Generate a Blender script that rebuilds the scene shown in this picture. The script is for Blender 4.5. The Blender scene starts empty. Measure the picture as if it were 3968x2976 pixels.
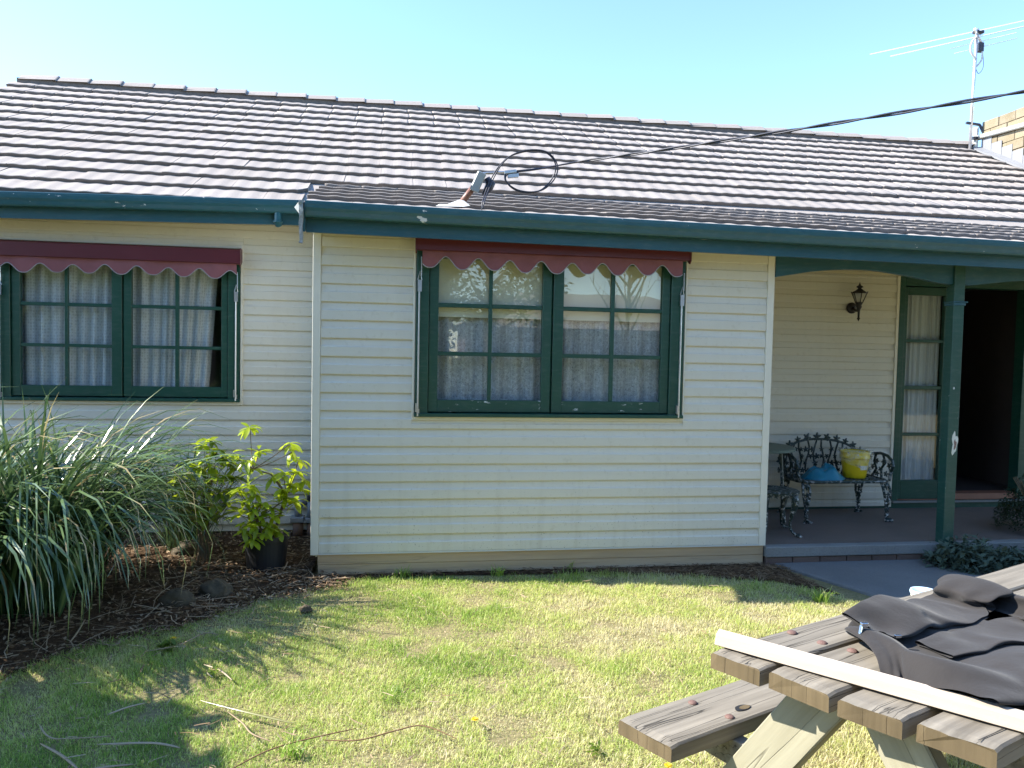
import bpy, math, random
import numpy as np
from mathutils import Vector, Matrix, noise as mnoise

random.seed(7)
rng = np.random.default_rng(11)
SC = bpy.context.scene
COL = SC.collection

# ------------------------------------------------------------------ camera, sky, sun, exposure
CAM = Vector((0.505, -5.459, 1.614))
YAW, PITCH, ROLL = math.radians(9.162), math.radians(-2.556), math.radians(1.183)
fw = Vector((math.sin(YAW) * math.cos(PITCH), math.cos(YAW) * math.cos(PITCH), math.sin(PITCH)))
rt = Vector((math.cos(YAW), -math.sin(YAW), 0))
up = rt.cross(fw)
cr, sr = math.cos(ROLL), math.sin(ROLL)
R_, U_ = rt * cr + up * sr, up * cr - rt * sr
cam_d = bpy.data.cameras.new('camera')
cam_d.sensor_width = 36.0
cam_d.lens = 36.0 * 2982.87 / 3968.0
cam_d.clip_start = 0.05
cam_d.clip_end = 600
cam = bpy.data.objects.new('camera', cam_d)
COL.objects.link(cam)
cam.matrix_world = Matrix(((R_.x, U_.x, -fw.x, CAM.x), (R_.y, U_.y, -fw.y, CAM.y), (R_.z, U_.z, -fw.z, CAM.z), (0, 0, 0, 1)))
SC.camera = cam

SUN_DIR = Vector((-3.08, 0.535, 2.54)).normalized()          # towards the sun: left, a little behind the front wall
SUN_EL = math.asin(SUN_DIR.z)
SUN_AZ = math.atan2(SUN_DIR.x, SUN_DIR.y)
world = bpy.data.worlds.new('World')
SC.world = world
world.use_nodes = True
wn = world.node_tree
wn.nodes.clear()
sky = wn.nodes.new('ShaderNodeTexSky')
sky.sky_type = 'NISHITA'
sky.sun_disc = False
sky.sun_elevation = SUN_EL
sky.sun_rotation = SUN_AZ
sky.air_density = 1.0
sky.dust_density = 0.0
sky.ozone_density = 4.5
bg = wn.nodes.new('ShaderNodeBackground')
bg.inputs['Strength'].default_value = 0.108
wo = wn.nodes.new('ShaderNodeOutputWorld')
wn.links.new(sky.outputs[0], bg.inputs[0])
wn.links.new(bg.outputs[0], wo.inputs[0])
sun_d = bpy.data.lights.new('sun', 'SUN')
sun_d.energy = 3.1
sun_d.angle = math.radians(0.53)
sun_d.color = (1.0, 0.94, 0.84)
sun = bpy.data.objects.new('sun', sun_d)
COL.objects.link(sun)
sun.rotation_euler = SUN_DIR.to_track_quat('Z', 'Y').to_euler()
sun.location = (-20, 5, 20)
SC.view_settings.view_transform = 'Standard'
SC.view_settings.look = 'None'
SC.view_settings.exposure = 2.08
SC.view_settings.gamma = 1.0
SC.view_settings.use_curve_mapping = False
SC.render.engine = 'CYCLES'
SC.cycles.max_bounces = 8
SC.cycles.transparent_max_bounces = 16
SC.cycles.caustics_reflective = False
SC.cycles.caustics_refractive = False
SC.cycles.use_denoising = True


# ------------------------------------------------------------------ materials
class NT:
    def __init__(self, name):
        self.m = bpy.data.materials.new(name)
        self.m.use_nodes = True
        self.t = self.m.node_tree
        self.t.nodes.clear()
        self.out = self.t.nodes.new('ShaderNodeOutputMaterial')

    def n(self, typ, **kw):
        nd = self.t.nodes.new(typ)
        for k, v in kw.items():
            if k in nd.inputs:
                s = nd.inputs[k]
                if hasattr(v, 'is_output') or isinstance(v, bpy.types.NodeSocket):
                    self.t.links.new(v, s)
                else:
                    s.default_value = v
            else:
                setattr(nd, k, v)
        return nd

    def l(self, a, b):
        self.t.links.new(a, b)

    def coord(self, kind='Object', scale=(1, 1, 1), rot=(0, 0, 0)):
        tc = self.n('ShaderNodeTexCoord')
        mp = self.n('ShaderNodeMapping')
        mp.inputs['Scale'].default_value = scale
        mp.inputs['Rotation'].default_value = rot
        self.l(tc.outputs[kind], mp.inputs['Vector'])
        return mp.outputs['Vector']

    def world(self, scale=(1, 1, 1)):
        g = self.n('ShaderNodeNewGeometry')
        mp = self.n('ShaderNodeMapping')
        mp.inputs['Scale'].default_value = scale
        self.l(g.outputs['Position'], mp.inputs['Vector'])
        return mp.outputs['Vector']

    def noise(self, vec, scale, detail=4, rough=0.55):
        nd = self.n('ShaderNodeTexNoise')
        nd.inputs['Scale'].default_value = scale
        nd.inputs['Detail'].default_value = detail
        nd.inputs['Roughness'].default_value = rough
        self.l(vec, nd.inputs['Vector'])
        return nd.outputs['Fac']

    def ramp(self, fac, stops, interp='LINEAR'):
        nd = self.n('ShaderNodeValToRGB')
        cr_ = nd.color_ramp
        cr_.interpolation = interp
        while len(cr_.elements) < len(stops):
            cr_.elements.new(0.5)
        for e, (p, c) in zip(cr_.elements, stops):
            e.position = p
            e.color = (c, c, c, 1) if isinstance(c, (int, float)) else (c[0], c[1], c[2], 1)
        self.l(fac, nd.inputs['Fac'])
        return nd.outputs['Color']

    def mix(self, fac, a, b, blend='MIX'):
        nd = self.n('ShaderNodeMix')
        nd.data_type = 'RGBA'
        nd.blend_type = blend
        for sock, v in ((nd.inputs[0], fac), (nd.inputs[6], a), (nd.inputs[7], b)):
            if isinstance(v, bpy.types.NodeSocket):
                self.l(v, sock)
            elif isinstance(v, (int, float)):
                sock.default_value = v
            else:
                sock.default_value = (v[0], v[1], v[2], 1)
        return nd.outputs[2]

    def math(self, op, a, b=0.0):
        nd = self.n('ShaderNodeMath', operation=op)
        for s, v in zip(nd.inputs, (a, b)):
            if isinstance(v, bpy.types.NodeSocket):
                self.l(v, s)
            else:
                s.default_value = v
        return nd.outputs[0]

    def bump(self, h, strength=0.3, dist=0.01, normal=None):
        nd = self.n('ShaderNodeBump')
        nd.inputs['Strength'].default_value = strength
        nd.inputs['Distance'].default_value = dist
        self.l(h, nd.inputs['Height'])
        if normal is not None:
            self.l(normal, nd.inputs['Normal'])
        return nd.outputs['Normal']

    def pbr(self, color, rough=0.6, normal=None, spec=0.5, metal=0.0):
        p = self.n('ShaderNodeBsdfPrincipled')
        for key, v in (('Base Color', color), ('Roughness', rough), ('Specular IOR Level', spec), ('Metallic', metal)):
            s = p.inputs[key]
            if isinstance(v, bpy.types.NodeSocket):
                self.l(v, s)
            elif key == 'Base Color':
                s.default_value = (v[0], v[1], v[2], 1)
            else:
                s.default_value = v
        if normal is not None:
            self.l(normal, p.inputs['Normal'])
        return p

    def done(self, shader):
        self.l(shader.outputs[0] if not isinstance(shader, bpy.types.NodeSocket) else shader, self.out.inputs['Surface'])
        return self.m


def m_simple(name, c, rough=0.6, spec=0.5, metal=0.0, var=0.15, scale=8.0, bump=0.0, bscale=60.0):
    t = NT(name)
    v = t.world()
    n1 = t.noise(v, scale, 5)
    col = t.mix(n1, [x * (1 - var) for x in c], [min(1, x * (1 + var)) for x in c])
    nm = t.bump(t.noise(v, bscale, 4), bump, 0.005) if bump else None
    return t.done(t.pbr(col, rough, nm, spec, metal))


def m_tile():
    t = NT('concrete_tile')
    v = t.world()
    inf = t.n('ShaderNodeObjectInfo')
    big = t.noise(v, 1.3, 4)
    fine = t.noise(v, 55, 6, 0.7)
    base = t.mix(t.math('ADD', t.math('MULTIPLY', inf.outputs['Random'], 0.62), t.math('MULTIPLY', big, 0.45)), (0.305, 0.272, 0.245), (0.40, 0.36, 0.325))
    spots = t.ramp(t.noise(v, 16, 5, 0.7), [(0.30, 0.45), (0.42, 1.0)])
    col = t.mix(0.3, base, spots, 'MULTIPLY')
    col = t.mix(t.ramp(fine, [(0.35, 0.0), (0.7, 0.35)]), col, (0.22, 0.19, 0.175))
    return t.done(t.pbr(col, 0.85, t.bump(fine, 0.25, 0.004), 0.25))


def m_siding():
    t = NT('cream_weatherboard')
    v = t.world()
    n1 = t.noise(t.world((1, 1, 9)), 1.1, 4)
    n2 = t.noise(v, 30, 4)
    col = t.mix(n1, (0.645, 0.612, 0.515), (0.69, 0.66, 0.57))
    col = t.mix(t.ramp(n2, [(0.25, 0.35), (0.42, 0.0)]), col, (0.50, 0.45, 0.34))
    g = t.n('ShaderNodeNewGeometry')
    sx = t.n('ShaderNodeSeparateXYZ')
    t.l(g.outputs['Position'], sx.inputs[0])
    streak = t.noise(t.world((14, 14, 0.8)), 1.0, 3)
    dirt = t.math('MULTIPLY', t.ramp(streak, [(0.5, 0.0), (0.75, 1.0)]), t.ramp(t.math('MULTIPLY', sx.outputs['Z'], 1.0), [(0.15, 0.35), (0.8, 0.08)]))
    col = t.mix(dirt, col, (0.42, 0.37, 0.27))
    spk = t.ramp(t.noise(v, 95, 1, 0.4), [(0.72, 0.0), (0.76, 0.75)])
    spkm = t.math('MULTIPLY', spk, t.ramp(sx.outputs['Z'], [(0.1, 1.0), (0.85, 0.0)]))
    col = t.mix(spkm, col, (0.10, 0.08, 0.06))
    return t.done(t.pbr(col, 0.34, t.bump(t.noise(t.world((4, 4, 60)), 6, 3), 0.05, 0.003), 0.5))


def m_green(name, c, rough=0.35, peel=None, pscale=(9, 9, 9)):
    """painted green; peel = (threshold low, high) of flaked spots showing pale undercoat"""
    t = NT(name)
    v = t.world()
    n1 = t.noise(v, 5, 5)
    col = t.mix(n1, [x * 0.82 for x in c], [x * 1.2 for x in c])
    dust = t.ramp(t.noise(t.world((3, 3, 12)), 4, 5), [(0.5, 0.0), (0.8, 0.14)])
    col = t.mix(dust, col, (0.25, 0.27, 0.24))
    rg = rough
    if peel:
        pn = t.noise(t.world(pscale), 1.0, 6, 0.62)
        pf = t.ramp(pn, [(peel[0], 0.0), (peel[1], 1.0)], 'LINEAR')
        col = t.mix(pf, col, (0.62, 0.64, 0.64))
        rg = t.mix(pf, (rough,) * 3, (0.8,) * 3)
    return t.done(t.pbr(col, rg, t.bump(t.noise(v, 40, 3), 0.06, 0.003), 0.5))


def m_wood(name, dark, light, axis=0, grain=1.0, rough=0.8, crack=0.5):
    """weathered timber, fibres along the object's local axis"""
    t = NT(name)
    sc = [22.0, 22.0, 22.0]
    sc[axis] = 1.2
    v = t.coord('Object', tuple(s * grain for s in sc))
    n1 = t.noise(v, 1.0, 7, 0.65)
    sc2 = [5.0, 5.0, 5.0]
    sc2[axis] = 1.0
    n2 = t.noise(t.coord('Object', tuple(sc2)), 1.0, 4)
    col = t.mix(t.ramp(n1, [(0.3, 0.0), (0.7, 1.0)]), dark, light)
    col = t.mix(t.ramp(n2, [(0.35, 0.0), (0.7, 0.45)]), col, [0.62 * x for x in light])
    sc3 = [16.0, 16.0, 16.0]
    sc3[axis] = 0.5
    n3 = t.noise(t.coord('Object', tuple(s * grain for s in sc3)), 1.0, 3, 0.5)
    cr1 = t.ramp(n3, [(0.492, 0.0), (0.5, 1.0), (0.508, 0.0)])
    col = t.mix(t.math('MULTIPLY', cr1, crack), col, [x * 0.18 for x in dark])
    inf = t.n('ShaderNodeObjectInfo')
    col = t.mix(t.math('MULTIPLY', inf.outputs['Random'], 0.25), col, [x * 0.7 for x in light])
    h = t.math('SUBTRACT', n1, t.math('MULTIPLY', cr1, crack * 1.5))
    return t.done(t.pbr(col, rough, t.bump(h, 0.5, 0.004), 0.25))


def m_leaf(name, c1, c2, rough=0.35, trans=0.5, spec=0.5, attr=None, tcol=None):
    t = NT(name)
    if attr:
        a = t.n('ShaderNodeAttribute', attribute_name=attr)
        fac = a.outputs['Fac']
    else:
        inf = t.n('ShaderNodeObjectInfo')
        fac = t.math('ADD', t.math('MULTIPLY', inf.outputs['Random'], 0.6), t.math('MULTIPLY', t.noise(t.world(), 9, 3), 0.4))
    col = t.mix(fac, c1, c2)
    p = t.pbr(col, rough, None, spec)
    tr = t.n('ShaderNodeBsdfTranslucent')
    if tcol:
        t.l(t.mix(0.6, col, tcol), tr.inputs['Color'])
    else:
        t.l(col, tr.inputs['Color'])
    mx = t.n('ShaderNodeMixShader')
    mx.inputs[0].default_value = trans
    t.l(p.outputs[0], mx.inputs[1])
    t.l(tr.outputs[0], mx.inputs[2])
    return t.done(mx)


def m_ramp_attr(name, stops, attr='tint', rough=0.6, trans=0.0, spec=0.3):
    t = NT(name)
    a = t.n('ShaderNodeAttribute', attribute_name=attr)
    col = t.ramp(a.outputs['Fac'], stops)
    p = t.pbr(col, rough, None, spec)
    if not trans:
        return t.done(p)
    tr = t.n('ShaderNodeBsdfTranslucent')
    t.l(col, tr.inputs['Color'])
    mx = t.n('ShaderNodeMixShader')
    mx.inputs[0].default_value = trans
    t.l(p.outputs[0], mx.inputs[1])
    t.l(tr.outputs[0], mx.inputs[2])
    return t.done(mx)


def m_glass(name='window_glass', ior=1.62):
    t = NT(name)
    g = t.n('ShaderNodeNewGeometry')
    dp = t.n('ShaderNodeVectorMath', operation='DOT_PRODUCT')
    t.l(g.outputs['Incoming'], dp.inputs[0])
    t.l(g.outputs['Normal'], dp.inputs[1])
    inv = t.math('SUBTRACT', 1.0, t.math('ABSOLUTE', dp.outputs['Value']))
    fac = t.math('ADD', 0.12, t.math('MULTIPLY', t.math('POWER', inv, 5.0), 0.9))
    nz = t.noise(t.world(), 1.7, 2)
    nm = t.bump(nz, 0.04, 0.02)
    gl = t.n('ShaderNodeBsdfGlossy')
    gl.inputs['Roughness'].default_value = 0.0
    t.l(nm, gl.inputs['Normal'])
    trn = t.n('ShaderNodeBsdfTransparent')
    trn.inputs['Color'].default_value = (0.90, 0.94, 0.93, 1)
    mx = t.n('ShaderNodeMixShader')
    t.l(fac, mx.inputs[0])
    t.l(trn.outputs[0], mx.inputs[1])
    t.l(gl.outputs[0], mx.inputs[2])
    return t.done(mx)


def m_lace(name, kind):
    t = NT(name)
    tc = t.n('ShaderNodeTexCoord')
    uv = tc.outputs['UV']

    def sc(v, s):
        mp = t.n('ShaderNodeMapping')
        mp.inputs['Scale'].default_value = s
        t.l(v, mp.inputs['Vector'])
        return mp.outputs['Vector']
    vo = t.n('ShaderNodeTexVoronoi', feature='F1')
    vo.inputs['Scale'].default_value = 1.0
    vo.inputs['Randomness'].default_value = 0.35 if kind == 'net' else 0.9
    t.l(sc(uv, (46, 46, 1) if kind == 'net' else (52, 40, 1)), vo.inputs['Vector'])
    holes = t.ramp(vo.outputs['Distance'], [(0.30, 0.78), (0.42, 0.98)] if kind == 'net' else [(0.28, 0.98), (0.36, 0.45), (0.5, 0.88)])
    sx = t.n('ShaderNodeSeparateXYZ')
    t.l(uv, sx.inputs[0])
    if kind == 'net':
        # a denser embroidered band and hem
        z = sx.outputs['Y']
        band = t.ramp(z, [(0.0, 0.9), (0.10, 0.75), (0.13, 0.0), (0.52, 0.0), (0.55, 0.8), (0.62, 0.8), (0.66, 0.0), (1.0, 0.0)])
        fl = t.ramp(t.noise(sc(uv, (26, 26, 1)), 1.0, 2), [(0.45, 0.0), (0.55, 1.0)])
        alpha = t.math('MAXIMUM', holes, t.math('MULTIPLY', band, fl))
    elif kind == 'floral':
        fl = t.ramp(t.noise(sc(uv, (20, 15, 1)), 1.0, 3), [(0.40, 0.0), (0.5, 0.95), (0.60, 0.2)])
        alpha = t.math('MAXIMUM', t.math('MULTIPLY', holes, 0.8), fl)
    else:
        alpha = t.math('ADD', 0.92, 0.0)
    # gathered cloth is denser where it folds over itself
    dens = t.ramp(t.noise(sc(uv, (15, 0.25, 1)), 1.0, 4, 0.6), [(0.40, 0.76), (0.52, 1.0), (0.60, 0.82), (0.68, 1.0)])
    alpha = t.math('MULTIPLY', alpha, dens)
    df = t.n('ShaderNodeBsdfDiffuse')
    df.inputs['Color'].default_value = (0.87, 0.88, 0.90, 1)
    tl = t.n('ShaderNodeBsdfTranslucent')
    tl.inputs['Color'].default_value = (0.8, 0.8, 0.8, 1)
    m1 = t.n('ShaderNodeMixShader')
    m1.inputs[0].default_value = 0.15
    t.l(df.outputs[0], m1.inputs[1])
    t.l(tl.outputs[0], m1.inputs[2])
    tr = t.n('ShaderNodeBsdfTransparent')
    m2 = t.n('ShaderNodeMixShader')
    t.l(alpha, m2.inputs[0])
    t.l(tr.outputs[0], m2.inputs[1])
    t.l(m1.outputs[0], m2.inputs[2])
    return t.done(m2)


def m_ground():
    t = NT('lawn_soil')
    v = t.world()
    n = t.noise(v, 3.0, 6, 0.6)
    n2 = t.noise(v, 60, 5, 0.7)
    col = t.mix(n, (0.26, 0.21, 0.11), (0.38, 0.31, 0.17))
    col = t.mix(t.ramp(n2, [(0.35, 0.0), (0.65, 0.8)]), col, (0.11, 0.12, 0.045))
    return t.done(t.pbr(col, 0.95, t.bump(n2, 0.6, 0.02), 0.1))


def m_mulch():
    t = NT('dark_mulch')
    v = t.world()
    n = t.noise(v, 14, 7, 0.7)
    n2 = t.noise(v, 90, 4, 0.7)
    col = t.ramp(n, [(0.25, (0.03, 0.019, 0.012)), (0.55, (0.10, 0.060, 0.034)), (0.8, (0.21, 0.13, 0.072))])
    col = t.mix(t.ramp(n2, [(0.5, 0.0), (0.7, 0.6)]), col, (0.2, 0.13, 0.07))
    return t.done(t.pbr(col, 0.95, t.bump(n2, 0.8, 0.02), 0.1))


def m_concrete(name, c, speck=0.35, rough=0.9):
    t = NT(name)
    v = t.world()
    n = t.noise(v, 2.5, 6, 0.6)
    n2 = t.noise(v, 130, 4, 0.75)
    col = t.mix(n, [x * 0.75 for x in c], [x * 1.2 for x in c])
    col = t.mix(t.ramp(n2, [(0.38, speck), (0.5, 0.0)]), col, [x * 0.35 for x in c])
    st = t.ramp(t.noise(v, 1.1, 5, 0.7), [(0.45, 0.0), (0.75, 0.5)])
    col = t.mix(st, col, [x * 0.55 for x in c])
    return t.done(t.pbr(col, rough, t.bump(n2, 0.4, 0.006), 0.25))


def m_iron():
    t = NT('worn_cast_iron')
    v = t.world()
    n = t.noise(v, 42, 5, 0.65)
    pf = t.ramp(n, [(0.53, 0.0), (0.60, 1.0)])
    sx = t.n('ShaderNodeSeparateXYZ')
    g = t.n('ShaderNodeNewGeometry')
    t.l(g.outputs['Position'], sx.inputs[0])
    low = t.ramp(sx.outputs['Z'], [(0.2, 1.0), (0.5, 0.5), (0.62, 0.18), (0.9, 0.08)])
    fac = t.math('MULTIPLY', pf, low)
    col = t.mix(t.noise(v, 9, 3), (0.008, 0.020, 0.018), (0.016, 0.04, 0.035))
    col = t.mix(fac, col, (0.66, 0.66, 0.64))
    return t.done(t.pbr(col, 0.4, t.bump(n, 0.3, 0.004), 0.5))


def m_fabric(name, c, scale=700, rough=0.85):
    t = NT(name)
    v = t.coord('Object')
    w = t.noise(v, scale, 2)
    n = t.noise(v, 9, 4)
    col = t.mix(n, [x * 0.8 for x in c], [x * 1.25 for x in c])
    p = t.pbr(col, rough, t.bump(t.noise(v, 34, 5, 0.65), 0.35, 0.006, t.bump(w, 0.15, 0.002)), 0.12)
    if 'Sheen Weight' in p.inputs:
        p.inputs['Sheen Weight'].default_value = 0.12
        p.inputs['Sheen Roughness'].default_value = 0.5
    return t.done(p)


def m_block():
    t = NT('sandstone_block')
    v = t.world()
    inf = t.n('ShaderNodeObjectInfo')
    n = t.noise(v, 7, 6, 0.65)
    col = t.mix(inf.outputs['Random'], (0.20, 0.165, 0.105), (0.28, 0.235, 0.155))
    col = t.mix(t.ramp(n, [(0.4, 0.0), (0.75, 0.6)]), col, (0.33, 0.28, 0.22))
    return t.done(t.pbr(col, 0.9, t.bump(t.noise(v, 60, 5), 0.5, 0.01), 0.2))


M = dict(
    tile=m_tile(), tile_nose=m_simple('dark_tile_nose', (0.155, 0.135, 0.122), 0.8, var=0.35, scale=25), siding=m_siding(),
    trim=m_simple('cream_trim', (0.73, 0.69, 0.58), 0.4, var=0.05),
    white_trim=m_simple('white_flashing', (0.62, 0.62, 0.58), 0.45, var=0.06),
    soffit=m_simple('cream_soffit', (0.56, 0.50, 0.36), 0.6, var=0.06),
    gutter=m_green('green_gutter_paint', (0.024, 0.104, 0.135), 0.32, peel=(0.672, 0.685), pscale=(9, 9, 14)),
    fascia=m_green('green_fascia_paint', (0.020, 0.088, 0.118), 0.4),
    green=m_green('green_joinery_paint', (0.012, 0.066, 0.046), 0.38),
    green_flake=m_green('flaking_green_paint', (0.012, 0.066, 0.046), 0.42, peel=(0.63, 0.65), pscale=(11, 11, 40)),
    post=m_green('green_post_paint', (0.014, 0.070, 0.055), 0.4, peel=(0.69, 0.71), pscale=(12, 12, 9)),
    burg=m_simple('burgundy_metal', (0.105, 0.017, 0.025), 0.35, var=0.2, scale=3),
    canvas=m_fabric('burgundy_canvas', (0.235, 0.095, 0.108), 500),
    piping=m_simple('grey_piping', (0.36, 0.33, 0.36), 0.7),
    steel=m_simple('galvanised_steel', (0.55, 0.56, 0.58), 0.35, metal=0.8, var=0.2, scale=30),
    chrome=m_simple('bright_metal', (0.75, 0.75, 0.75), 0.2, metal=1.0),
    glass=m_glass(), lace_net=m_lace('net_lace', 'net'), lace_floral=m_lace('floral_lace', 'floral'), sheer=m_lace('sheer_pleats', 'sheer'),
    blind=m_simple('cream_blind', (0.76, 0.72, 0.56), 0.8, var=0.05),
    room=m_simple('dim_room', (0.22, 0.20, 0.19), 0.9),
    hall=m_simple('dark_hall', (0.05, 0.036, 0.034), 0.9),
    pine=m_wood('treated_pine', (0.44, 0.30, 0.17), (0.62, 0.47, 0.30), 0, 0.6, 0.75, 0.25),
    timber=m_wood('weathered_timber', (0.105, 0.092, 0.073), (0.305, 0.272, 0.22), 0, 1.0, 0.85, 0.9),
    timber_end=m_wood('weathered_end_grain', (0.075, 0.056, 0.030), (0.17, 0.128, 0.072), 2, 0.8, 0.9, 0.5),
    leg_wood=m_wood('pale_leg_timber', (0.19, 0.175, 0.115), (0.40, 0.375, 0.275), 2, 0.55, 0.8, 0.55),
    batten=m_wood('fresh_batten', (0.49, 0.40, 0.31), (0.61, 0.52, 0.43), 0, 0.6, 0.7, 0.12),
    rust=m_simple('rusty_bolt', (0.15, 0.085, 0.068), 0.75, var=0.4, scale=90, bump=0.4, bscale=200),
    soil=m_ground(), mulch=m_mulch(),
    slab=m_concrete('grey_concrete', (0.20, 0.195, 0.185)),
    step=m_concrete('pale_concrete', (0.24, 0.242, 0.23)),
    porch=m_concrete('brown_porch_paint', (0.175, 0.14, 0.12), 0.15, 0.6),
    paver=m_concrete('dark_brick', (0.16, 0.11, 0.09)),
    iron=m_iron(),
    black=m_simple('black_iron', (0.014, 0.011, 0.013), 0.45, bump=0.2),
    pot=m_simple('black_plastic', (0.016, 0.017, 0.020), 0.5, var=0.3),
    rock=m_simple('mossy_rock', (0.085, 0.066, 0.040), 0.95, var=0.75, scale=17, bump=1.0, bscale=38),
    cable=m_simple('black_cable', (0.028, 0.03, 0.045), 0.4),
    copper=m_simple('brown_pipe', (0.26, 0.115, 0.075), 0.45, var=0.25),
    boxgrey=m_simple('grey_plastic', (0.30, 0.32, 0.31), 0.5),
    lead=m_simple('lead_flashing', (0.24, 0.245, 0.26), 0.5, var=0.12),
    alu=m_simple('aluminium', (0.72, 0.73, 0.76), 0.3, metal=0.7),
    mortar=m_simple('rough_mortar', (0.30, 0.31, 0.30), 0.95, var=0.6, scale=50, bump=1.0, bscale=90),
    block=m_block(), joint=m_simple('block_mortar', (0.13, 0.11, 0.08), 0.95),
    yellow=m_simple('yellow_plastic', (0.72, 0.56, 0.015), 0.4, var=0.08),
    label=m_simple('paper_label', (0.72, 0.72, 0.62), 0.6, var=0.1),
    ink=m_simple('black_ink', (0.02, 0.02, 0.02), 0.6),
    blue=m_simple('blue_plastic', (0.004, 0.17, 0.27), 0.35, var=0.2, scale=20),
    lidblue=m_simple('pale_blue_plastic', (0.50, 0.66, 0.85), 0.4, var=0.04),
    jacket=m_fabric('charcoal_softshell', (0.034, 0.031, 0.030)),
    lining=m_fabric('dark_lining', (0.018, 0.018, 0.017)),
    pvc=m_simple('grey_pvc', (0.26, 0.27, 0.28), 0.5), terracotta=m_simple('clay_pipe', (0.24, 0.15, 0.115), 0.8),
    stem=m_simple('brown_stem', (0.16, 0.12, 0.07), 0.8),
    flax=m_ramp_attr('flax_leaf', [(0.0, (0.035, 0.075, 0.028)), (0.6, (0.125, 0.20, 0.075)), (0.86, (0.23, 0.30, 0.09)), (0.93, (0.42, 0.34, 0.16)), (1.0, (0.50, 0.42, 0.25))], rough=0.24, trans=0.22, spec=0.75),
    grass=m_ramp_attr('grass_blade', [(0.0, (0.15, 0.28, 0.040)), (0.32, (0.32, 0.48, 0.075)), (0.6, (0.60, 0.67, 0.19)), (0.8, (0.73, 0.71, 0.33)), (1.0, (0.77, 0.70, 0.47))], rough=0.45, trans=0.5, spec=0.4),
    straw=m_ramp_attr('dry_straw', [(0.0, (0.05, 0.03, 0.016)), (0.5, (0.20, 0.12, 0.06)), (1.0, (0.46, 0.36, 0.24))], rough=0.8),
    rhodo=m_leaf('yellow_green_leaf', (0.24, 0.36, 0.02), (0.44, 0.52, 0.035), 0.32, 0.5, 0.5, tcol=(0.58, 0.68, 0.03)),
    rhodo_dark=m_leaf('mid_green_leaf', (0.075, 0.14, 0.018), (0.18, 0.26, 0.025), 0.35, 0.45, 0.5),
    lamb=m_leaf('grey_green_leaf', (0.075, 0.11, 0.075), (0.14, 0.18, 0.13), 0.8, 0.2, 0.2),
    bush=m_leaf('dark_bush_leaf', (0.025, 0.045, 0.022), (0.055, 0.085, 0.04), 0.5, 0.25, 0.4),
    tree=m_leaf('tree_leaf', (0.035, 0.06, 0.015), (0.09, 0.12, 0.03), 0.45, 0.35, 0.4, attr='tint'),
    blossom=m_leaf('pink_blossom', (0.28, 0.14, 0.16), (0.42, 0.26, 0.27), 0.7, 0.35, 0.2, attr='tint'),
    petal=m_simple('yellow_petal', (0.75, 0.50, 0.01), 0.6),
    bark=m_simple('grey_bark', (0.13, 0.10, 0.08), 0.9, var=0.4, bump=0.6),
)
# clear crumpled plastic bag
_t = NT('clear_plastic')
_g = _t.pbr((0.75, 0.76, 0.74), 0.25, None, 0.6)
_tr = _t.n('ShaderNodeBsdfTransparent')
_mx = _t.n('ShaderNodeMixShader')
_t.l(_t.ramp(_t.noise(_t.world(), 26, 4), [(0.35, 0.06), (0.7, 0.38)]), _mx.inputs[0])
_t.l(_tr.outputs[0], _mx.inputs[1])
_t.l(_g.outputs[0], _mx.inputs[2])
M['clear'] = _t.done(_mx)
_t = NT('lantern_glass')
_g = _t.pbr((0.60, 0.58, 0.50), 0.15, None, 0.6)
_tr = _t.n('ShaderNodeBsdfTransparent')
_mx = _t.n('ShaderNodeMixShader')
_mx.inputs[0].default_value = 0.5
_t.l(_tr.outputs[0], _mx.inputs[1])
_t.l(_g.outputs[0], _mx.inputs[2])
M['lampglass'] = _t.done(_mx)


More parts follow.
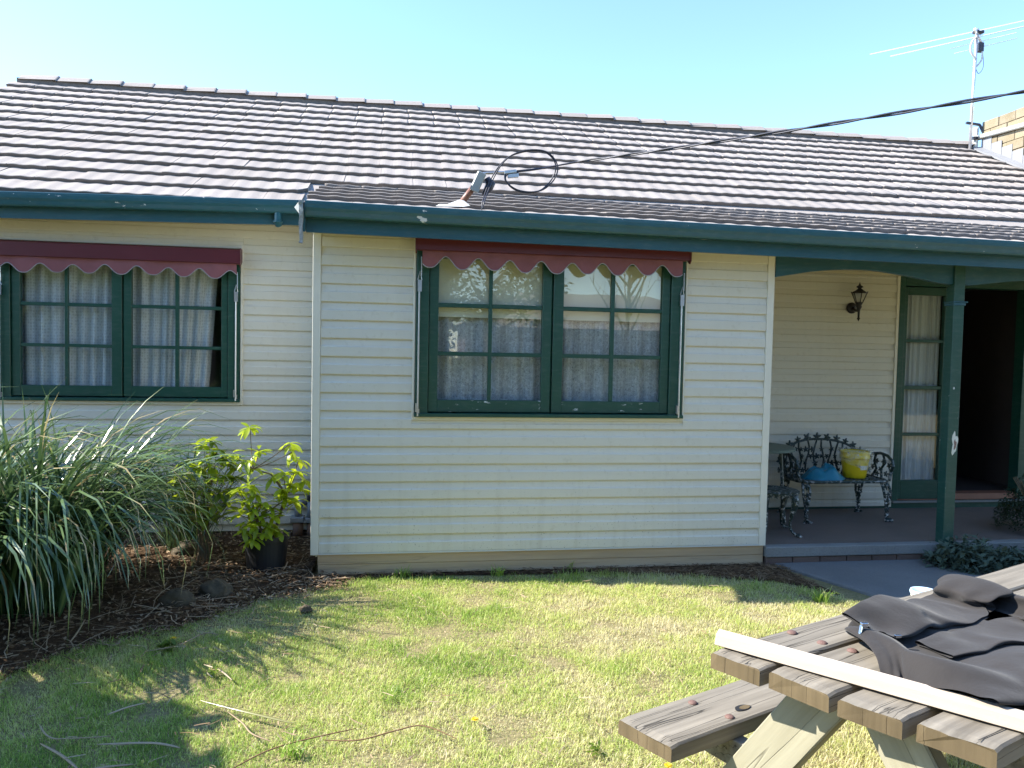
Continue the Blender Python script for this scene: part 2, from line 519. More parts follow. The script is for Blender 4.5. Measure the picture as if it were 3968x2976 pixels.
# ------------------------------------------------------------------ mesh helpers
class MB:
    def __init__(self):
        self.v, self.f, self.mi, self.uv = [], [], [], {}
        self.cur = 0

    def add(self, vs, fs):
        o = len(self.v)
        self.v += [tuple(p) for p in vs]
        for f in fs:
            self.f.append(tuple(i + o for i in f))
            self.mi.append(self.cur)
        return self

    def box(self, a, b):
        (x0, y0, z0), (x1, y1, z1) = a, b
        x0, x1 = min(x0, x1), max(x0, x1)
        y0, y1 = min(y0, y1), max(y0, y1)
        z0, z1 = min(z0, z1), max(z0, z1)
        return self.add([(x0, y0, z0), (x1, y0, z0), (x1, y1, z0), (x0, y1, z0), (x0, y0, z1), (x1, y0, z1), (x1, y1, z1), (x0, y1, z1)],
                        [(0, 3, 2, 1), (4, 5, 6, 7), (0, 1, 5, 4), (1, 2, 6, 5), (2, 3, 7, 6), (3, 0, 4, 7)])

    def hexa(self, p):
        """8 corners: bottom loop then top loop"""
        return self.add(p, [(0, 3, 2, 1), (4, 5, 6, 7), (0, 1, 5, 4), (1, 2, 6, 5), (2, 3, 7, 6), (3, 0, 4, 7)])

    def beam(self, a, b, w, h, upv=(0, 0, 1)):
        """bar from a to b, w across, h along upv-ish"""
        a, b = Vector(a), Vector(b)
        d = (b - a).normalized()
        u_ = Vector(upv)
        s = d.cross(u_).normalized()
        u_ = s.cross(d).normalized()
        s, u_ = s * w / 2, u_ * h / 2
        return self.hexa([a - s - u_, b - s - u_, b + s - u_, a + s - u_, a - s + u_, b - s + u_, b + s + u_, a + s + u_])

    def tube(self, pts, r, n=8, cap=True):
        pts = [Vector(p) for p in pts]
        rs = r if isinstance(r, (list, tuple)) else [r] * len(pts)
        o = len(self.v)
        prev = None
        for i, p in enumerate(pts):
            d = (pts[min(i + 1, len(pts) - 1)] - pts[max(i - 1, 0)]).normalized()
            if prev is None:
                s = d.orthogonal().normalized()
            else:
                s = (prev - d * prev.dot(d))
                s = s.normalized() if s.length > 1e-6 else d.orthogonal().normalized()
            prev = s
            t_ = d.cross(s)
            for k in range(n):
                a = 2 * math.pi * k / n
                self.v.append(tuple(p + (s * math.cos(a) + t_ * math.sin(a)) * rs[i]))
        for i in range(len(pts) - 1):
            for k in range(n):
                self.f.append((o + i * n + k, o + i * n + (k + 1) % n, o + (i + 1) * n + (k + 1) % n, o + (i + 1) * n + k))
                self.mi.append(self.cur)
        if cap:
            self.f.append(tuple(o + k for k in range(n))[::-1])
            self.f.append(tuple(o + (len(pts) - 1) * n + k for k in range(n)))
            self.mi += [self.cur, self.cur]
        return self

    def lathe(self, c, prof, n=24, axis='z'):
        o = len(self.v)
        for (r, z) in prof:
            for k in range(n):
                a = 2 * math.pi * k / n
                if axis == 'z':
                    self.v.append((c[0] + r * math.cos(a), c[1] + r * math.sin(a), c[2] + z))
                else:
                    self.v.append((c[0] + r * math.cos(a), c[1] + z, c[2] + r * math.sin(a)))
        for i in range(len(prof) - 1):
            for k in range(n):
                q = (o + i * n + k, o + i * n + (k + 1) % n, o + (i + 1) * n + (k + 1) % n, o + (i + 1) * n + k)
                self.f.append(q if axis == 'z' else q[::-1])
                self.mi.append(self.cur)
        return self

    def prism(self, outline, off):
        """flat outline (3D points) extruded by vector off"""
        n = len(outline)
        off = Vector(off)
        vs = [Vector(p) for p in outline] + [Vector(p) + off for p in outline]
        fs = [tuple(range(n))[::-1], tuple(range(n, 2 * n))]
        for i in range(n):
            j = (i + 1) % n
            fs.append((i, j, n + j, n + i))
        return self.add(vs, fs)

    def mesh(self, name, mats, smooth=False, off=None):
        me = bpy.data.meshes.new(name)
        vs = self.v if off is None else [(x - off[0], y - off[1], z - off[2]) for x, y, z in self.v]
        me.from_pydata(vs, [], self.f)
        for m in (mats if isinstance(mats, (list, tuple)) else [mats]):
            me.materials.append(m)
        me.polygons.foreach_set('material_index', self.mi)
        if smooth:
            me.polygons.foreach_set('use_smooth', [True] * len(self.f))
        me.update()
        return me


def wloc(o):
    p = Vector((0, 0, 0))
    while o is not None:
        p += o.location
        o = o.parent
    return p


def link(o, parent=None):
    COL.objects.link(o)
    if parent is not None:
        o.parent = parent
    return o


def obj(name, mb, mats, parent=None, smooth=False, label=None, bevel=0.0, kind=None, origin=None):
    off = wloc(parent) if parent is not None else Vector((0, 0, 0))
    loc = Vector((0, 0, 0))
    if origin is not None:
        loc = Vector(origin) - off
        off = Vector(origin)
    o = bpy.data.objects.new(name, mb.mesh(name, mats, smooth, off))
    o.location = loc
    link(o, parent)
    if label:
        o['label'] = label
    if kind:
        o['kind'] = kind
    if bevel:
        b = o.modifiers.new('bevel', 'BEVEL')
        b.width = bevel
        b.segments = 1
        b.limit_method = 'ANGLE'
    return o


def thing(name, label, cat, loc=(0, 0, 0), group=None):
    o = bpy.data.objects.new(name, None)
    o.location = loc
    o.empty_display_size = 0.1
    COL.objects.link(o)
    return tag(o, label, cat, group)


def tag(o, label, cat, group=None, kind=None):
    o['label'] = label
    o['category'] = cat
    if group:
        o['group'] = group
    if kind:
        o['kind'] = kind
    return o


def np_mesh(name, verts, faces_flat, sizes, mat, tint=None, smooth=False):
    me = bpy.data.meshes.new(name)
    me.vertices.add(len(verts))
    me.vertices.foreach_set('co', np.ascontiguousarray(verts, np.float32).ravel())
    starts = np.concatenate(([0], np.cumsum(sizes)[:-1])).astype(np.int32)
    me.loops.add(len(faces_flat))
    me.loops.foreach_set('vertex_index', np.asarray(faces_flat, np.int32))
    me.polygons.add(len(sizes))
    me.polygons.foreach_set('loop_start', starts)
    if smooth:
        me.polygons.foreach_set('use_smooth', np.ones(len(sizes), bool))
    me.update(calc_edges=True)
    me.materials.append(mat)
    if tint is not None:
        a = me.attributes.new('tint', 'FLOAT', 'POINT')
        a.data.foreach_set('value', np.asarray(tint, np.float32))
    return me


def vnoise(x, y, s, seed=0.0):
    return np.array([mnoise.noise((a * s + seed, b * s - seed, seed)) for a, b in zip(x, y)])


# ------------------------------------------------------------------ ground
def sheet(name, poly, z, mat, kind='structure', thick=0.0):
    mb = MB()
    n = len(poly)
    if thick:
        mb.prism([(x, y, z - thick) for x, y in poly], (0, 0, thick))
    else:
        mb.add([(x, y, z) for x, y in poly], [tuple(range(n))])
    o = obj(name, mb, mat)
    o['kind'] = kind
    return o


sheet('ground', [(-150, -150), (150, -150), (150, 150), (-150, 150)], -0.004, M['soil'])
BED = [(-6, -2.6), (-2.6, -2.25), (-1.75, -1.72), (-1.27, -1.50), (-1.09, -1.19), (-0.70, -0.97), (-0.33, -0.545), (0.17, -0.19), (0.45, -0.06), (0.8, -0.02), (1.0, 1.3), (-6, 1.3)]


def bed_edge(x):
    xs = [p[0] for p in BED[:10]]
    ys = [p[1] for p in BED[:10]]
    return np.interp(x, xs, ys)


# garden bed: a softly bumpy sheet
def grid_sheet(name, x0, x1, y0, y1, nx, ny, hf, keep, mat):
    xs, ys = np.linspace(x0, x1, nx), np.linspace(y0, y1, ny)
    mb = MB()
    idx = {}
    for j in range(ny):
        for i in range(nx):
            idx[i, j] = len(mb.v)
            mb.v.append((xs[i], ys[j], hf(xs[i], ys[j])))
    for j in range(ny - 1):
        for i in range(nx - 1):
            if keep((xs[i] + xs[i + 1]) / 2, (ys[j] + ys[j + 1]) / 2):
                mb.f.append((idx[i, j], idx[i + 1, j], idx[i + 1, j + 1], idx[i, j + 1]))
                mb.mi.append(0)
    o = obj(name, mb, mat, smooth=True)
    o['kind'] = 'structure'
    return o


def bed_h(x, y):
    e = float(bed_edge(x))
    t_ = max(0.0, min(1.0, (y - e + 0.05) / 0.35))
    return 0.002 + 0.035 * t_ * t_ + t_ * 0.018 * (mnoise.noise((x * 5, y * 5, 3)) + 0.6 * mnoise.noise((x * 14, y * 14, 1)))


grid_sheet('garden_bed', -6, 0.3, -2.65, 1.25, 126, 80, bed_h, lambda x, y: y > bed_edge(x) + 0.03 * mnoise.noise((x * 6, y * 6, 0)) and not (x > 0.02 and y > -0.03), M['mulch'])
sheet('dirt_strip', [(0.15, -0.10), (1.0, -0.05), (1.9, -0.10), (2.6, -0.24), (3.25, -0.42), (3.55, -0.75), (3.46, -0.12), (3.37, 0.03), (0.02, 0.03)], 0.004, M['mulch'])

# path slab, porch floor and step
sl = MB().hexa([(3.44, 0.0, -0.03), (4.05, -1.55, -0.03), (5.75, -1.55, -0.03), (4.80, 0.0, -0.03), (3.44, 0.0, 0.022), (4.05, -1.55, 0.018), (5.75, -1.55, 0.018), (4.80, 0.0, 0.022)])
o = obj('path', sl, M['slab'], bevel=0.008)
o['kind'] = 'structure'
pf = MB().box((3.37, 0.055, 0.0), (9.2, 1.30, 0.150))
o = obj('porch_floor', pf, M['porch'])
o['kind'] = 'structure'
st = MB().box((3.37, -0.035, 0.068), (9.2, 0.055, 0.147))
o = obj('porch_step', st, M['step'], bevel=0.006)
o['kind'] = 'structure'
x = 3.38
while x < 5.3:
    L = random.uniform(0.215, 0.235)
    obj('brick', MB().box((x, -0.02 + random.uniform(-0.006, 0.004), 0.0), (x + L - 0.008, 0.05, 0.066)), M['paver'], o, bevel=0.004)
    x += L

# ------------------------------------------------------------------ the house
house = thing('house', 'single storey cream weatherboard house with a grey tiled roof and green window frames', 'house', (0, 0, 0))
XR, YL, YP = 3.365, 1.206, 1.304
B = 0.125


def board(x0, x1, z0, z1, y, parent, jit=True):
    """one weatherboard: a lapped board with a slanted upper face and a flat lower face, facing -y"""
    h = z1 - z0
    t_ = 0.0175
    y = y + (random.uniform(-0.0008, 0.0008) if jit else 0)
    fr = min(1, h / B)
    prof = [(-t_ + 0.001, z0), (-t_ - 0.001, z0 + 0.004), (-t_ * 0.97, z0 + 0.53 * h), (-t_ * 0.60, z0 + 0.60 * h), (-0.002 - 0.010 * (1 - fr), z1 + 0.004), (0.004, z1 + 0.004), (0.004, z0 + 0.002), (-0.006, z0)]
    n = len(prof)
    mb = MB()
    vs = [(x0, y + a, b) for a, b in prof] + [(x1, y + a, b) for a, b in prof]
    fs = [tuple(range(n)), tuple(range(n, 2 * n))[::-1]]
    for i in range(n):
        j = (i + 1) % n
        fs.append((i, i + n, j + n, j))
    mb.add(vs, fs)
    return obj('weatherboard', mb, M['siding'], parent)


def boards(y, x0, x1, zs, ztop, parent, holes=(), zbot=None):
    z = zs
    while z < ztop - 0.01:
        a, b = max(z, zbot if zbot is not None else z), min(z + B, ztop)
        if b - a > 0.02:
            segs = [(x0, x1)]
            for (hx0, hx1, hz0, hz1) in holes:
                if a >= hz1 - 0.004 or b <= hz0 + 0.004:
                    continue
                if a < hz0 - 0.02:             # board notched under the opening: keep the strip below it
                    board(hx0, hx1, a, hz0, y, parent)
                if b > hz1 + 0.02:
                    board(hx0, hx1, hz1, b, y, parent)
                new = []
                for s0, s1 in segs:
                    if hx0 > s0 and hx1 < s1:
                        new += [(s0, hx0), (hx1, s1)]
                    elif hx0 <= s0 < hx1:
                        new += [(hx1, s1)]
                    elif hx0 < s1 <= hx1:
                        new += [(s0, hx0)]
                    else:
                        new += [(s0, s1)]
                segs = new
            for s0, s1 in segs:
                if s1 - s0 > 0.01:
                    board(s0, s1, a, b, y, parent)
        z += B


def wall_backing(parent_name, y, x0, x1, z0, z1, hole, thick=0.09):
    mb = MB()
    if hole:
        hx0, hx1, hz0, hz1 = hole
        mb.box((x0, y + 0.005, z0), (hx0, y + thick, z1)).box((hx1, y + 0.005, z0), (x1, y + thick, z1))
        if hz0 > z0:
            mb.box((hx0, y + 0.005, z0), (hx1, y + thick, hz0))
        if hz1 < z1:
            mb.box((hx0, y + 0.005, hz1), (hx1, y + thick, z1))
    else:
        mb.box((x0, y + 0.005, z0), (x1, y + thick, z1))
    return obj(parent_name, mb, M['trim'], house)


# bay wall (projecting room)
BW = (0.671, 2.678, 1.106, 2.40)          # outer edge of cream window trim
w = wall_backing('wall', 0.0, 0.02, XR - 0.02, 0.14, 2.44, (0.70, 2.66, 1.14, 2.37))
boards(0.0, 0.044, XR - 0.052, 0.1685, 2.44, w, [BW])
obj('corner_trim', MB().box((-0.012, -0.022, 0.158), (0.042, 0.03, 2.42)), M['trim'], w, bevel=0.002)
obj('corner_trim', MB().box((XR - 0.05, -0.022, 0.158), (XR + 0.004, 0.03, 2.42)), M['trim'], w, bevel=0.002)
obj('starter_strip', MB().box((0.043, -0.020, 0.158), (XR - 0.051, 0.004, 0.1675)), M['white_trim'], w)
# return walls of the bay
w2 = obj('wall', MB().box((0.0, 0.035, 0.14), (0.09, YL, 2.44)).box((XR - 0.09, 0.035, 0.14), (XR, YP, 2.44)), M['siding'], house)
for k in range(18):
    z = 0.1685 + B * k
    for xx, s in ((0.0, -1), (XR, 1)):
        pr = [(xx, z), (xx + s * 0.015, z), (xx + s * 0.012, z + 0.07), (xx + s * 0.002, z + B), (xx, z + B)]
        mb = MB().prism([(a, 0.035, b) for a, b in pr], (0, (YL if s < 0 else YP) - 0.04, 0))
        obj('weatherboard', mb, M['siding'], w2)
# timber base board under the bay
obj('base_board', MB().box((0.038, -0.004, 0.012), (XR - 0.004, 0.04, 0.085)), M['pine'], house, bevel=0.002)
obj('base_board', MB().box((0.036, -0.007, 0.0865), (XR - 0.006, 0.04, 0.156)), M['pine'], house, bevel=0.002)
obj('footing', MB().box((0.06, 0.045, -0.02), (XR - 0.02, 0.1, 0.15)), M['paver'], house)

# left wall, set back
LW = (-2.555, -0.685, 1.108, 2.417)
w = wall_backing('wall', YL, -3.6, 0.0, 0.05, 2.60, (-2.53, -0.71, 1.14, 2.39))
boards(YL, -3.6, -0.002, 0.109, 2.60, w, [LW])
obj('end_wall', MB().box((-3.64, YL - 0.02, 0.0), (-3.6, 6.6, 2.7)), M['siding'], house)
# porch wall
w = wall_backing('wall', YP, XR, 9.2, 0.13, 2.46, (5.36, 6.78, 0.20, 2.36))
boards(YP, XR + 0.001, 5.318, 0.116, 2.40, w, [], zbot=0.172)
boards(YP, 6.86, 9.2, 0.116, 2.40, w, [], zbot=0.172)
obj('edge_trim', MB().box((5.319, YP - 0.026, 0.165), (5.345, YP + 0.01, 2.40)), M['trim'], w)
obj('edge_trim', MB().box((6.833, YP - 0.026, 0.165), (6.859, YP + 0.01, 2.40)), M['trim'], w)
obj('skirting', MB().box((XR, YP - 0.004, 0.148), (9.2, YP + 0.02, 0.171)), M['green'], w)
obj('porch_ceiling', MB().box((XR, -0.02, 2.425), (9.2, YP, 2.445)), M['soffit'], house)
obj('cornice', MB().box((XR, YP - 0.045, 2.395), (9.2, YP - 0.017, 2.424)), M['soffit'], house)

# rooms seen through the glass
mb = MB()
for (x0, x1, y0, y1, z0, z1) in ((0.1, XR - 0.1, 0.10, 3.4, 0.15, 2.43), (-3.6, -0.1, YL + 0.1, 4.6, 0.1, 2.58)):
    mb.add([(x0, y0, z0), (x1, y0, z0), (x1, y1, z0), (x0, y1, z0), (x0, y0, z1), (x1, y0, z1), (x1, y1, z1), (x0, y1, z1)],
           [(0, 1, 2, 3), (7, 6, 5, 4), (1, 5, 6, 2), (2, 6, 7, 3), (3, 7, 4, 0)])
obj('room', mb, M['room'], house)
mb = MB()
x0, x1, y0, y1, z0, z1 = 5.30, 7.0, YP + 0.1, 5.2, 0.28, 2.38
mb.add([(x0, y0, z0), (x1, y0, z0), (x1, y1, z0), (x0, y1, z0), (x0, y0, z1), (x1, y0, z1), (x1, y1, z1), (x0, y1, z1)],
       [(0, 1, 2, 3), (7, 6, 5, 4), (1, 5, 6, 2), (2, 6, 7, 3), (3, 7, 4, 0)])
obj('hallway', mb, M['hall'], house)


def curtain(name, x0, x1, z0, z1, y, mat, parent, folds=9, amp=0.022, gather=0.0, label=None):
    nx, nz = folds * 8, 10
    mb = MB()
    uv = []
    ph = random.uniform(0, 6)
    for j in range(nz + 1):
        tz = j / nz
        for i in range(nx + 1):
            tx = i / nx
            a = amp * (0.7 + 0.3 * math.sin(i * 0.37 + ph))
            xx = x0 + (x1 - x0) * (tx - gather * tx * (1 - tz) * 0.12)
            yy = y + a * math.sin(2 * math.pi * folds * tx + 1.2 * math.sin(5 * tx + ph) + 0.4 * tz) * (1.15 - 0.3 * tz)
            mb.v.append((xx, yy, z0 + (z1 - z0) * tz))
            uv.append((tx * (x1 - x0) * 1.35, tz * 1.0))
    for j in range(nz):
        for i in range(nx):
            k = j * (nx + 1) + i
            mb.f.append((k, k + 1, k + nx + 2, k + nx + 1))
            mb.mi.append(0)
    o = obj(name, mb, mat, parent, smooth=True, label=label)
    l_ = o.data.uv_layers.new(name='UVMap')
    for lp in o.data.loops:
        l_.data[lp.index].uv = uv[lp.vertex_index]
    return o


def window(y, fr, sashes, rows, trim_box, frame_mat, rail_mat):
    """fr = (x0,x1,z0,z1) green frame; sashes = list of (x0,x1,z0,z1,[pane columns])"""
    x0, x1, z0, z1 = fr
    yf = y - 0.030
    sx0 = min(s[0] for s in sashes)
    sx1 = max(s[1] for s in sashes)
    sz0, sz1 = sashes[0][2], sashes[0][3]
    mb = MB()
    mb.box((x0, yf, z0), (sx0 - 0.004, y + 0.07, z1)).box((sx1 + 0.004, yf, z0), (x1, y + 0.07, z1))
    mb.box((sx0 - 0.004, yf, sz1 + 0.004), (sx1 + 0.004, y + 0.07, z1))
    xm0, xm1 = sashes[0][1] + 0.004, sashes[1][0] - 0.004
    if xm1 - xm0 > 0.003:
        mb.box((xm0, y + 0.0, sz0), (xm1, y + 0.06, sz1))
    # stepped inner stop of the jambs
    win = obj('window', mb, frame_mat, house, bevel=0.003)
    obj('window_sill', MB().hexa([(x0 - 0.004, yf - 0.022, z0 - 0.004), (x1 + 0.004, yf - 0.022, z0 - 0.004), (x1 + 0.004, y + 0.06, z0 - 0.004), (x0 - 0.004, y + 0.06, z0 - 0.004),
                                  (x0 - 0.004, yf - 0.022, z0 + 0.020), (x1 + 0.004, yf - 0.022, z0 + 0.020), (x1 + 0.004, y + 0.06, sz0 - 0.003), (x0 - 0.004, y + 0.06, sz0 - 0.003)]), frame_mat, win, bevel=0.002)
    tx0, tx1, tz0, tz1 = trim_box
    t_ = MB()
    e = 0.003
    t_.box((tx0, y - 0.026, tz0), (x0 - 0.0045, y + 0.01, tz1)).box((x1 + 0.0045, y - 0.026, tz0), (tx1, y + 0.01, tz1))
    t_.box((x0 - 0.004, y - 0.0255, tz0), (x1 + 0.004, y + 0.01, z0 - 0.0045)).box((x0 - 0.004, y - 0.0255, z1 + 0.001), (x1 + 0.004, y + 0.01, tz1))
    obj('window_trim', t_, M['trim'], win, bevel=0.002)
    for (a, b, c, d, cols) in sashes:
        ya, yb = y - 0.012, y + 0.03
        mb = MB()
        mb.cur = 0
        mb.box((a, ya, c), (cols[0][0], yb, d)).box((cols[-1][1], ya, c), (b, yb, d))
        mb.box((cols[0][0], ya, rows[-1][1]), (cols[-1][1], yb, d))
        mb.cur = 1
        mb.box((cols[0][0], ya, c), (cols[-1][1], yb, rows[0][0]))
        mb.cur = 0
        for i in range(len(cols) - 1):
            mb.box((cols[i][1], ya + 0.007, rows[0][0]), (cols[i + 1][0], yb - 0.008, rows[-1][1]))
        for j in range(len(rows) - 1):
            for cc in cols:
                mb.box((cc[0], ya + 0.0055, rows[j][1]), (cc[1], yb - 0.0065, rows[j + 1][0]))
        obj('sash', mb, [frame_mat, rail_mat], win, bevel=0.0025)
        for cc in cols:
            for rr in rows:
                obj('pane', MB().add([(cc[0] - 0.004, y + 0.014, rr[0] - 0.004), (cc[1] + 0.004, y + 0.014, rr[0] - 0.004), (cc[1] + 0.004, y + 0.0143, rr[1] + 0.004), (cc[0] - 0.004, y + 0.0143, rr[1] + 0.004)], [(0, 1, 2, 3)]), M['glass'], win)
    return win


rows = [(1.249, 1.562), (1.591, 1.903), (1.933, 2.245)]
wb = window(0.0, (0.692, 2.662, 1.134, 2.372), [(0.785, 1.661, 1.164, 2.33, [(0.850, 1.206), (1.233, 1.595)]), (1.675, 2.553, 1.164, 2.33, [(1.750, 2.105), (2.134, 2.494)])], rows, BW, M['green'], M['green_flake'])
curtain('lace_curtain', 0.80, 2.52, 1.20, 1.90, 0.085, M['lace_floral'], wb, 13, 0.020)
obj('blind', MB().box((0.79, 0.048, 1.850), (2.55, 0.053, 2.36)).box((0.79, 0.045, 1.838), (2.55, 0.057, 1.8495)), M['blind'], wb)
rows = [(1.254, 1.561), (1.588, 1.888), (1.916, 2.222)]
wl = window(YL, (-2.533, -0.708, 1.138, 2.395), [(-2.440, -1.622, 1.170, 2.33, [(-2.378, -2.054), (-2.028, -1.701)]), (-1.608, -0.805, 1.170, 2.33, [(-1.551, -1.218), (-1.189, -0.856)])], rows, LW, M['green'], M['green'])
curtain('lace_curtain', -2.42, -1.62, 1.2, 2.34, YL + 0.085, M['lace_net'], wl, 8, 0.028, 0.4)
curtain('lace_curtain', -1.66, -0.90, 1.2, 2.34, YL + 0.10, M['lace_net'], wl, 8, 0.028, 0.9)

# french doors: fixed leaf with four panes, the other leaf open inwards
yd = YP
mb = MB()
mb.box((5.347, yd - 0.03, 0.225), (5.405, yd + 0.09, 2.395)).box((5.405, yd - 0.03, 2.305), (6.72, yd + 0.09, 2.395)).box((6.72, yd - 0.03, 0.225), (6.832, yd + 0.09, 2.395))
door = obj('french_door', mb, M['green'], house, bevel=0.003)
rws = [(0.42, 0.855), (0.885, 1.308), (1.343, 1.765), (1.795, 2.222)]
mb = MB()
mb.box((5.410, yd - 0.005, 0.235), (5.452, yd + 0.04, 2.30)).box((5.852, yd - 0.005, 0.235), (5.945, yd + 0.04, 2.30))
mb.box((5.452, yd - 0.005, 0.235), (5.852, yd + 0.04, 0.42)).box((5.452, yd - 0.005, 2.222), (5.852, yd + 0.04, 2.30))
for a, b in zip(rws[:-1], rws[1:]):
    mb.box((5.452, yd + 0.002, a[1]), (5.852, yd + 0.034, b[0]))
obj('door_leaf', mb, M['green'], door, bevel=0.003)
for r0, r1 in rws:
    obj('pane', MB().add([(5.45, yd + 0.017, r0), (5.855, yd + 0.017, r0), (5.855, yd + 0.0172, r1), (5.45, yd + 0.0172, r1)], [(0, 1, 2, 3)]), M['glass'], door)
curtain('door_curtain', 5.43, 5.87, 0.34, 2.28, yd + 0.085, M['sheer'], door, 9, 0.012)
obj('door_leaf', MB().box((5.99, yd + 0.02, 0.28), (6.03, yd + 0.06, 2.30)), M['green'], door, bevel=0.003)
obj('threshold', MB().box((5.406, yd - 0.028, 0.229), (6.719, yd + 0.10, 0.235)).box((5.95, yd - 0.045, 0.236), (6.719, yd + 0.10, 0.292)), M['copper'], door)
obj('door_sill', MB().box((5.35, yd - 0.05, 0.205), (6.83, yd + 0.02, 0.2245)), M['step'], door)
obj('plinth', MB().box((5.35, yd - 0.02, 0.148), (6.83, yd + 0.01, 0.2045)), M['green'], door)

# fascias, gutters, soffits
SL = -0.0081
zb = lambda x: 2.537 + SL * x
zm = lambda x: 2.706 + 0.0205 * (x + 2.345)


def swept(prof, x0, x1, zf, n=12):
    """profile (y, dz) swept along x, heights following zf"""
    mb = MB()
    k = len(prof)
    for i in range(n + 1):
        xx = x0 + (x1 - x0) * i / n
        for (yy, dz) in prof:
            mb.v.append((xx, yy, zf(xx) + dz))
    for i in range(n):
        for j in range(k):
            a, b = i * k + j, i * k + (j + 1) % k
            mb.f.append((a, b, b + k, a + k))
            mb.mi.append(0)
    mb.f.append(tuple(range(k))[::-1])
    mb.f.append(tuple(n * k + j for j in range(k)))
    mb.mi += [0, 0]
    return mb


def gutter_prof(yf, yb):
    """ogee gutter: thick-walled open trough"""
    outer = [(yb, -0.005), (yb, -0.098), (yf + 0.030, -0.098), (yf + 0.022, -0.088), (yf + 0.014, -0.062), (yf + 0.003, -0.042), (yf, -0.020), (yf, 0.0), (yf + 0.008, 0.003)]
    inner = [(yf + 0.008, -0.004), (yf + 0.004, -0.020), (yf + 0.008, -0.042), (yf + 0.018, -0.062), (yf + 0.028, -0.084), (yf + 0.036, -0.092), (yb - 0.004, -0.092), (yb - 0.004, -0.005)]
    return outer + inner


obj('gutter', swept(gutter_prof(-0.36, -0.262), -0.030, 9.2, zb, 30), M['gutter'], house)
obj('gutter_end', swept([(-0.36, 0.0), (-0.36, -0.06), (-0.335, -0.098), (-0.262, -0.098), (-0.262, 0.0)], -0.034, -0.031, zb, 1), M['gutter'], house)
obj('fascia', swept([(-0.26, -0.02), (-0.26, -0.186), (-0.238, -0.186), (-0.238, -0.02)], -0.034, 9.2, zb, 10), M['fascia'], house)
obj('soffit', swept([(-0.236, -0.160), (-0.236, -0.168), (0.02, -0.150), (0.02, -0.142)], -0.03, 9.2, zb, 4), M['soffit'], house)
obj('gutter', swept(gutter_prof(0.82, 0.918), -3.84, -0.075, zm, 10), M['gutter'], house)
obj('fascia', swept([(0.92, -0.02), (0.92, -0.180), (0.942, -0.180), (0.942, -0.02)], -3.84, -0.01, zm, 4), M['fascia'], house)
obj('soffit', swept([(0.943, -0.150), (0.943, -0.160), (YL + 0.05, -0.150), (YL + 0.05, -0.140)], -3.84, 0.0, zm, 3), M['soffit'], house)
dp = MB().tube([(-0.368, 0.872, zm(-0.3) - 0.095), (-0.368, 0.872, zm(-0.3) - 0.16), (-0.368, 0.905, zm(-0.3) - 0.185)], 0.028, 12)
dp.lathe((-0.368, 0.872, zm(-0.3) - 0.172), [(0.0, 0), (0.038, 0), (0.038, 0.012), (0.0, 0.012)], 14)
obj('downpipe', dp, M['gutter'], house)
# verge of the porch roof: bargeboard crusted with old mortar
vg = MB()
for (y0, y1) in ((-0.30, 0.5), (0.5, 1.44)):
    za = lambda y: 2.545 + (y + 0.31) * 0.27
    vg.hexa([(-0.070, y0, za(y0) - 0.20), (-0.036, y0, za(y0) - 0.20), (-0.036, y1, za(y1) - 0.20), (-0.070, y1, za(y1) - 0.20),
             (-0.070, y0, za(y0) - 0.03), (-0.036, y0, za(y0) - 0.03), (-0.036, y1, za(y1) - 0.03), (-0.070, y1, za(y1) - 0.03)])
bb = obj('bargeboard', vg, M['gutter'], house)
mb = MB()
prof = [(0.0, 0.0), (0.0, -0.235), (0.045, -0.235), (0.045, 0.0)]
random.seed(3)
prev = None
ringz = [2.545, 2.53, 2.505, 2.475, 2.44, 2.40, 2.36, 2.32, 2.29, 2.272]
for i, z in enumerate(ringz):
    wv = 0.030 - 0.0012 * i + random.uniform(-0.004, 0.004)
    xc = -0.060 + random.uniform(-0.003, 0.003)
    mb.v += [(xc - wv / 2, -0.322 + random.uniform(-0.006, 0.004), z), (xc + wv / 2, -0.322 + random.uniform(-0.006, 0.004), z), (xc + wv / 2, -0.296, z), (xc - wv / 2, -0.296, z)]
    if i:
        for k in range(4):
            a, b = (i - 1) * 4 + k, (i - 1) * 4 + (k + 1) % 4
            mb.f.append((b, a, a + 4, b + 4))
            mb.mi.append(0)
mb.f += [(3, 2, 1, 0), tuple(len(mb.v) - 4 + k for k in range(4))]
mb.mi += [0, 0]
obj('mortar_crust', mb, M['mortar'], bb)
mb = MB()
mb.add([(-0.105, -0.30, 2.50), (-0.065, -0.325, 2.548), (-0.052, -0.30, 2.54), (-0.070, -0.315, 2.455), (-0.085, -0.24, 2.53), (-0.06, -0.2, 2.5)], [(0, 3, 1), (0, 1, 4), (1, 2, 4), (1, 3, 2), (0, 4, 5), (0, 5, 3), (2, 3, 5), (2, 5, 4)])
obj('mortar_lump', mb, M['white_trim'], bb)


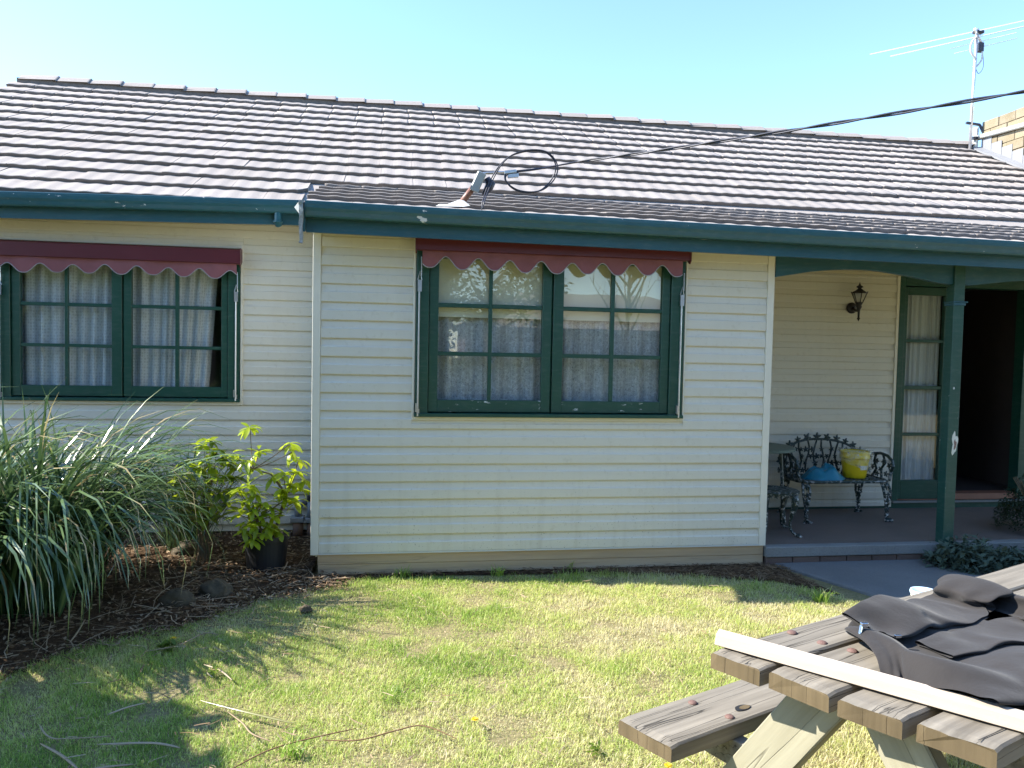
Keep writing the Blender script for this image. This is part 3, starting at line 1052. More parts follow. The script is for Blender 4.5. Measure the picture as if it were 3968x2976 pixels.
# ------------------------------------------------------------------ roof tiles
def tile_mesh(width=0.300, length=0.36, drop=0.036, lip=0.037, chip=False):
    """double-roll concrete tile: x across, y up the slope, z normal; nose top at the origin line"""
    mb = MB()
    n = 12
    wv = lambda t_: 0.0028 * math.cos(2 * math.pi * (2 * t_ - 0.28))
    g = 0.0005
    for i in range(n + 1):
        t_ = i / n
        xx = g + (width - 2 * g) * t_
        h = wv(t_)
        y0 = 0.0
        if chip and t_ > 0.78:
            y0 = 0.05 * (t_ - 0.78) / 0.22 + 0.012 * math.sin(i * 7)
        mb.v += [(xx, y0 + 0.002, h - lip), (xx, y0, h - 0.004), (xx, y0 + 0.006, h), (xx, length, h - drop), (xx, length, h - drop - 0.014)]
    for i in range(n):
        for k in range(4):
            a = i * 5 + k
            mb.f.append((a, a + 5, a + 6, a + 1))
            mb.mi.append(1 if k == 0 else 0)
    mb.f += [(0, 1, 2, 3, 4), tuple(n * 5 + k for k in (4, 3, 2, 1, 0))]
    mb.mi += [0, 0]
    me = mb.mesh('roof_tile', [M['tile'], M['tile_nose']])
    return me, mb


tile_me, tile_mb = tile_mesh()
chip_me, chip_mb = tile_mesh(chip=True)
tv = np.array(tile_mb.v)

P1 = math.radians(28.25)
P2 = math.radians(15.1)
G1 = 0.305
main_pt = lambda i: (0.95 + G1 * i * math.cos(P1), 2.762 + G1 * i * math.sin(P1))
G2 = 0.304
bay_pt = lambda i: (-0.318 + G2 * i * math.cos(P2), 2.558 + G2 * i * math.sin(P2))
slots = []           # (matrix, roof index)
random.seed(21)
for i in range(13):
    y, z = main_pt(i)
    bond = (i % 2) * 0.0 + i * 0.118
    x = -3.80 + (0.0 if i % 2 == 0 else 0.018)
    while x < 8.66:
        xa, xb = x, x + 0.3
        x += 0.3
        if xa < -3.83 or xb > 8.72:
            continue
        if i < 2 and xb > 0.02 - 0.045 * (1 - i):
            continue
        rot = Matrix.Rotation(P1 + random.uniform(-0.006, 0.006), 4, 'X') @ Matrix.Rotation(random.gauss(0, 0.0035), 4, 'Y') @ Matrix.Rotation(random.gauss(0, 0.003), 4, 'Z')
        zz = z + (0.006 * math.sin(xa * 0.9) * (i / 12)) + random.gauss(0, 0.0012)
        slots.append((Matrix.Translation((xa, y + random.gauss(0, 0.002), zz)) @ rot, 0, i == 1 and xb > -0.3))
for i in range(6):
    y, z = bay_pt(i)
    x = -0.076 + (0.0 if i % 2 == 0 else 0.022) + (0.02 if i > 3 else 0)
    if i == 0:
        x = -0.05
    while x < 9.1:
        rot = Matrix.Rotation(P2 + random.uniform(-0.005, 0.005) + (0.075 if i == 0 else 0), 4, 'X') @ Matrix.Rotation(0.0081 + random.gauss(0, 0.003), 4, 'Y')
        slots.append((Matrix.Translation((x, y, z + SL * x + (-0.024 if i == 0 else 0) + random.gauss(0, 0.001))) @ rot, 1, False))
        x += 0.3


def seen_size(mt):
    c = mt @ Vector((0.15, 0.1, 0))
    d = c - CAM
    f_ = d.dot(fw)
    u_, v_ = d.dot(R_) / f_ * 2982.87 / 1984, d.dot(U_) / f_ * 2982.87 / 1488
    inside = abs(u_) < 1.06 and abs(v_) < 1.06
    nrm = (mt.to_3x3() @ Vector((0, 0, 1))).normalized()
    nose = (mt.to_3x3() @ Vector((0, -1, 0))).normalized()
    dn = d.normalized()
    a = 0.3 * max(0, -nrm.dot(dn)) + 0.033 * max(0, -nose.dot(dn))
    return (a / d.length_squared) if inside else 0.0


order = sorted(range(len(slots)), key=lambda k: -seen_size(slots[k][0]))
single = set(order[:268])
deck = MB()
yr, zr = main_pt(13)
deck.hexa([(-3.78, 0.94, 2.70), (8.66, 0.94, 2.70), (8.66, yr, zr - 0.07), (-3.78, yr, zr - 0.07), (-3.78, 0.94, 2.715), (8.66, 0.94, 2.715), (8.66, yr, zr - 0.055), (-3.78, yr, zr - 0.055)])
deck.hexa([(-3.78, yr, zr - 0.07), (8.66, yr, zr - 0.07), (8.66, 2 * yr - 0.94, 2.70), (-3.78, 2 * yr - 0.94, 2.70), (-3.78, yr, zr - 0.03), (8.66, yr, zr - 0.03), (8.66, 2 * yr - 0.94, 2.74), (-3.78, 2 * yr - 0.94, 2.74)])
roof = obj('roof', deck, M['tile'], house)
deck = MB()
deck.hexa([(-0.034, -0.24, 2.50), (9.1, -0.24, 2.43), (9.1, 1.5, 2.89), (-0.034, 1.5, 2.965), (-0.034, -0.24, 2.515), (9.1, -0.24, 2.445), (9.1, 1.5, 2.905), (-0.034, 1.5, 2.98)])
proof = obj('porch_roof', deck, M['tile'], house)
rest = {0: [], 1: []}
for k, (mt, r_, chip) in enumerate(slots):
    if k in single or chip:
        o = bpy.data.objects.new('roof_tile', chip_me if chip else tile_me)
        o.matrix_basis = mt
        link(o, roof if r_ == 0 else proof)
    else:
        rest[r_].append(np.array(mt))
tf = tile_mb.f
for r_, lst in rest.items():
    if not lst:
        continue
    nv = len(tv)
    h4 = np.c_[tv, np.ones(nv)]
    V = np.concatenate([(h4 @ m.T)[:, :3] for m in lst])
    flat = np.concatenate([np.array([q + b * nv for f_ in tf for q in f_]) for b in range(len(lst))])
    sizes = np.tile([len(f_) for f_ in tf], len(lst))
    fme = np_mesh('roof_tile_field', V, flat, sizes, M['tile'])
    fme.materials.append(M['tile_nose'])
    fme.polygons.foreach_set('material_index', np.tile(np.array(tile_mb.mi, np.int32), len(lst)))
    o = bpy.data.objects.new('roof_tile_field', fme)
    o['kind'] = 'stuff'
    link(o, roof if r_ == 0 else proof)
# ridge tiles, each lapping the next
rm = MB()
n = 9
for s, rad in ((0.0, 0.128), (0.012, 0.132), (0.385, 0.118), (0.40, 0.114)):
    for k in range(n):
        q = 1 - 2 * k / (n - 1)
        px, pz = q * rad * 1.02, rad * 0.84 - 0.80 * rad * math.sqrt(q * q + 0.03)
        rm.v.append((0.40 - s, -px, pz))
for i in range(3):
    for k in range(n - 1):
        a = i * n + k
        rm.f.append((a, a + 1, a + n + 1, a + n))
        rm.mi.append(0)
for k in range(n - 1):            # thick front lip
    rm.v.append((0.4, rm.v[k][1] * 0.86, rm.v[k][2] - 0.022))
rm.v.append((0.4, rm.v[n - 1][1] * 0.86, rm.v[n - 1][2] - 0.022))
for k in range(n - 1):
    rm.f.append((k + 1, k, 4 * n + k, 4 * n + k + 1))
    rm.mi.append(0)
ridge_me = rm.mesh('ridge_tile', M['tile'])
x = -3.74
random.seed(4)
while x < 8.4:
    o = bpy.data.objects.new('ridge_tile', ridge_me)
    o.location = (x, yr + 0.01, zr - 0.032 + random.gauss(0, 0.003) + 0.004 * math.sin(x * 0.8))
    o.rotation_euler = (random.gauss(0, 0.01), random.gauss(-0.026, 0.005), random.gauss(0, 0.006))
    link(o, roof)
    x += 0.352
obj('ridge_bedding', MB().box((-3.76, yr - 0.095, zr - 0.08), (8.62, yr + 0.11, zr - 0.012)), M['tile_nose'], roof)  # dark colour stands in for the shade under the ridge tiles

# porch front: post, arched valance boards
post = MB().box((4.858, -0.05, 0.0), (4.950, 0.042, 2.36))
pp = obj('porch_post', post, M['post'], house, bevel=0.004)
cl = MB().box((4.846, -0.062, 2.052), (4.972, 0.054, 2.063)).box((4.851, -0.057, 2.030), (4.957, 0.049, 2.0515))
obj('post_collar', cl, M['fascia'], pp, bevel=0.002)
pt = []
for k in range(22):
    a = 2 * math.pi * k / 22
    rr = 1 + 0.25 * math.sin(3 * a + 1) + 0.18 * math.sin(5 * a)
    pt.append((4.918 + 0.024 * rr * math.cos(a) * (1 - 0.25 * math.sin(a)), -0.0508, 0.955 + 0.085 * rr * math.sin(a)))
obj('bare_patch', MB().prism(pt, (0, -0.0012, 0)), M['label'], pp, label='large pale patch where the green paint has come away')
pt2 = [(p[0] * 0.45 + 0.55 * 4.925, p[1] - 0.0013, p[2] * 0.45 + 0.55 * 0.93) for p in pt]
obj('bare_patch', MB().prism(pt2, (0, -0.0008, 0)), M['terracotta'], pp)


def arch_board(pts_, ztop):
    mb = MB()
    for (xx, zz) in pts_:
        mb.v += [(xx, -0.03, zz), (xx, -0.03, ztop), (xx, 0.015, ztop), (xx, 0.015, zz)]
    for i in range(len(pts_) - 1):
        a = 4 * i
        for k in range(4):
            mb.f.append((a + k, a + 4 + k, a + 4 + (k + 1) % 4, a + (k + 1) % 4))
            mb.mi.append(0)
    mb.f += [(3, 2, 1, 0), tuple(4 * (len(pts_) - 1) + k for k in range(4))]
    mb.mi += [0, 0]
    return mb


ar = [(3.372, 2.200), (3.45, 2.214), (3.537, 2.229), (3.61, 2.243), (3.679, 2.254), (3.77, 2.265), (3.863, 2.273), (3.96, 2.280), (4.049, 2.282), (4.14, 2.281), (4.238, 2.275), (4.33, 2.265), (4.43, 2.252), (4.52, 2.240), (4.602, 2.227), (4.70, 2.208), (4.78, 2.200), (4.857, 2.193)]
obj('valance_board', arch_board(ar, 2.40), M['fascia'], house)
ar2 = [(4.951, 2.190), (5.03, 2.194), (5.104, 2.203), (5.25, 2.222), (5.37, 2.236), (5.494, 2.247), (5.7, 2.262), (5.95, 2.275), (6.3, 2.275), (6.7, 2.25), (7.0, 2.21), (7.1, 2.19)]
obj('valance_board', arch_board(ar2, 2.40), M['fascia'], house)


# ------------------------------------------------------------------ awnings
def awning(x0, x1, y, ztop, zbot, vlow, vhigh, lobe, vx0, vx1, ph, label, yw):
    a = thing('awning', label, 'awning', ((x0 + x1) / 2, y, zbot), 'burgundy roll-up awnings over the windows')
    prof = [(yw, ztop), (y + 0.02, ztop), (y, ztop - 0.015), (y, zbot + 0.004), (y + 0.012, zbot), (y + 0.02, zbot + 0.006), (y + 0.02, ztop - 0.02), (yw, ztop - 0.012)]
    mb = MB().prism([(x0, p, q) for p, q in prof], (x1 - x0, 0, 0))
    obj('hood', mb, M['burg'], a)
    for xx in (x0, x1 - 0.006):
        ex = [(yw, ztop + 0.004), (y + 0.02, ztop + 0.004), (y - 0.004, ztop - 0.016), (y - 0.004, zbot), (y + 0.02, zbot - 0.022), (yw, zbot + 0.04)]
        obj('end_plate', MB().prism([(xx - 0.002, p, q) for p, q in ex], (0.009, 0, 0)), M['burg'], a)
    yv = y + 0.028
    obj('roller', MB().tube([(x0 + 0.02, yv + 0.03, zbot + 0.03), (x1 - 0.02, yv + 0.03, zbot + 0.03)], 0.03, 12), M['canvas'], a)
    n_ = int((vx1 - vx0) / lobe * 20)
    mb = MB()
    edge = []
    for i in range(n_ + 1):
        xx = vx0 + (vx1 - vx0) * i / n_
        s = math.cos(math.pi * ((xx - vx0) / lobe + ph)) ** 2
        zz = vlow + (vhigh - vlow) * s ** 1.35
        zz += 0.006 * math.sin(xx * 3) + 0.003 * math.sin(xx * 17)
        yy = yv + 0.007 * math.sin(xx * 9) + 0.004 * math.sin(xx * 23)
        mb.v += [(xx, yy, zbot + 0.04), (xx, yy - 0.003, (zbot + zz) / 2), (xx, yy + 0.002, zz)]
        edge.append((xx, yy + 0.001, zz))
    for i in range(n_):
        for k in range(2):
            q = 3 * i + k
            mb.f.append((q, q + 1, q + 4, q + 3))
            mb.mi.append(0)
    v = obj('valance', mb, M['canvas'], a, smooth=True)
    obj('edge_binding', MB().tube(edge, 0.0035, 5), M['piping'], v)
    return a


aw1 = awning(0.682, 2.662, -0.125, 2.415, 2.283, 2.163, 2.243, 0.2235, 0.728, 2.606, 0.27, 'burgundy scalloped awning hood over the window of the projecting front room', 0.0)
aw2 = awning(-2.60, -0.690, YL - 0.12, 2.385, 2.262, 2.145, 2.214, 0.237, -2.57, -0.722, 0.42, 'faded red scalloped awning above the left window behind the strappy grass', YL)


def awning_arm(x, y, z0, z1, parent):
    mb = MB().tube([(x, y, z0), (x, y, z1 - 0.18)], 0.0065, 8)
    mb.tube([(x + 0.012, y - 0.004, z1 - 0.13), (x + 0.012, y - 0.004, z1)], 0.004, 6)
    a = obj('awning_arm', mb, M['steel'], parent)
    obj('clip', MB().box((x - 0.012, y - 0.012, z1 - 0.24), (x + 0.016, y + 0.006, z1 - 0.16)).tube([(x - 0.012, y, z1 - 0.16), (x + 0.002, y - 0.004, z1 - 0.10), (x + 0.016, y, z1 - 0.16)], 0.004, 6), M['steel'], a)
    obj('bracket', MB().box((x - 0.016, y - 0.01, z0 + 0.03), (x - 0.006, y + 0.03, z0 + 0.09)).box((x - 0.006, y + 0.008, z0 - 0.005), (x + 0.012, y + 0.028, z0 + 0.05)), M['steel'], a)


awning_arm(0.712, -0.048, 1.135, 2.245, aw1)
awning_arm(2.628, -0.048, 1.135, 2.20, aw1)
awning_arm(-0.735, YL - 0.048, 1.145, 2.20, aw2)
awning_arm(-2.512, YL - 0.048, 1.145, 2.20, aw2)

# ------------------------------------------------------------------ porch lantern
L0 = (4.846, 1.285, 2.07)
la = thing('wall_lantern', 'black carriage lantern with glass sides on the porch wall', 'lantern', L0)
cx, cy = 4.836, 1.15
obj('backplate', MB().lathe((4.846, 1.272, 2.075), [(0.0, -0.018), (0.03, -0.018), (0.045, -0.01), (0.052, 0.0), (0.052, 0.012), (0, 0.012)], 20, 'y'), M['black'], la, smooth=True)
arm = [(4.846, 1.262, 2.075), (4.842, 1.22, 2.05), (cx, 1.17, 2.045), (cx, cy, 2.065), (cx, cy, 2.105)]
mb = MB().tube(arm, 0.012, 8)
mb.lathe((cx, cy, 1.945), [(0.001, 0.0), (0.006, 0.01), (0.012, 0.022), (0.016, 0.028), (0.009, 0.034), (0.011, 0.09), (0.014, 0.11), (0.022, 0.125), (0.026, 0.135), (0.022, 0.15), (0.03, 0.162), (0.03, 0.168), (0.0, 0.168)], 12)
obj('arm', mb, M['black'], la, smooth=True)
cg = MB()
zb0, zt0, rb, rtp = 2.115, 2.208, 0.030, 0.066
nn = 6
for k in range(nn):
    a = 2 * math.pi * (k + 0.25) / nn
    cg.tube([(cx + rb * math.cos(a), cy + rb * math.sin(a), zb0), (cx + rtp * math.cos(a), cy + rtp * math.sin(a), zt0), (cx + (rtp + 0.008) * math.cos(a), cy + (rtp + 0.008) * math.sin(a), zt0 + 0.012)], 0.0045, 6)
cg.lathe((cx, cy, 0), [(rb - 0.006, zb0 - 0.004), (rb + 0.006, zb0 - 0.004), (rb + 0.006, zb0 + 0.006), (rb - 0.006, zb0 + 0.006)], 6)
cg.lathe((cx, cy, 0), [(rtp - 0.008, zt0 - 0.005), (rtp + 0.005, zt0 - 0.005), (rtp + 0.005, zt0 + 0.006), (rtp - 0.008, zt0 + 0.006)], 18)
obj('cage', cg, M['black'], la)
for k in range(nn):
    a, b = 2 * math.pi * (k + 0.25) / nn, 2 * math.pi * (k + 1.25) / nn
    q = [(cx + (rb - 0.002) * math.cos(a), cy + (rb - 0.002) * math.sin(a), zb0), (cx + (rb - 0.002) * math.cos(b), cy + (rb - 0.002) * math.sin(b), zb0), (cx + (rtp - 0.002) * math.cos(b), cy + (rtp - 0.002) * math.sin(b), zt0), (cx + (rtp - 0.002) * math.cos(a), cy + (rtp - 0.002) * math.sin(a), zt0)]
    obj('glass_panel', MB().add(q, [(0, 1, 2, 3)]), M['lampglass'], la)
obj('bulb', MB().lathe((cx, cy, 2.12), [(0.0, 0), (0.011, 0.005), (0.012, 0.02), (0.02, 0.035), (0.02, 0.05), (0.01, 0.064), (0, 0.068)], 12), M['label'], la, smooth=True)
obj('cap', MB().lathe((cx, cy, 2.212), [(0.066, 0.0), (0.05, 0.012), (0.030, 0.024), (0.026, 0.03), (0.014, 0.036), (0.016, 0.042), (0.032, 0.050), (0.026, 0.06), (0.012, 0.068), (0.008, 0.078), (0.004, 0.088), (0.001, 0.1)], 18), M['black'], la, smooth=True)


# ------------------------------------------------------------------ cast-iron garden bench on the porch
def trefoil(mb, c, r, nrm=(0, -1, 0), th=0.012, rot=0.0):
    """leaf-like lobed plate facing nrm"""
    nv = Vector(nrm).normalized()
    s = nv.cross(Vector((0, 0, 1)))
    s = s.normalized() if s.length > 1e-3 else Vector((1, 0, 0))
    u_ = s.cross(nv)
    pts_ = []
    for k in range(18):
        a = 2 * math.pi * k / 18 + rot
        rr = r * (0.72 + 0.30 * math.cos(5 * a - 5 * rot))
        pts_.append(Vector(c) + s * rr * math.cos(a) + u_ * rr * math.sin(a) - nv * th / 2)
    mid = Vector(c) + nv * th
    o_ = len(mb.v)
    mb.v += [tuple(p) for p in pts_] + [tuple(p + nv * th * 0.6) for p in pts_] + [tuple(mid)]
    n_ = 18
    for k in range(n_):
        j = (k + 1) % n_
        mb.f += [(o_ + k, o_ + j, o_ + n_ + j, o_ + n_ + k), (o_ + n_ + k, o_ + n_ + j, o_ + 2 * n_)]
        mb.mi += [0, 0]
    mb.f.append(tuple(o_ + k for k in range(n_))[::-1])
    mb.mi.append(0)


FZ = 0.150
bench = thing('garden_bench', 'ornate dark green cast iron bench with flaking paint against the porch wall', 'bench', (4.5, 0.95, FZ))
bx0, bx1, by0, by1, bz = 4.075, 4.955, 0.735, 1.13, 0.507
random.seed(5)
mb = MB()
mb.tube([(bx0 + 0.06, by0 + 0.02, bz), (bx0 + 0.12, by0, bz), (bx1 - 0.12, by0, bz), (bx1 - 0.05, by0 + 0.02, bz), (bx1 - 0.01, by0 + 0.08, bz), (bx1 - 0.01, by1 - 0.05, bz), (bx1 - 0.06, by1, bz), (bx0 + 0.06, by1, bz), (bx0 + 0.01, by1 - 0.05, bz), (bx0 + 0.01, by0 + 0.08, bz), (bx0 + 0.06, by0 + 0.02, bz)], 0.014, 8)
for k in range(11):
    xx = bx0 + 0.05 + k * (bx1 - bx0 - 0.1) / 10
    mb.box((xx - 0.018, by0 + 0.005, bz - 0.004), (xx + 0.018, by1 - 0.005, bz + 0.006))
for k in range(5):
    yy = by0 + 0.05 + k * 0.075
    mb.box((bx0 + 0.02, yy - 0.014, bz - 0.006), (bx1 - 0.02, yy + 0.014, bz + 0.008))
obj('seat', mb, M['iron'], bench)
mb = MB()
yb_ = 1.15
top = [(4.10, 0.64), (4.13, 0.72), (4.19, 0.79), (4.27, 0.835), (4.36, 0.855), (4.46, 0.862), (4.56, 0.858), (4.66, 0.845), (4.75, 0.82), (4.83, 0.785), (4.90, 0.73), (4.93, 0.65)]
tz = lambda xx: float(np.interp(xx, [p[0] for p in top], [p[1] for p in top]))
mb.tube([(p[0], yb_, p[1] - 0.02) for p in top], 0.012, 6)
for i, p in enumerate(top):
    trefoil(mb, (p[0], yb_ - 0.005, p[1]), 0.040 + random.uniform(-0.006, 0.006), rot=random.uniform(0, 3))
for k in range(11):
    xx = 4.15 + k * 0.074
    z1 = tz(xx) - 0.02
    w_ = [(xx + 0.018 * math.sin(t_ * 5 + k * 2.1), yb_ + 0.004 * math.sin(k), 0.51 + (z1 - 0.51) * t_ / 5) for t_ in range(6)]
    mb.tube(w_, 0.009, 6)
    for q in range(4):
        zz = 0.55 + q * 0.065
        if zz < z1 - 0.03:
            trefoil(mb, (xx + 0.03 * math.sin(q * 2.4 + k), yb_ - 0.008, zz), random.uniform(0.022, 0.034), rot=random.uniform(0, 3))
obj('backrest', mb, M['iron'], bench)


def bench_arm(xx, s):
    mb = MB()
    c = [(xx - s * 0.02, yb_, 0.66), (xx + s * 0.03, 1.06, 0.715), (xx + s * 0.04, 0.95, 0.735), (xx + s * 0.04, 0.85, 0.725), (xx + s * 0.035, 0.775, 0.69), (xx + s * 0.03, 0.75, 0.64), (xx + s * 0.025, 0.77, 0.59), (xx + s * 0.01, 0.76, 0.55), (xx, 0.755, 0.51)]
    mb.tube(c, 0.014, 8)
    mb.tube([(xx + s * 0.035, 0.90, 0.72), (xx + s * 0.03, 0.86, 0.66), (xx + s * 0.02, 0.90, 0.60), (xx + s * 0.01, 0.88, 0.52)], 0.012, 6)
    mb.tube([(xx + s * 0.03, 1.0, 0.715), (xx + s * 0.03, 1.02, 0.65), (xx + s * 0.02, 0.97, 0.59), (xx, 1.0, 0.52)], 0.012, 6)
    for (yy, zz) in ((0.88, 0.66), (0.98, 0.66), (0.92, 0.59), (1.04, 0.60), (0.80, 0.64), (0.84, 0.56), (0.97, 0.545), (1.08, 0.68), (1.09, 0.56), (0.77, 0.60)):
        trefoil(mb, (xx + s * 0.025, yy, zz), 0.030, (s * -1, -0.2, 0), rot=yy * 20)
    obj('arm', mb, M['iron'], bench)


bench_arm(4.94, 1)
bench_arm(4.085, -1)


def iron_leg(parent, top_, foot, bow, r0=0.026):
    """cabriole leg with paired stems, lobed knuckles and a scrolled foot"""
    mb = MB()
    t0, f0 = Vector(top_), Vector(foot)
    side = Vector((1, 0, 0)) if abs(bow[1]) >= abs(bow[0]) else Vector((0, 1, 0))
    for s in (-1, 1):
        pts_, rs = [], []
        for k in range(9):
            t_ = k / 8
            p = t0.lerp(f0, t_) + Vector(bow) * (math.sin(math.pi * t_) * (1 - 1.5 * t_))
            p += side * s * (0.020 * (1 - t_) + 0.012 * math.sin(2 * math.pi * t_) + 0.006)
            pts_.append(p)
            rs.append(0.013 - 0.003 * t_)
        mb.tube(pts_, rs, 6)
    for t_, r_ in ((0.08, 0.036), (0.3, 0.03), (0.46, 0.042), (0.7, 0.03), (0.84, 0.026)):
        p = t0.lerp(f0, t_) + Vector(bow) * (math.sin(math.pi * t_) * (1 - 1.5 * t_))
        trefoil(mb, p + Vector((0, -0.012, 0)), r_, (0.1, -1, 0), rot=t_ * 9)
    ft = f0 + Vector((0, 0, 0.014))
    mb.tube([ft + Vector(bow) * -0.15, ft + Vector(bow) * 0.45 + Vector((0, 0, 0.006)), ft + Vector(bow) * 0.9], [0.020, 0.016, 0.012], 8)
    for a in (-0.02, 0.0, 0.02):
        mb.tube([ft + Vector((a, 0, 0)), ft + Vector((a * 1.8, -0.03, -0.004))], 0.010, 6)
    return obj('leg', mb, M['iron'], parent)


iron_leg(bench, (4.14, 0.77, 0.495), (4.135, 0.722, FZ), (0.0, -0.045, 0))
iron_leg(bench, (4.90, 0.77, 0.495), (4.925, 0.735, FZ), (0.03, -0.045, 0))
iron_leg(bench, (4.15, 1.10, 0.495), (4.13, 1.17, FZ), (0.0, 0.03, 0))
iron_leg(bench, (4.885, 1.09, 0.495), (4.895, 1.15, FZ), (0.0, 0.03, 0))

# round iron side table, partly behind the corner of the bay
tb = thing('side_table', 'low round cast iron table with chipped white paint beside the bench', 'table', (3.66, 0.42, FZ))
mb = MB().lathe((3.655, 0.42, 0.505), [(0.0, 0.006), (0.06, 0.008), (0.065, 0.004), (0.12, 0.004), (0.125, 0.008), (0.17, 0.007), (0.175, 0.003), (0.198, 0.005), (0.208, 0.0), (0.205, -0.014), (0.19, -0.016), (0.19, -0.006), (0, -0.006)], 32)
obj('table_top', mb, M['iron'], tb)
mb = MB()
for k in range(26):
    a = 2 * math.pi * k / 26
    trefoil(mb, (3.655 + 0.192 * math.cos(a), 0.42 + 0.192 * math.sin(a), 0.482), 0.022, (math.cos(a), math.sin(a), 0), 0.008, a)
obj('apron', mb, M['iron'], tb)
for a in (-0.95, 0.6, 2.2, 3.9):
    d = Vector((math.cos(a), math.sin(a), 0))
    c = Vector((3.655, 0.42, 0))
    mb = MB()
    pts_ = [c + d * r_ + Vector((0, 0, z)) for r_, z in ((0.175, 0.485), (0.19, 0.44), (0.185, 0.38), (0.165, 0.32), (0.15, 0.26), (0.155, 0.21), (0.18, 0.178), (0.215, 0.166), (0.235, 0.168))]
    mb.tube(pts_, [0.030, 0.034, 0.026, 0.017, 0.013, 0.011, 0.011, 0.014, 0.016], 8)
    for q in (-0.35, 0, 0.35):
        e = Vector((math.cos(a + q), math.sin(a + q), 0))
        mb.tube([c + d * 0.215 + Vector((0, 0, 0.168)), c + d * 0.215 + e * 0.04 + Vector((0, 0, 0.158))], [0.012, 0.008], 6)
    trefoil(mb, c + d * 0.21 + Vector((0, 0, 0.43)), 0.04, tuple(d), 0.012)
    obj('leg', mb, M['iron'], tb, smooth=True)
# a taller table top seen beyond it
tt = thing('patio_table', 'dull green table top showing behind the corner of the front room', 'table', (3.74, 0.93, FZ))
obj('table_top', MB().lathe((3.74, 0.92, 0.795), [(0.0, 0.014), (0.32, 0.014), (0.335, 0.006), (0.335, -0.014), (0.32, -0.018), (0, -0.018)], 40), M['lamb'] if False else m_simple('dull_green_paint', (0.10, 0.14, 0.115), 0.6, var=0.3, scale=60), tt)
for a in (0.8, 2.3, 3.9, 5.5):
    obj('leg', MB().tube([(3.74 + 0.22 * math.cos(a), 0.92 + 0.22 * math.sin(a), 0.78), (3.74 + 0.27 * math.cos(a), 0.92 + 0.27 * math.sin(a), FZ)], 0.014, 8), M['iron'], tt)

# yellow bucket with a clear bag over its rim, blue bag beside it
bk = thing('bucket', 'yellow plastic bucket with a clear bag over its rim on the bench', 'bucket', (4.715, 0.93, 0.517))
c = (4.715, 0.93, 0.517)
obj('tub', MB().lathe(c, [(0.0, 0.0), (0.092, 0.0), (0.097, 0.006), (0.118, 0.165), (0.118, 0.175), (0.126, 0.178), (0.128, 0.19), (0.122, 0.2), (0.124, 0.225), (0.130, 0.24), (0.124, 0.242), (0.116, 0.22), (0.095, 0.02), (0, 0.012)], 32), M['yellow'], bk, smooth=True)
mb = MB()
n = 40
random.seed(8)
ringp = [(0.118, 0.245), (0.128, 0.262), (0.142, 0.255), (0.150, 0.225), (0.150, 0.185), (0.146, 0.145), (0.142, 0.115)]
for (r_, z) in ringp:
    for k in range(n):
        a = 2 * math.pi * k / n
        ext = 1.0 if z > 0.2 else 1 + 0.1 * math.sin(a * 2)
        dz = 0.0
        if z < 0.2:
            dz = -0.05 * max(0, math.sin(a - math.pi * 1.35)) + 0.05 * max(0, -math.sin(a - math.pi * 1.35))
        jr = 0.010 * mnoise.noise((math.cos(a) * 4, math.sin(a) * 4, z * 18)) + 0.006 * math.sin(a * 11 + z * 30)
        mb.v.append((c[0] + (r_ * ext + jr) * math.cos(a), c[1] + (r_ * ext + jr) * math.sin(a), c[2] + z + dz))
for i in range(len(ringp) - 1):
    for k in range(n):
        mb.f.append((i * n + k, i * n + (k + 1) % n, (i + 1) * n + (k + 1) % n, (i + 1) * n + k))
        mb.mi.append(0)
obj('bag_liner', mb, M['clear'], bk, smooth=True)


def patch(cx_, cy_, cz_, rad, a0, a1, z0, z1):
    mb = MB()
    m_ = 8
    for i in range(m_ + 1):
        a = a0 + (a1 - a0) * i / m_
        rr = rad + 0.127 * 0
        for z in (z0, z1):
            rr = 0.097 + (z - 0.006) * (0.021 / 0.159) + 0.0015
            mb.v.append((cx_ + rr * math.cos(a), cy_ + rr * math.sin(a), cz_ + z))
    for i in range(m_):
        mb.f.append((2 * i, 2 * i + 2, 2 * i + 3, 2 * i + 1))
        mb.mi.append(0)
    return mb


obj('paper_label', patch(c[0], c[1], c[2], 0.1, math.radians(262), math.radians(305), 0.080, 0.120), M['label'], bk)
ink = MB()
zc = 0.122
pen = [(240, 0.133), (242, 0.118), (244, 0.130), (246, 0.116), (247.5, 0.124), (249.5, 0.117), (251, 0.124), (252, 0.114), (254, 0.123), (256, 0.112), (257, 0.121), (258, 0.108), (260, 0.118), (262, 0.100)]
pl = []
for a, z in pen:
    rr = 0.097 + z * (0.021 / 0.159) + 0.001
    pl.append((c[0] + rr * math.cos(math.radians(a)), c[1] + rr * math.sin(math.radians(a)), c[2] + z))
ink.tube(pl, 0.0017, 5)
pl = [(c[0] + (0.097 + 0.0145) * math.cos(math.radians(a)), c[1] + (0.097 + 0.0145) * math.sin(math.radians(a)), c[2] + z) for a, z in ((244, 0.105), (248, 0.102), (252, 0.104), (256, 0.099))]
ink.tube(pl, 0.0014, 5)
obj('handwriting', ink, M['ink'], bk)


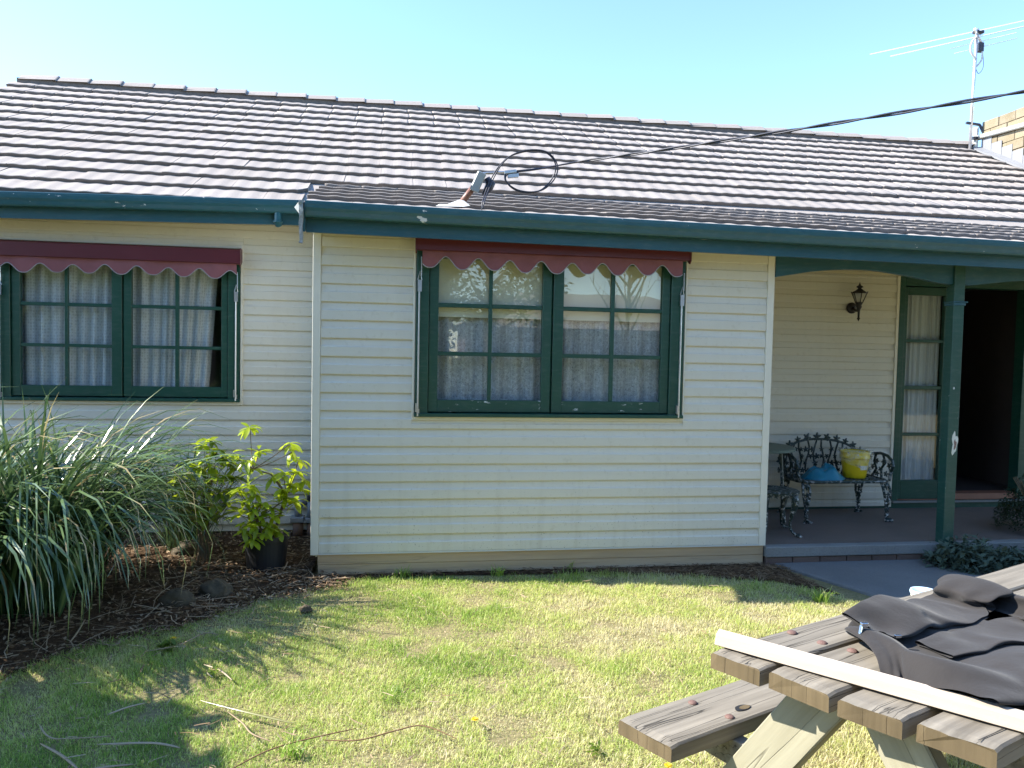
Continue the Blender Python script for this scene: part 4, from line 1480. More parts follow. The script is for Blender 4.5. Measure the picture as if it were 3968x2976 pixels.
def heap(name, cx_, cy_, z0, rx, ry, h, mat, seed, rot=0.0, sharp=1.4, label=None, parent=None, fold=8):
    mb = MB()
    nr, na = 16, 48
    for i in range(nr + 1):
        t_ = i / nr
        for k in range(na):
            a = 2 * math.pi * k / na
            e = 1 + 0.16 * mnoise.noise((math.cos(a) * 1.6, math.sin(a) * 1.6, seed))
            xx, yy = rx * t_ * e * math.cos(a), ry * t_ * e * math.sin(a)
            hh = h * (1 - t_ ** 1.6) ** (1 / sharp)
            rd = mnoise.noise((xx * fold * 1.3 + seed, yy * fold * 2.5, seed))
            rd2 = abs(mnoise.noise((xx * fold * 3, yy * fold * 2, seed + 9)))
            hh = max(0.0, hh * (1 + 0.35 * rd - 0.35 * rd2)) + 0.003 * (1 - t_)
            cR, sR = math.cos(rot), math.sin(rot)
            mb.v.append((cx_ + xx * cR - yy * sR, cy_ + xx * sR + yy * cR, z0 + hh))
    for i in range(nr):
        for k in range(na):
            mb.f.append((i * na + k, (i + 1) * na + k, (i + 1) * na + (k + 1) % na, i * na + (k + 1) % na))
            mb.mi.append(0)
    o_ = obj(name, mb, mat, parent, smooth=True)
    if parent is None:
        o_.location = (0, 0, 0)
    return o_


tag(heap('plastic_bag', 4.375, 0.88, 0.517, 0.215, 0.13, 0.15, M['blue'], 3.3, 0.05, 1.1), 'crumpled blue plastic bag on the bench beside the yellow bucket', 'bag')

# ------------------------------------------------------------------ service line on the roof
sv = thing('service_mast', 'brown conduit with a grey junction box rising from the tiles above the gutter', 'service mast', (0.98, -0.22, 2.58))
obj('conduit', MB().tube([(0.965, -0.215, 2.578), (1.075, -0.205, 2.728)], 0.022, 12), M['copper'], sv, smooth=True)
obj('flashing', MB().add([(0.80, -0.30, 2.552), (0.99, -0.33, 2.553), (1.03, -0.30, 2.567), (1.02, -0.14, 2.60), (0.92, -0.16, 2.585), (0.965, -0.24, 2.615), (0.995, -0.235, 2.61), (0.88, -0.27, 2.575), (0.83, -0.2, 2.585)], [(0, 1, 7), (1, 2, 5), (2, 3, 6), (3, 4, 5), (4, 7, 5), (7, 1, 5), (0, 7, 8), (7, 4, 8), (2, 6, 5), (3, 5, 6)]), M['white_trim'], sv)
bxm = MB()
ctr, ax = Vector((1.085, -0.235, 2.738)), Vector((0.40, 0.0, 0.92)).normalized()
bxm.beam(ctr - ax * 0.068, ctr + ax * 0.068, 0.062, 0.07, (0, -1, 0))
jb = obj('junction_box', bxm, M['boxgrey'], sv, bevel=0.008)
lid_ = MB().beam(ctr - ax * 0.072 + Vector((0, -0.036, 0)), ctr - ax * 0.045 + Vector((0, -0.036, 0)), 0.064, 0.006, (0, -1, 0))
obj('box_lid', lid_, M['boxgrey'], jb)
obj('shield', MB().tube([(1.125, -0.215, 2.655), (1.16, -0.21, 2.70), (1.175, -0.21, 2.735), (1.15, -0.21, 2.775)], [0.012, 0.03, 0.035, 0.02], 10), M['cable'], sv, smooth=True)
obj('stay_rod', MB().tube([(1.118, -0.25, 2.797), (1.265, -0.25, 2.812)], 0.007, 8), M['steel'], sv)
obj('clamp', MB().beam((1.262, -0.25, 2.808), (1.345, -0.25, 2.822), 0.026, 0.022).beam((1.285, -0.245, 2.787), (1.36, -0.245, 2.797), 0.02, 0.03), M['steel'], sv, bevel=0.003)


def smooth_path(pts_, sub=8):
    P_ = [Vector(p) for p in pts_]
    out = []
    for i in range(len(P_) - 1):
        p0, p1, p2, p3 = P_[max(i - 1, 0)], P_[i], P_[i + 1], P_[min(i + 2, len(P_) - 1)]
        for k in range(sub):
            t_ = k / sub
            out.append(0.5 * ((2 * p1) + (-p0 + p2) * t_ + (2 * p0 - 5 * p1 + 4 * p2 - p3) * t_ * t_ + (-p0 + 3 * p1 - 3 * p2 + p3) * t_ ** 3))
    out.append(P_[-1])
    return out


CAB_END = Vector((3.35, -2.30, 2.838))
loop = [Vector(p) for p in ((1.0996, -0.37, 2.5308), (1.105, -0.36, 2.5799), (1.1282, -0.3, 2.6532), (1.1549, -0.27, 2.7219), (1.1863, -0.26, 2.7872), (1.2352, -0.25, 2.8607), (1.2972, -0.25, 2.9175), (1.381, -0.25, 2.9517), (1.4621, -0.25, 2.9653), (1.5359, -0.255, 2.9599), (1.5856, -0.26, 2.9271), (1.6125, -0.265, 2.8757), (1.6056, -0.27, 2.8189), (1.5721, -0.275, 2.7572), (1.5154, -0.28, 2.7014), (1.4452, -0.28, 2.6771), (1.3684, -0.275, 2.6809), (1.3124, -0.27, 2.7064), (1.2745, -0.26, 2.7476), (1.2658, -0.255, 2.7825), (1.2818, -0.25, 2.8085), (1.345, -0.25, 2.819))]
lead_ = [Vector((1.345, -0.25, 2.8207)), Vector((1.4788, -0.27, 2.8393)), Vector((1.6069, -0.3, 2.8621)), Vector((1.7413, -0.36, 2.8817))]
sc_ = thing('service_cable', 'black twisted overhead cable looping at the junction box and running off to the right', 'cable', tuple(loop[0]))
sp = smooth_path(loop, 6)
obj('cable_strand', MB().tube(sp, 0.0052, 6), M['cable'], sc_, smooth=True)
obj('cable_strand', MB().tube([p + Vector((0.006 + 0.008 * math.sin(i * 0.11), -0.004, 0.007 * math.cos(i * 0.13))) for i, p in enumerate(sp)], 0.0048, 6), M['cable'], sc_, smooth=True)
start = lead_[-1]
runs = [[], []]
N = 260
for i in range(N + 1):
    t_ = i / N
    p = start.lerp(CAB_END + (CAB_END - start) * 1.2, t_)
    L_ = (CAB_END - start).length * 2.2
    p.z += 0.22 * (t_ - 0.4545) * t_ * 1.0
    dirv = (CAB_END - start).normalized()
    s_ = dirv.cross(Vector((0, 0, 1))).normalized()
    u_ = s_.cross(dirv)
    a = t_ * L_ * 2 * math.pi / 0.62
    off = (s_ * math.cos(a) + u_ * math.sin(a)) * 0.0055
    runs[0].append(p + off)
    runs[1].append(p - off)
for r_ in range(2):
    pre = smooth_path(lead_, 6)[:-1]
    o_ = runs[r_][0] - start
    pre = [p + o_ * (i / len(pre)) + Vector((0, 0, (0.004 if r_ else -0.004) * (1 - i / len(pre)))) for i, p in enumerate(pre)]
    obj('cable_strand', MB().tube(pre + runs[r_], 0.0052, 6), M['cable'], sc_, smooth=True)
obj('loose_wire', MB().tube([Vector((1.6105, -0.265, 2.8825)), Vector((1.5941, -0.27, 2.9287)), Vector((1.5844, -0.28, 2.9738))], 0.0016, 5), M['cable'], sc_)

# ------------------------------------------------------------------ block wall at the right end, antenna
XW, YW0, YW1 = 8.668, 2.3, 4.3
bw = thing('block_wall', 'tan stone block wall rising past the right end of the roof', 'wall', (XW, 3.3, 3.4))
obj('wall_core', MB().box((XW + 0.012, YW0, 2.6), (XW + 0.3, YW1 - 0.012, 4.915)), M['joint'], bw)
zroof = lambda y: 2.762 + (y - 0.95) * math.tan(P1)
random.seed(9)
rowz = 4.93
r_ = 0
while rowz > 3.3:
    z1, z0 = rowz, rowz - 0.132
    y = YW1 + 0.0
    first = True
    while y > YW0:
        L = 0.30 if not first or r_ % 2 == 0 else 0.15
        L += random.uniform(-0.02, 0.02)
        first = False
        ya, yb2 = max(y - L, YW0), y
        if z1 > zroof(ya) - 0.1:
            e = random.uniform(-0.006, 0.004)
            obj('stone_block', MB().box((XW + e, ya + 0.004, z0 + 0.004), (XW + 0.05, yb2 - 0.004, z1 - 0.004)), M['block'], bw, bevel=0.004)
        y -= L
    rowz -= 0.132
    r_ += 1
for k in range(9):
    yb2 = YW1 - 0.02 - k * 0.185
    ya = yb2 - 0.18
    zt = zroof(yb2) + 0.13
    pts_ = [(XW - 0.012 - 0.001 * (k % 2), yb2, zroof(yb2) - 0.03), (XW - 0.012 - 0.001 * (k % 2), yb2, zt), (XW - 0.012 - 0.001 * (k % 2), ya, zt), (XW - 0.012 - 0.001 * (k % 2), ya, zroof(ya) - 0.03)]
    obj('step_flashing', MB().prism(pts_, (0.004, 0, 0)), M['lead'], bw)
obj('cover_flashing', MB().hexa([(XW - 0.13, 0.98, zroof(0.98) - 0.02), (XW - 0.01, 0.98, zroof(0.98) - 0.02), (XW - 0.01, YW1, zroof(YW1) - 0.02), (XW - 0.13, YW1, zroof(YW1) - 0.02), (XW - 0.13, 0.98, zroof(0.98) + 0.006), (XW - 0.01, 0.98, zroof(0.98) + 0.03), (XW - 0.01, YW1, zroof(YW1) + 0.03), (XW - 0.13, YW1, zroof(YW1) + 0.006)]), M['lead'], bw)
wp = MB().tube([(XW - 0.03, YW1 + 0.03, 4.726), (XW - 0.03, 3.3, 4.66), (XW - 0.03, YW0, 4.6)], 0.032, 10)
obj('waste_pipe', wp, M['white_trim'], bw, smooth=True)
obj('downpipe', MB().tube([(XW - 0.05, YW1 + 0.05, 4.86), (XW - 0.05, YW1 + 0.05, 4.36)], 0.034, 12), M['white_trim'], bw, smooth=True)
obj('pipe_clip', MB().box((XW - 0.12, YW1 + 0.0, 4.69), (XW + 0.005, YW1 + 0.05, 4.73)), M['cable'], bw)
an = thing('antenna', 'silver television aerial on a thin mast at the right end of the roof', 'antenna', (8.492, 4.3, 4.5))
MT = Vector((8.520, 4.3, 6.20))
obj('mast', MB().tube([(8.492, 4.3, 4.49), tuple(MT)], 0.021, 10), M['alu'], an, smooth=True)
obj('bracket', MB().beam((8.42, 4.3, 4.905), (8.63, 4.3, 4.89), 0.03, 0.03).beam((8.63, 4.3, 4.89), (8.67, 4.28, 4.79), 0.03, 0.03).beam((8.43, 4.3, 4.525), (8.62, 4.3, 4.51), 0.035, 0.035).beam((8.62, 4.3, 4.51), (8.66, 4.28, 4.40), 0.03, 0.03), M['cable'], an)
dv = Vector((-0.9, 1.05, 0.0)).normalized()
bd = Vector((0.76, 0.65, 0)).normalized()
z1 = 6.17
mb = MB()
for off, L1, L2, zz in ((0.0, 1.38, 1.4, 0.0),):
    pass
obj('element', MB().tube([MT + dv * 1.40 + Vector((0, 0, -0.03)), MT - dv * 1.5 + Vector((0, 0, -0.03))], 0.008, 6), M['alu'], an)
obj('element', MB().tube([MT + dv * 1.18 + Vector((0.06, -0.03, -0.115)), MT - dv * 1.3 + Vector((0.06, -0.03, -0.085))], 0.008, 6), M['alu'], an)
obj('element', MB().tube([MT + dv * 0.38 + Vector((0.1, 0.04, -0.16)), MT - dv * 0.42 + Vector((0.1, 0.04, -0.13))], 0.006, 6).tube([MT + dv * 0.34 + Vector((0.12, 0.04, -0.235)), MT - dv * 0.42 + Vector((0.12, 0.04, -0.20))], 0.006, 6), M['alu'], an)
obj('boom', MB().beam(MT + Vector((-0.08, -0.05, -0.03)), MT + Vector((0.20, 0.12, -0.15)), 0.03, 0.03), M['alu'], an)
obj('balun', MB().box(MT + Vector((0.05, 0.0, -0.30)), MT + Vector((0.13, 0.07, -0.17))).box(MT + Vector((-0.04, -0.03, -0.06)), MT + Vector((0.10, 0.05, -0.02))), M['cable'], an, bevel=0.01)
obj('coax', MB().tube(smooth_path([MT + Vector((-0.02, -0.02, -0.12)), MT + Vector((-0.09, -0.02, -0.2)), MT + Vector((-0.1, -0.02, -0.32)), MT + Vector((-0.02, -0.02, -0.42))], 6), 0.012, 6).tube(smooth_path([MT + Vector((0.1, 0.0, -0.3)), MT + Vector((0.09, 0, -0.42)), MT + Vector((0.03, 0, -0.5)), MT + Vector((0.0, 0, -0.52))], 6), 0.012, 6), M['white_trim'], an, smooth=True)
obj('coax', MB().tube(smooth_path([MT + Vector((0.12, 0.02, -0.3)), MT + Vector((0.14, 0.02, -0.5)), MT + Vector((0.07, 0.02, -0.6)), MT + Vector((0.0, 0.0, -0.52))], 6), 0.004, 5), M['cable'], an)

# ------------------------------------------------------------------ picnic table
UA = math.radians(24.0)
tu, tvv = Vector((math.cos(UA), math.sin(UA), 0)), Vector((math.sin(UA), -math.cos(UA), 0))
uv = lambda u_, v_, z: tu * u_ + tvv * v_ + Vector((0, 0, z))
TZ = 0.74
pic = thing('picnic_table', 'weathered grey timber picnic table with an attached bench in the right foreground', 'picnic table', tuple(uv(1.0, 4.0, 0)))
pic.rotation_euler = (0, 0, UA)
random.seed(12)


def plank(name, u0a, u0b, u1, v0, v1, z0, z1, warp=0.004, holes=None):
    """long board along the table; its near end is cut from u0a (at v0) to u0b (at v1); built in table space"""
    nu, nvs = 26, 7
    mb = MB()
    ring = []
    ctr = Vector((1.0, 4.0, 0))
    ch = 0.006
    vv = [v0, v0 + ch] + [v0 + (v1 - v0) * k / nvs for k in range(1, nvs)] + [v1 - ch, v1]
    for i in range(nu + 1):
        t_ = i / nu
        row = []
        pts_ = []
        for k, v_ in enumerate(vv):
            f_ = (v_ - v0) / (v1 - v0)
            us = u0a + (u0b - u0a) * f_
            u_ = us + (u1 - us) * (t_ ** 1.3)
            zz = z1 - (ch if k in (0, len(vv) - 1) else 0) - (ch * 0.8 if i == 0 else 0)
            zz += 0.0022 * mnoise.noise((u_ * 3, v_ * 40, v0 * 7)) + 0.0015 * mnoise.noise((u_ * 12, v_ * 9, 3)) + warp * math.sin(f_ * math.pi) * -0.4
            vj = v_ + 0.0025 * mnoise.noise((u_ * 5, k * 0.1, v0 * 3))
            pts_.append((u_ + (0.004 * mnoise.noise((v_ * 30, 2, v0)) if i == 0 else 0), vj, zz))
        pts_.append((pts_[-1][0], v1, z0))
        pts_.append((pts_[0][0], v0, z0))
        m_ = len(pts_)
        base = len(mb.v)
        for (a, b, c_) in pts_:
            # table space: x along u, y = -v so that the rotated Empty places it
            mb.v.append((a - ctr.x, -(b - ctr.y), c_))
        if i:
            for k in range(m_):
                p, q = base - m_ + k, base - m_ + (k + 1) % m_
                mb.f.append((p, q, q + m_, p + m_))
                mb.mi.append(0)
        elif True:
            mb.f.append(tuple(base + k for k in range(m_)))
            mb.mi.append(1)
    mb.f.append(tuple(len(mb.v) - m_ + k for k in range(m_))[::-1])
    mb.mi.append(1)
    o_ = bpy.data.objects.new(name, mb.mesh(name, [M['timber'], M['timber_end']]))
    link(o_, pic)
    return o_


def tloc(u_, v_, z):
    return Vector((u_ - 1.0, -(v_ - 4.0), z))


planks = [plank('table_plank', -0.034, -0.010, 2.12, 3.653, 3.812, 0.688, TZ), plank('table_plank', 0.004, 0.016, 2.10, 3.832, 4.012, 0.688, TZ + 0.001),
          plank('table_plank', 0.020, 0.047, 2.13, 4.033, 4.190, 0.688, TZ - 0.001), plank('table_plank', 0.066, 0.094, 2.11, 4.212, 4.381, 0.688, TZ)]
bp1 = plank('bench_plank', -0.116, -0.098, 2.15, 3.348, 3.568, 0.378, 0.43)
bp2 = plank('bench_plank', -0.05, -0.03, 2.18, 4.47, 4.69, 0.378, 0.43)


def tbox(name, a, b, mat, parent=None, bevel=0.003):
    p, q = tloc(*a), tloc(*b)
    mb = MB().box(tuple(p), tuple(q))
    o_ = bpy.data.objects.new(name, mb.mesh(name, mat))
    link(o_, parent or pic)
    if bevel:
        m_ = o_.modifiers.new('bevel', 'BEVEL')
        m_.width = bevel
        m_.segments = 1
    return o_


def slant(name, pa, pb, w, d, mat, u_t):
    """sloping leg in the v-z plane: from pa=(v,z) to pb=(v,z), w wide in that plane, d thick along u starting at u_t"""
    a, b = Vector((pa[0], pa[1])), Vector((pb[0], pb[1]))
    dr = (b - a).normalized()
    nn_ = Vector((-dr.y, dr.x)) * w / 2
    corners = [a - nn_, a + nn_, b + nn_, b - nn_]
    mid = (a + b) / 2
    mb = MB()
    L = (b - a).length / 2
    lv = [(-d / 2, -w / 2, -L), (d / 2, -w / 2, -L), (d / 2, w / 2, -L), (-d / 2, w / 2, -L), (-d / 2, -w / 2, L), (d / 2, -w / 2, L), (d / 2, w / 2, L), (-d / 2, w / 2, L)]
    mb.hexa(lv)
    o_ = bpy.data.objects.new(name, mb.mesh(name, mat))
    o_.location = tloc(u_t + d / 2, mid.x, mid.y)
    ang = math.atan2(-(a.x - b.x), (a.y - b.y))     # local z towards a
    o_.rotation_euler = (-ang, 0, 0)
    link(o_, pic)
    m_ = o_.modifiers.new('bevel', 'BEVEL')
    m_.width = 0.004
    m_.segments = 1
    return o_


for u_t in (0.125, 1.86):
    slant('leg', (3.93, 0.687), (3.45, 0.0), 0.145, 0.05, M['leg_wood'], u_t)
    slant('leg', (4.10, 0.687), (4.58, 0.0), 0.145, 0.05, M['leg_wood'], u_t)
    tbox('seat_bearer', (u_t + 0.055, 3.33, 0.285), (u_t + 0.105, 4.71, 0.377), M['timber'])
    tbox('top_cleat', (u_t + 0.16, 3.66, 0.60), (u_t + 0.21, 4.375, 0.687), M['timber'])


def bolt(u_, v_, z, parent):
    mb = MB().lathe((0, 0, 0), [(0.016, 0.0), (0.0155, 0.002), (0.012, 0.005), (0.006, 0.0068), (0.0005, 0.0072)], 14)
    o_ = bpy.data.objects.new('bolt', mb.mesh('bolt', M['rust'], True))
    o_.location = tloc(u_, v_, z)
    link(o_, parent)


for (x_, y_, z_, pl_) in ((1.774, -3.241, TZ, planks[0]), (1.822, -3.332, TZ, planks[0]), (1.877, -3.402, TZ + 0.001, planks[1]), (2.079, -3.731, TZ, planks[3]), (2.035, -3.62, TZ - 0.001, planks[2]), (1.95, -3.49, TZ + 0.001, planks[1]), (1.54, -3.032, 0.43, bp1), (1.621, -3.143, 0.43, bp1)):
    p = Vector((x_, y_, 0))
    bolt(p.dot(tu), p.dot(tvv), z_, pl_)
# knot hole in the near bench plank: dark ring with a loose knot
kp = Vector((1.692, -3.087, 0))
ku, kv = kp.dot(tu), kp.dot(tvv)
mb = MB()
for q, (r_, z) in enumerate(((0.034, 0.4312), (0.030, 0.4306))):
    pass
ring = [tloc(ku + 0.034 * math.cos(a) * (1 + 0.12 * math.sin(3 * a)), kv + 0.017 * math.sin(a), 0.4318) for a in [2 * math.pi * k / 20 for k in range(20)]]
o = bpy.data.objects.new('knot_hole', MB().add(ring, [tuple(range(20))[::-1]]).mesh('knot_hole', M['ink']))
link(o, bp1)
ring = [tloc(ku + 0.008 + 0.023 * math.cos(a), kv + 0.003 + 0.012 * math.sin(a), 0.4325) for a in [2 * math.pi * k / 16 for k in range(16)]]
o = bpy.data.objects.new('knot', MB().add(ring, [tuple(range(16))[::-1]]).mesh('knot', M['timber_end']))
link(o, bp1)
# splits in the planks
random.seed(31)
for pl_, v0, v1, zt, us, cnt in ((planks[0], 3.67, 3.80, TZ, -0.02, 2), (planks[1], 3.85, 4.0, TZ + 0.001, 0.02, 3), (planks[2], 4.05, 4.18, TZ - 0.001, 0.05, 2), (planks[3], 4.23, 4.37, TZ, 0.095, 2), (bp1, 3.37, 3.55, 0.43, -0.10, 3)):
    mb = MB()
    for c_ in range(cnt):
        v_ = v0 + (v1 - v0) * (c_ + random.uniform(0.2, 0.8)) / cnt
        u_ = us - 0.002 if random.random() < 0.7 else us + random.uniform(0.1, 0.7)
        Ls = random.uniform(0.15, 0.55)
        wd = random.uniform(0.0006, 0.0017)
        L_, R2 = [], []
        for k in range(13):
            t_ = k / 12
            vv = v_ + 0.012 * mnoise.noise((t_ * 1.6, v_ * 50, 1)) + 0.0012 * mnoise.noise((t_ * 14, v_ * 50, 1))
            ww = wd * math.sin(math.pi * min(1, 0.25 + 0.75 * t_)) + 0.0002
            L_.append(tloc(u_ + Ls * t_, vv - ww, zt + 0.0022))
            R2.append(tloc(u_ + Ls * t_, vv + ww, zt + 0.0022))
        b_ = len(mb.v)
        mb.v += [tuple(p) for p in L_ + R2]
        for k in range(12):
            mb.f.append((b_ + k, b_ + 13 + k, b_ + 14 + k, b_ + k + 1))
            mb.mi.append(0)
    o = bpy.data.objects.new('split', mb.mesh('split', M['ink']))
    o['kind'] = 'stuff'
    link(o, pl_)

# pale batten lying across the table
ba, bb_ = Vector((1.478, -3.322, 0)), Vector((2.03, -3.975, 0))
bdv = (bb_ - ba).normalized()
bs = Vector((bdv.y, -bdv.x, 0))
bt = thing('batten', 'long pale new timber batten lying diagonally across the picnic table', 'timber', tuple(ba + Vector((0, 0, TZ + 0.003))))
mb = MB()
Lb = 1.5
mb.hexa([(0, 0, 0), (Lb, 0, 0), (Lb, 0.052, 0), (-0.012, 0.052, 0), (0.004, 0.002, 0.034), (Lb, 0.002, 0.034), (Lb, 0.050, 0.034), (-0.010, 0.050, 0.034)])
o = bpy.data.objects.new('board', mb.mesh('board', M['batten']))
o.rotation_euler = (0, 0, math.atan2(bdv.y, bdv.x))
o.location = (0, 0, 0.002)
link(o, bt)
m_ = o.modifiers.new('bevel', 'BEVEL')
m_.width = 0.002

# small tub on the far bench, its pale blue lid showing past the table edge
tubp = Vector((2.893, -2.39, 0.43))
tu_ = thing('plastic_tub', 'small plastic tub with a pale blue lid just beyond the table edge', 'tub', tuple(tubp))
obj('tub', MB().lathe(tuple(tubp), [(0, 0), (0.045, 0), (0.055, 0.13), (0.052, 0.13)], 24), M['label'], tu_, smooth=True)
obj('lid', MB().lathe(tuple(tubp + Vector((0, 0, 0.128))), [(0.058, 0.0), (0.060, 0.006), (0.057, 0.016), (0.050, 0.016), (0.047, 0.012), (0, 0.012)], 28), M['lidblue'], tu_, smooth=True)


# ------------------------------------------------------------------ jacket
def cloth_tube(path, radii, flat, n=28, wr=0.010, seed=0.0, open_end=True):
    """soft flattened tube that rests on the table: path of (u,v,z centre), radii across, flat = height ratio"""
    P_ = smooth_path([uv(*p) for p in path], 10)
    m_ = len(P_)
    mb = MB()
    for i, p in enumerate(P_):
        t_ = i / (m_ - 1)
        d = (P_[min(i + 1, m_ - 1)] - P_[max(i - 1, 0)]).normalized()
        s = Vector((d.y, -d.x, 0)).normalized()
        u_ = s.cross(d) * -1
        if u_.z < 0:
            u_ = -u_
        r_ = float(np.interp(t_, np.linspace(0, 1, len(radii)), radii))
        fl = float(np.interp(t_, np.linspace(0, 1, len(flat)), flat))
        for k in range(n):
            a = 2 * math.pi * k / n
            ca, sa = math.cos(a), math.sin(a)
            w_ = wr * (mnoise.noise((ca * 1.5 + seed, sa * 1.5, t_ * 9 + seed)) + 0.6 * mnoise.noise((ca * 2.5, sa * 2.5 + seed, t_ * 22)))
            q = p + s * (r_ + w_) * math.copysign(abs(ca) ** 0.85, ca) + u_ * (r_ * fl + w_) * math.copysign(abs(sa) ** 0.9, sa)
            q.z = max(q.z, TZ + 0.004 + 0.002 * (k % 3))
            mb.v.append(tuple(q))
    for i in range(m_ - 1):
        for k in range(n):
            mb.f.append((i * n + k, i * n + (k + 1) % n, (i + 1) * n + (k + 1) % n, (i + 1) * n + k))
            mb.mi.append(0)
    mb.f.append(tuple((m_ - 1) * n + k for k in range(n)))
    mb.mi.append(0)
    if not open_end:
        mb.f.append(tuple(range(n))[::-1])
        mb.mi.append(0)
    return mb, P_


jk = thing('jacket', 'charcoal zip jacket bundled on the picnic table beside the pale batten', 'jacket', tuple(uv(0.7, 4.0, TZ)))
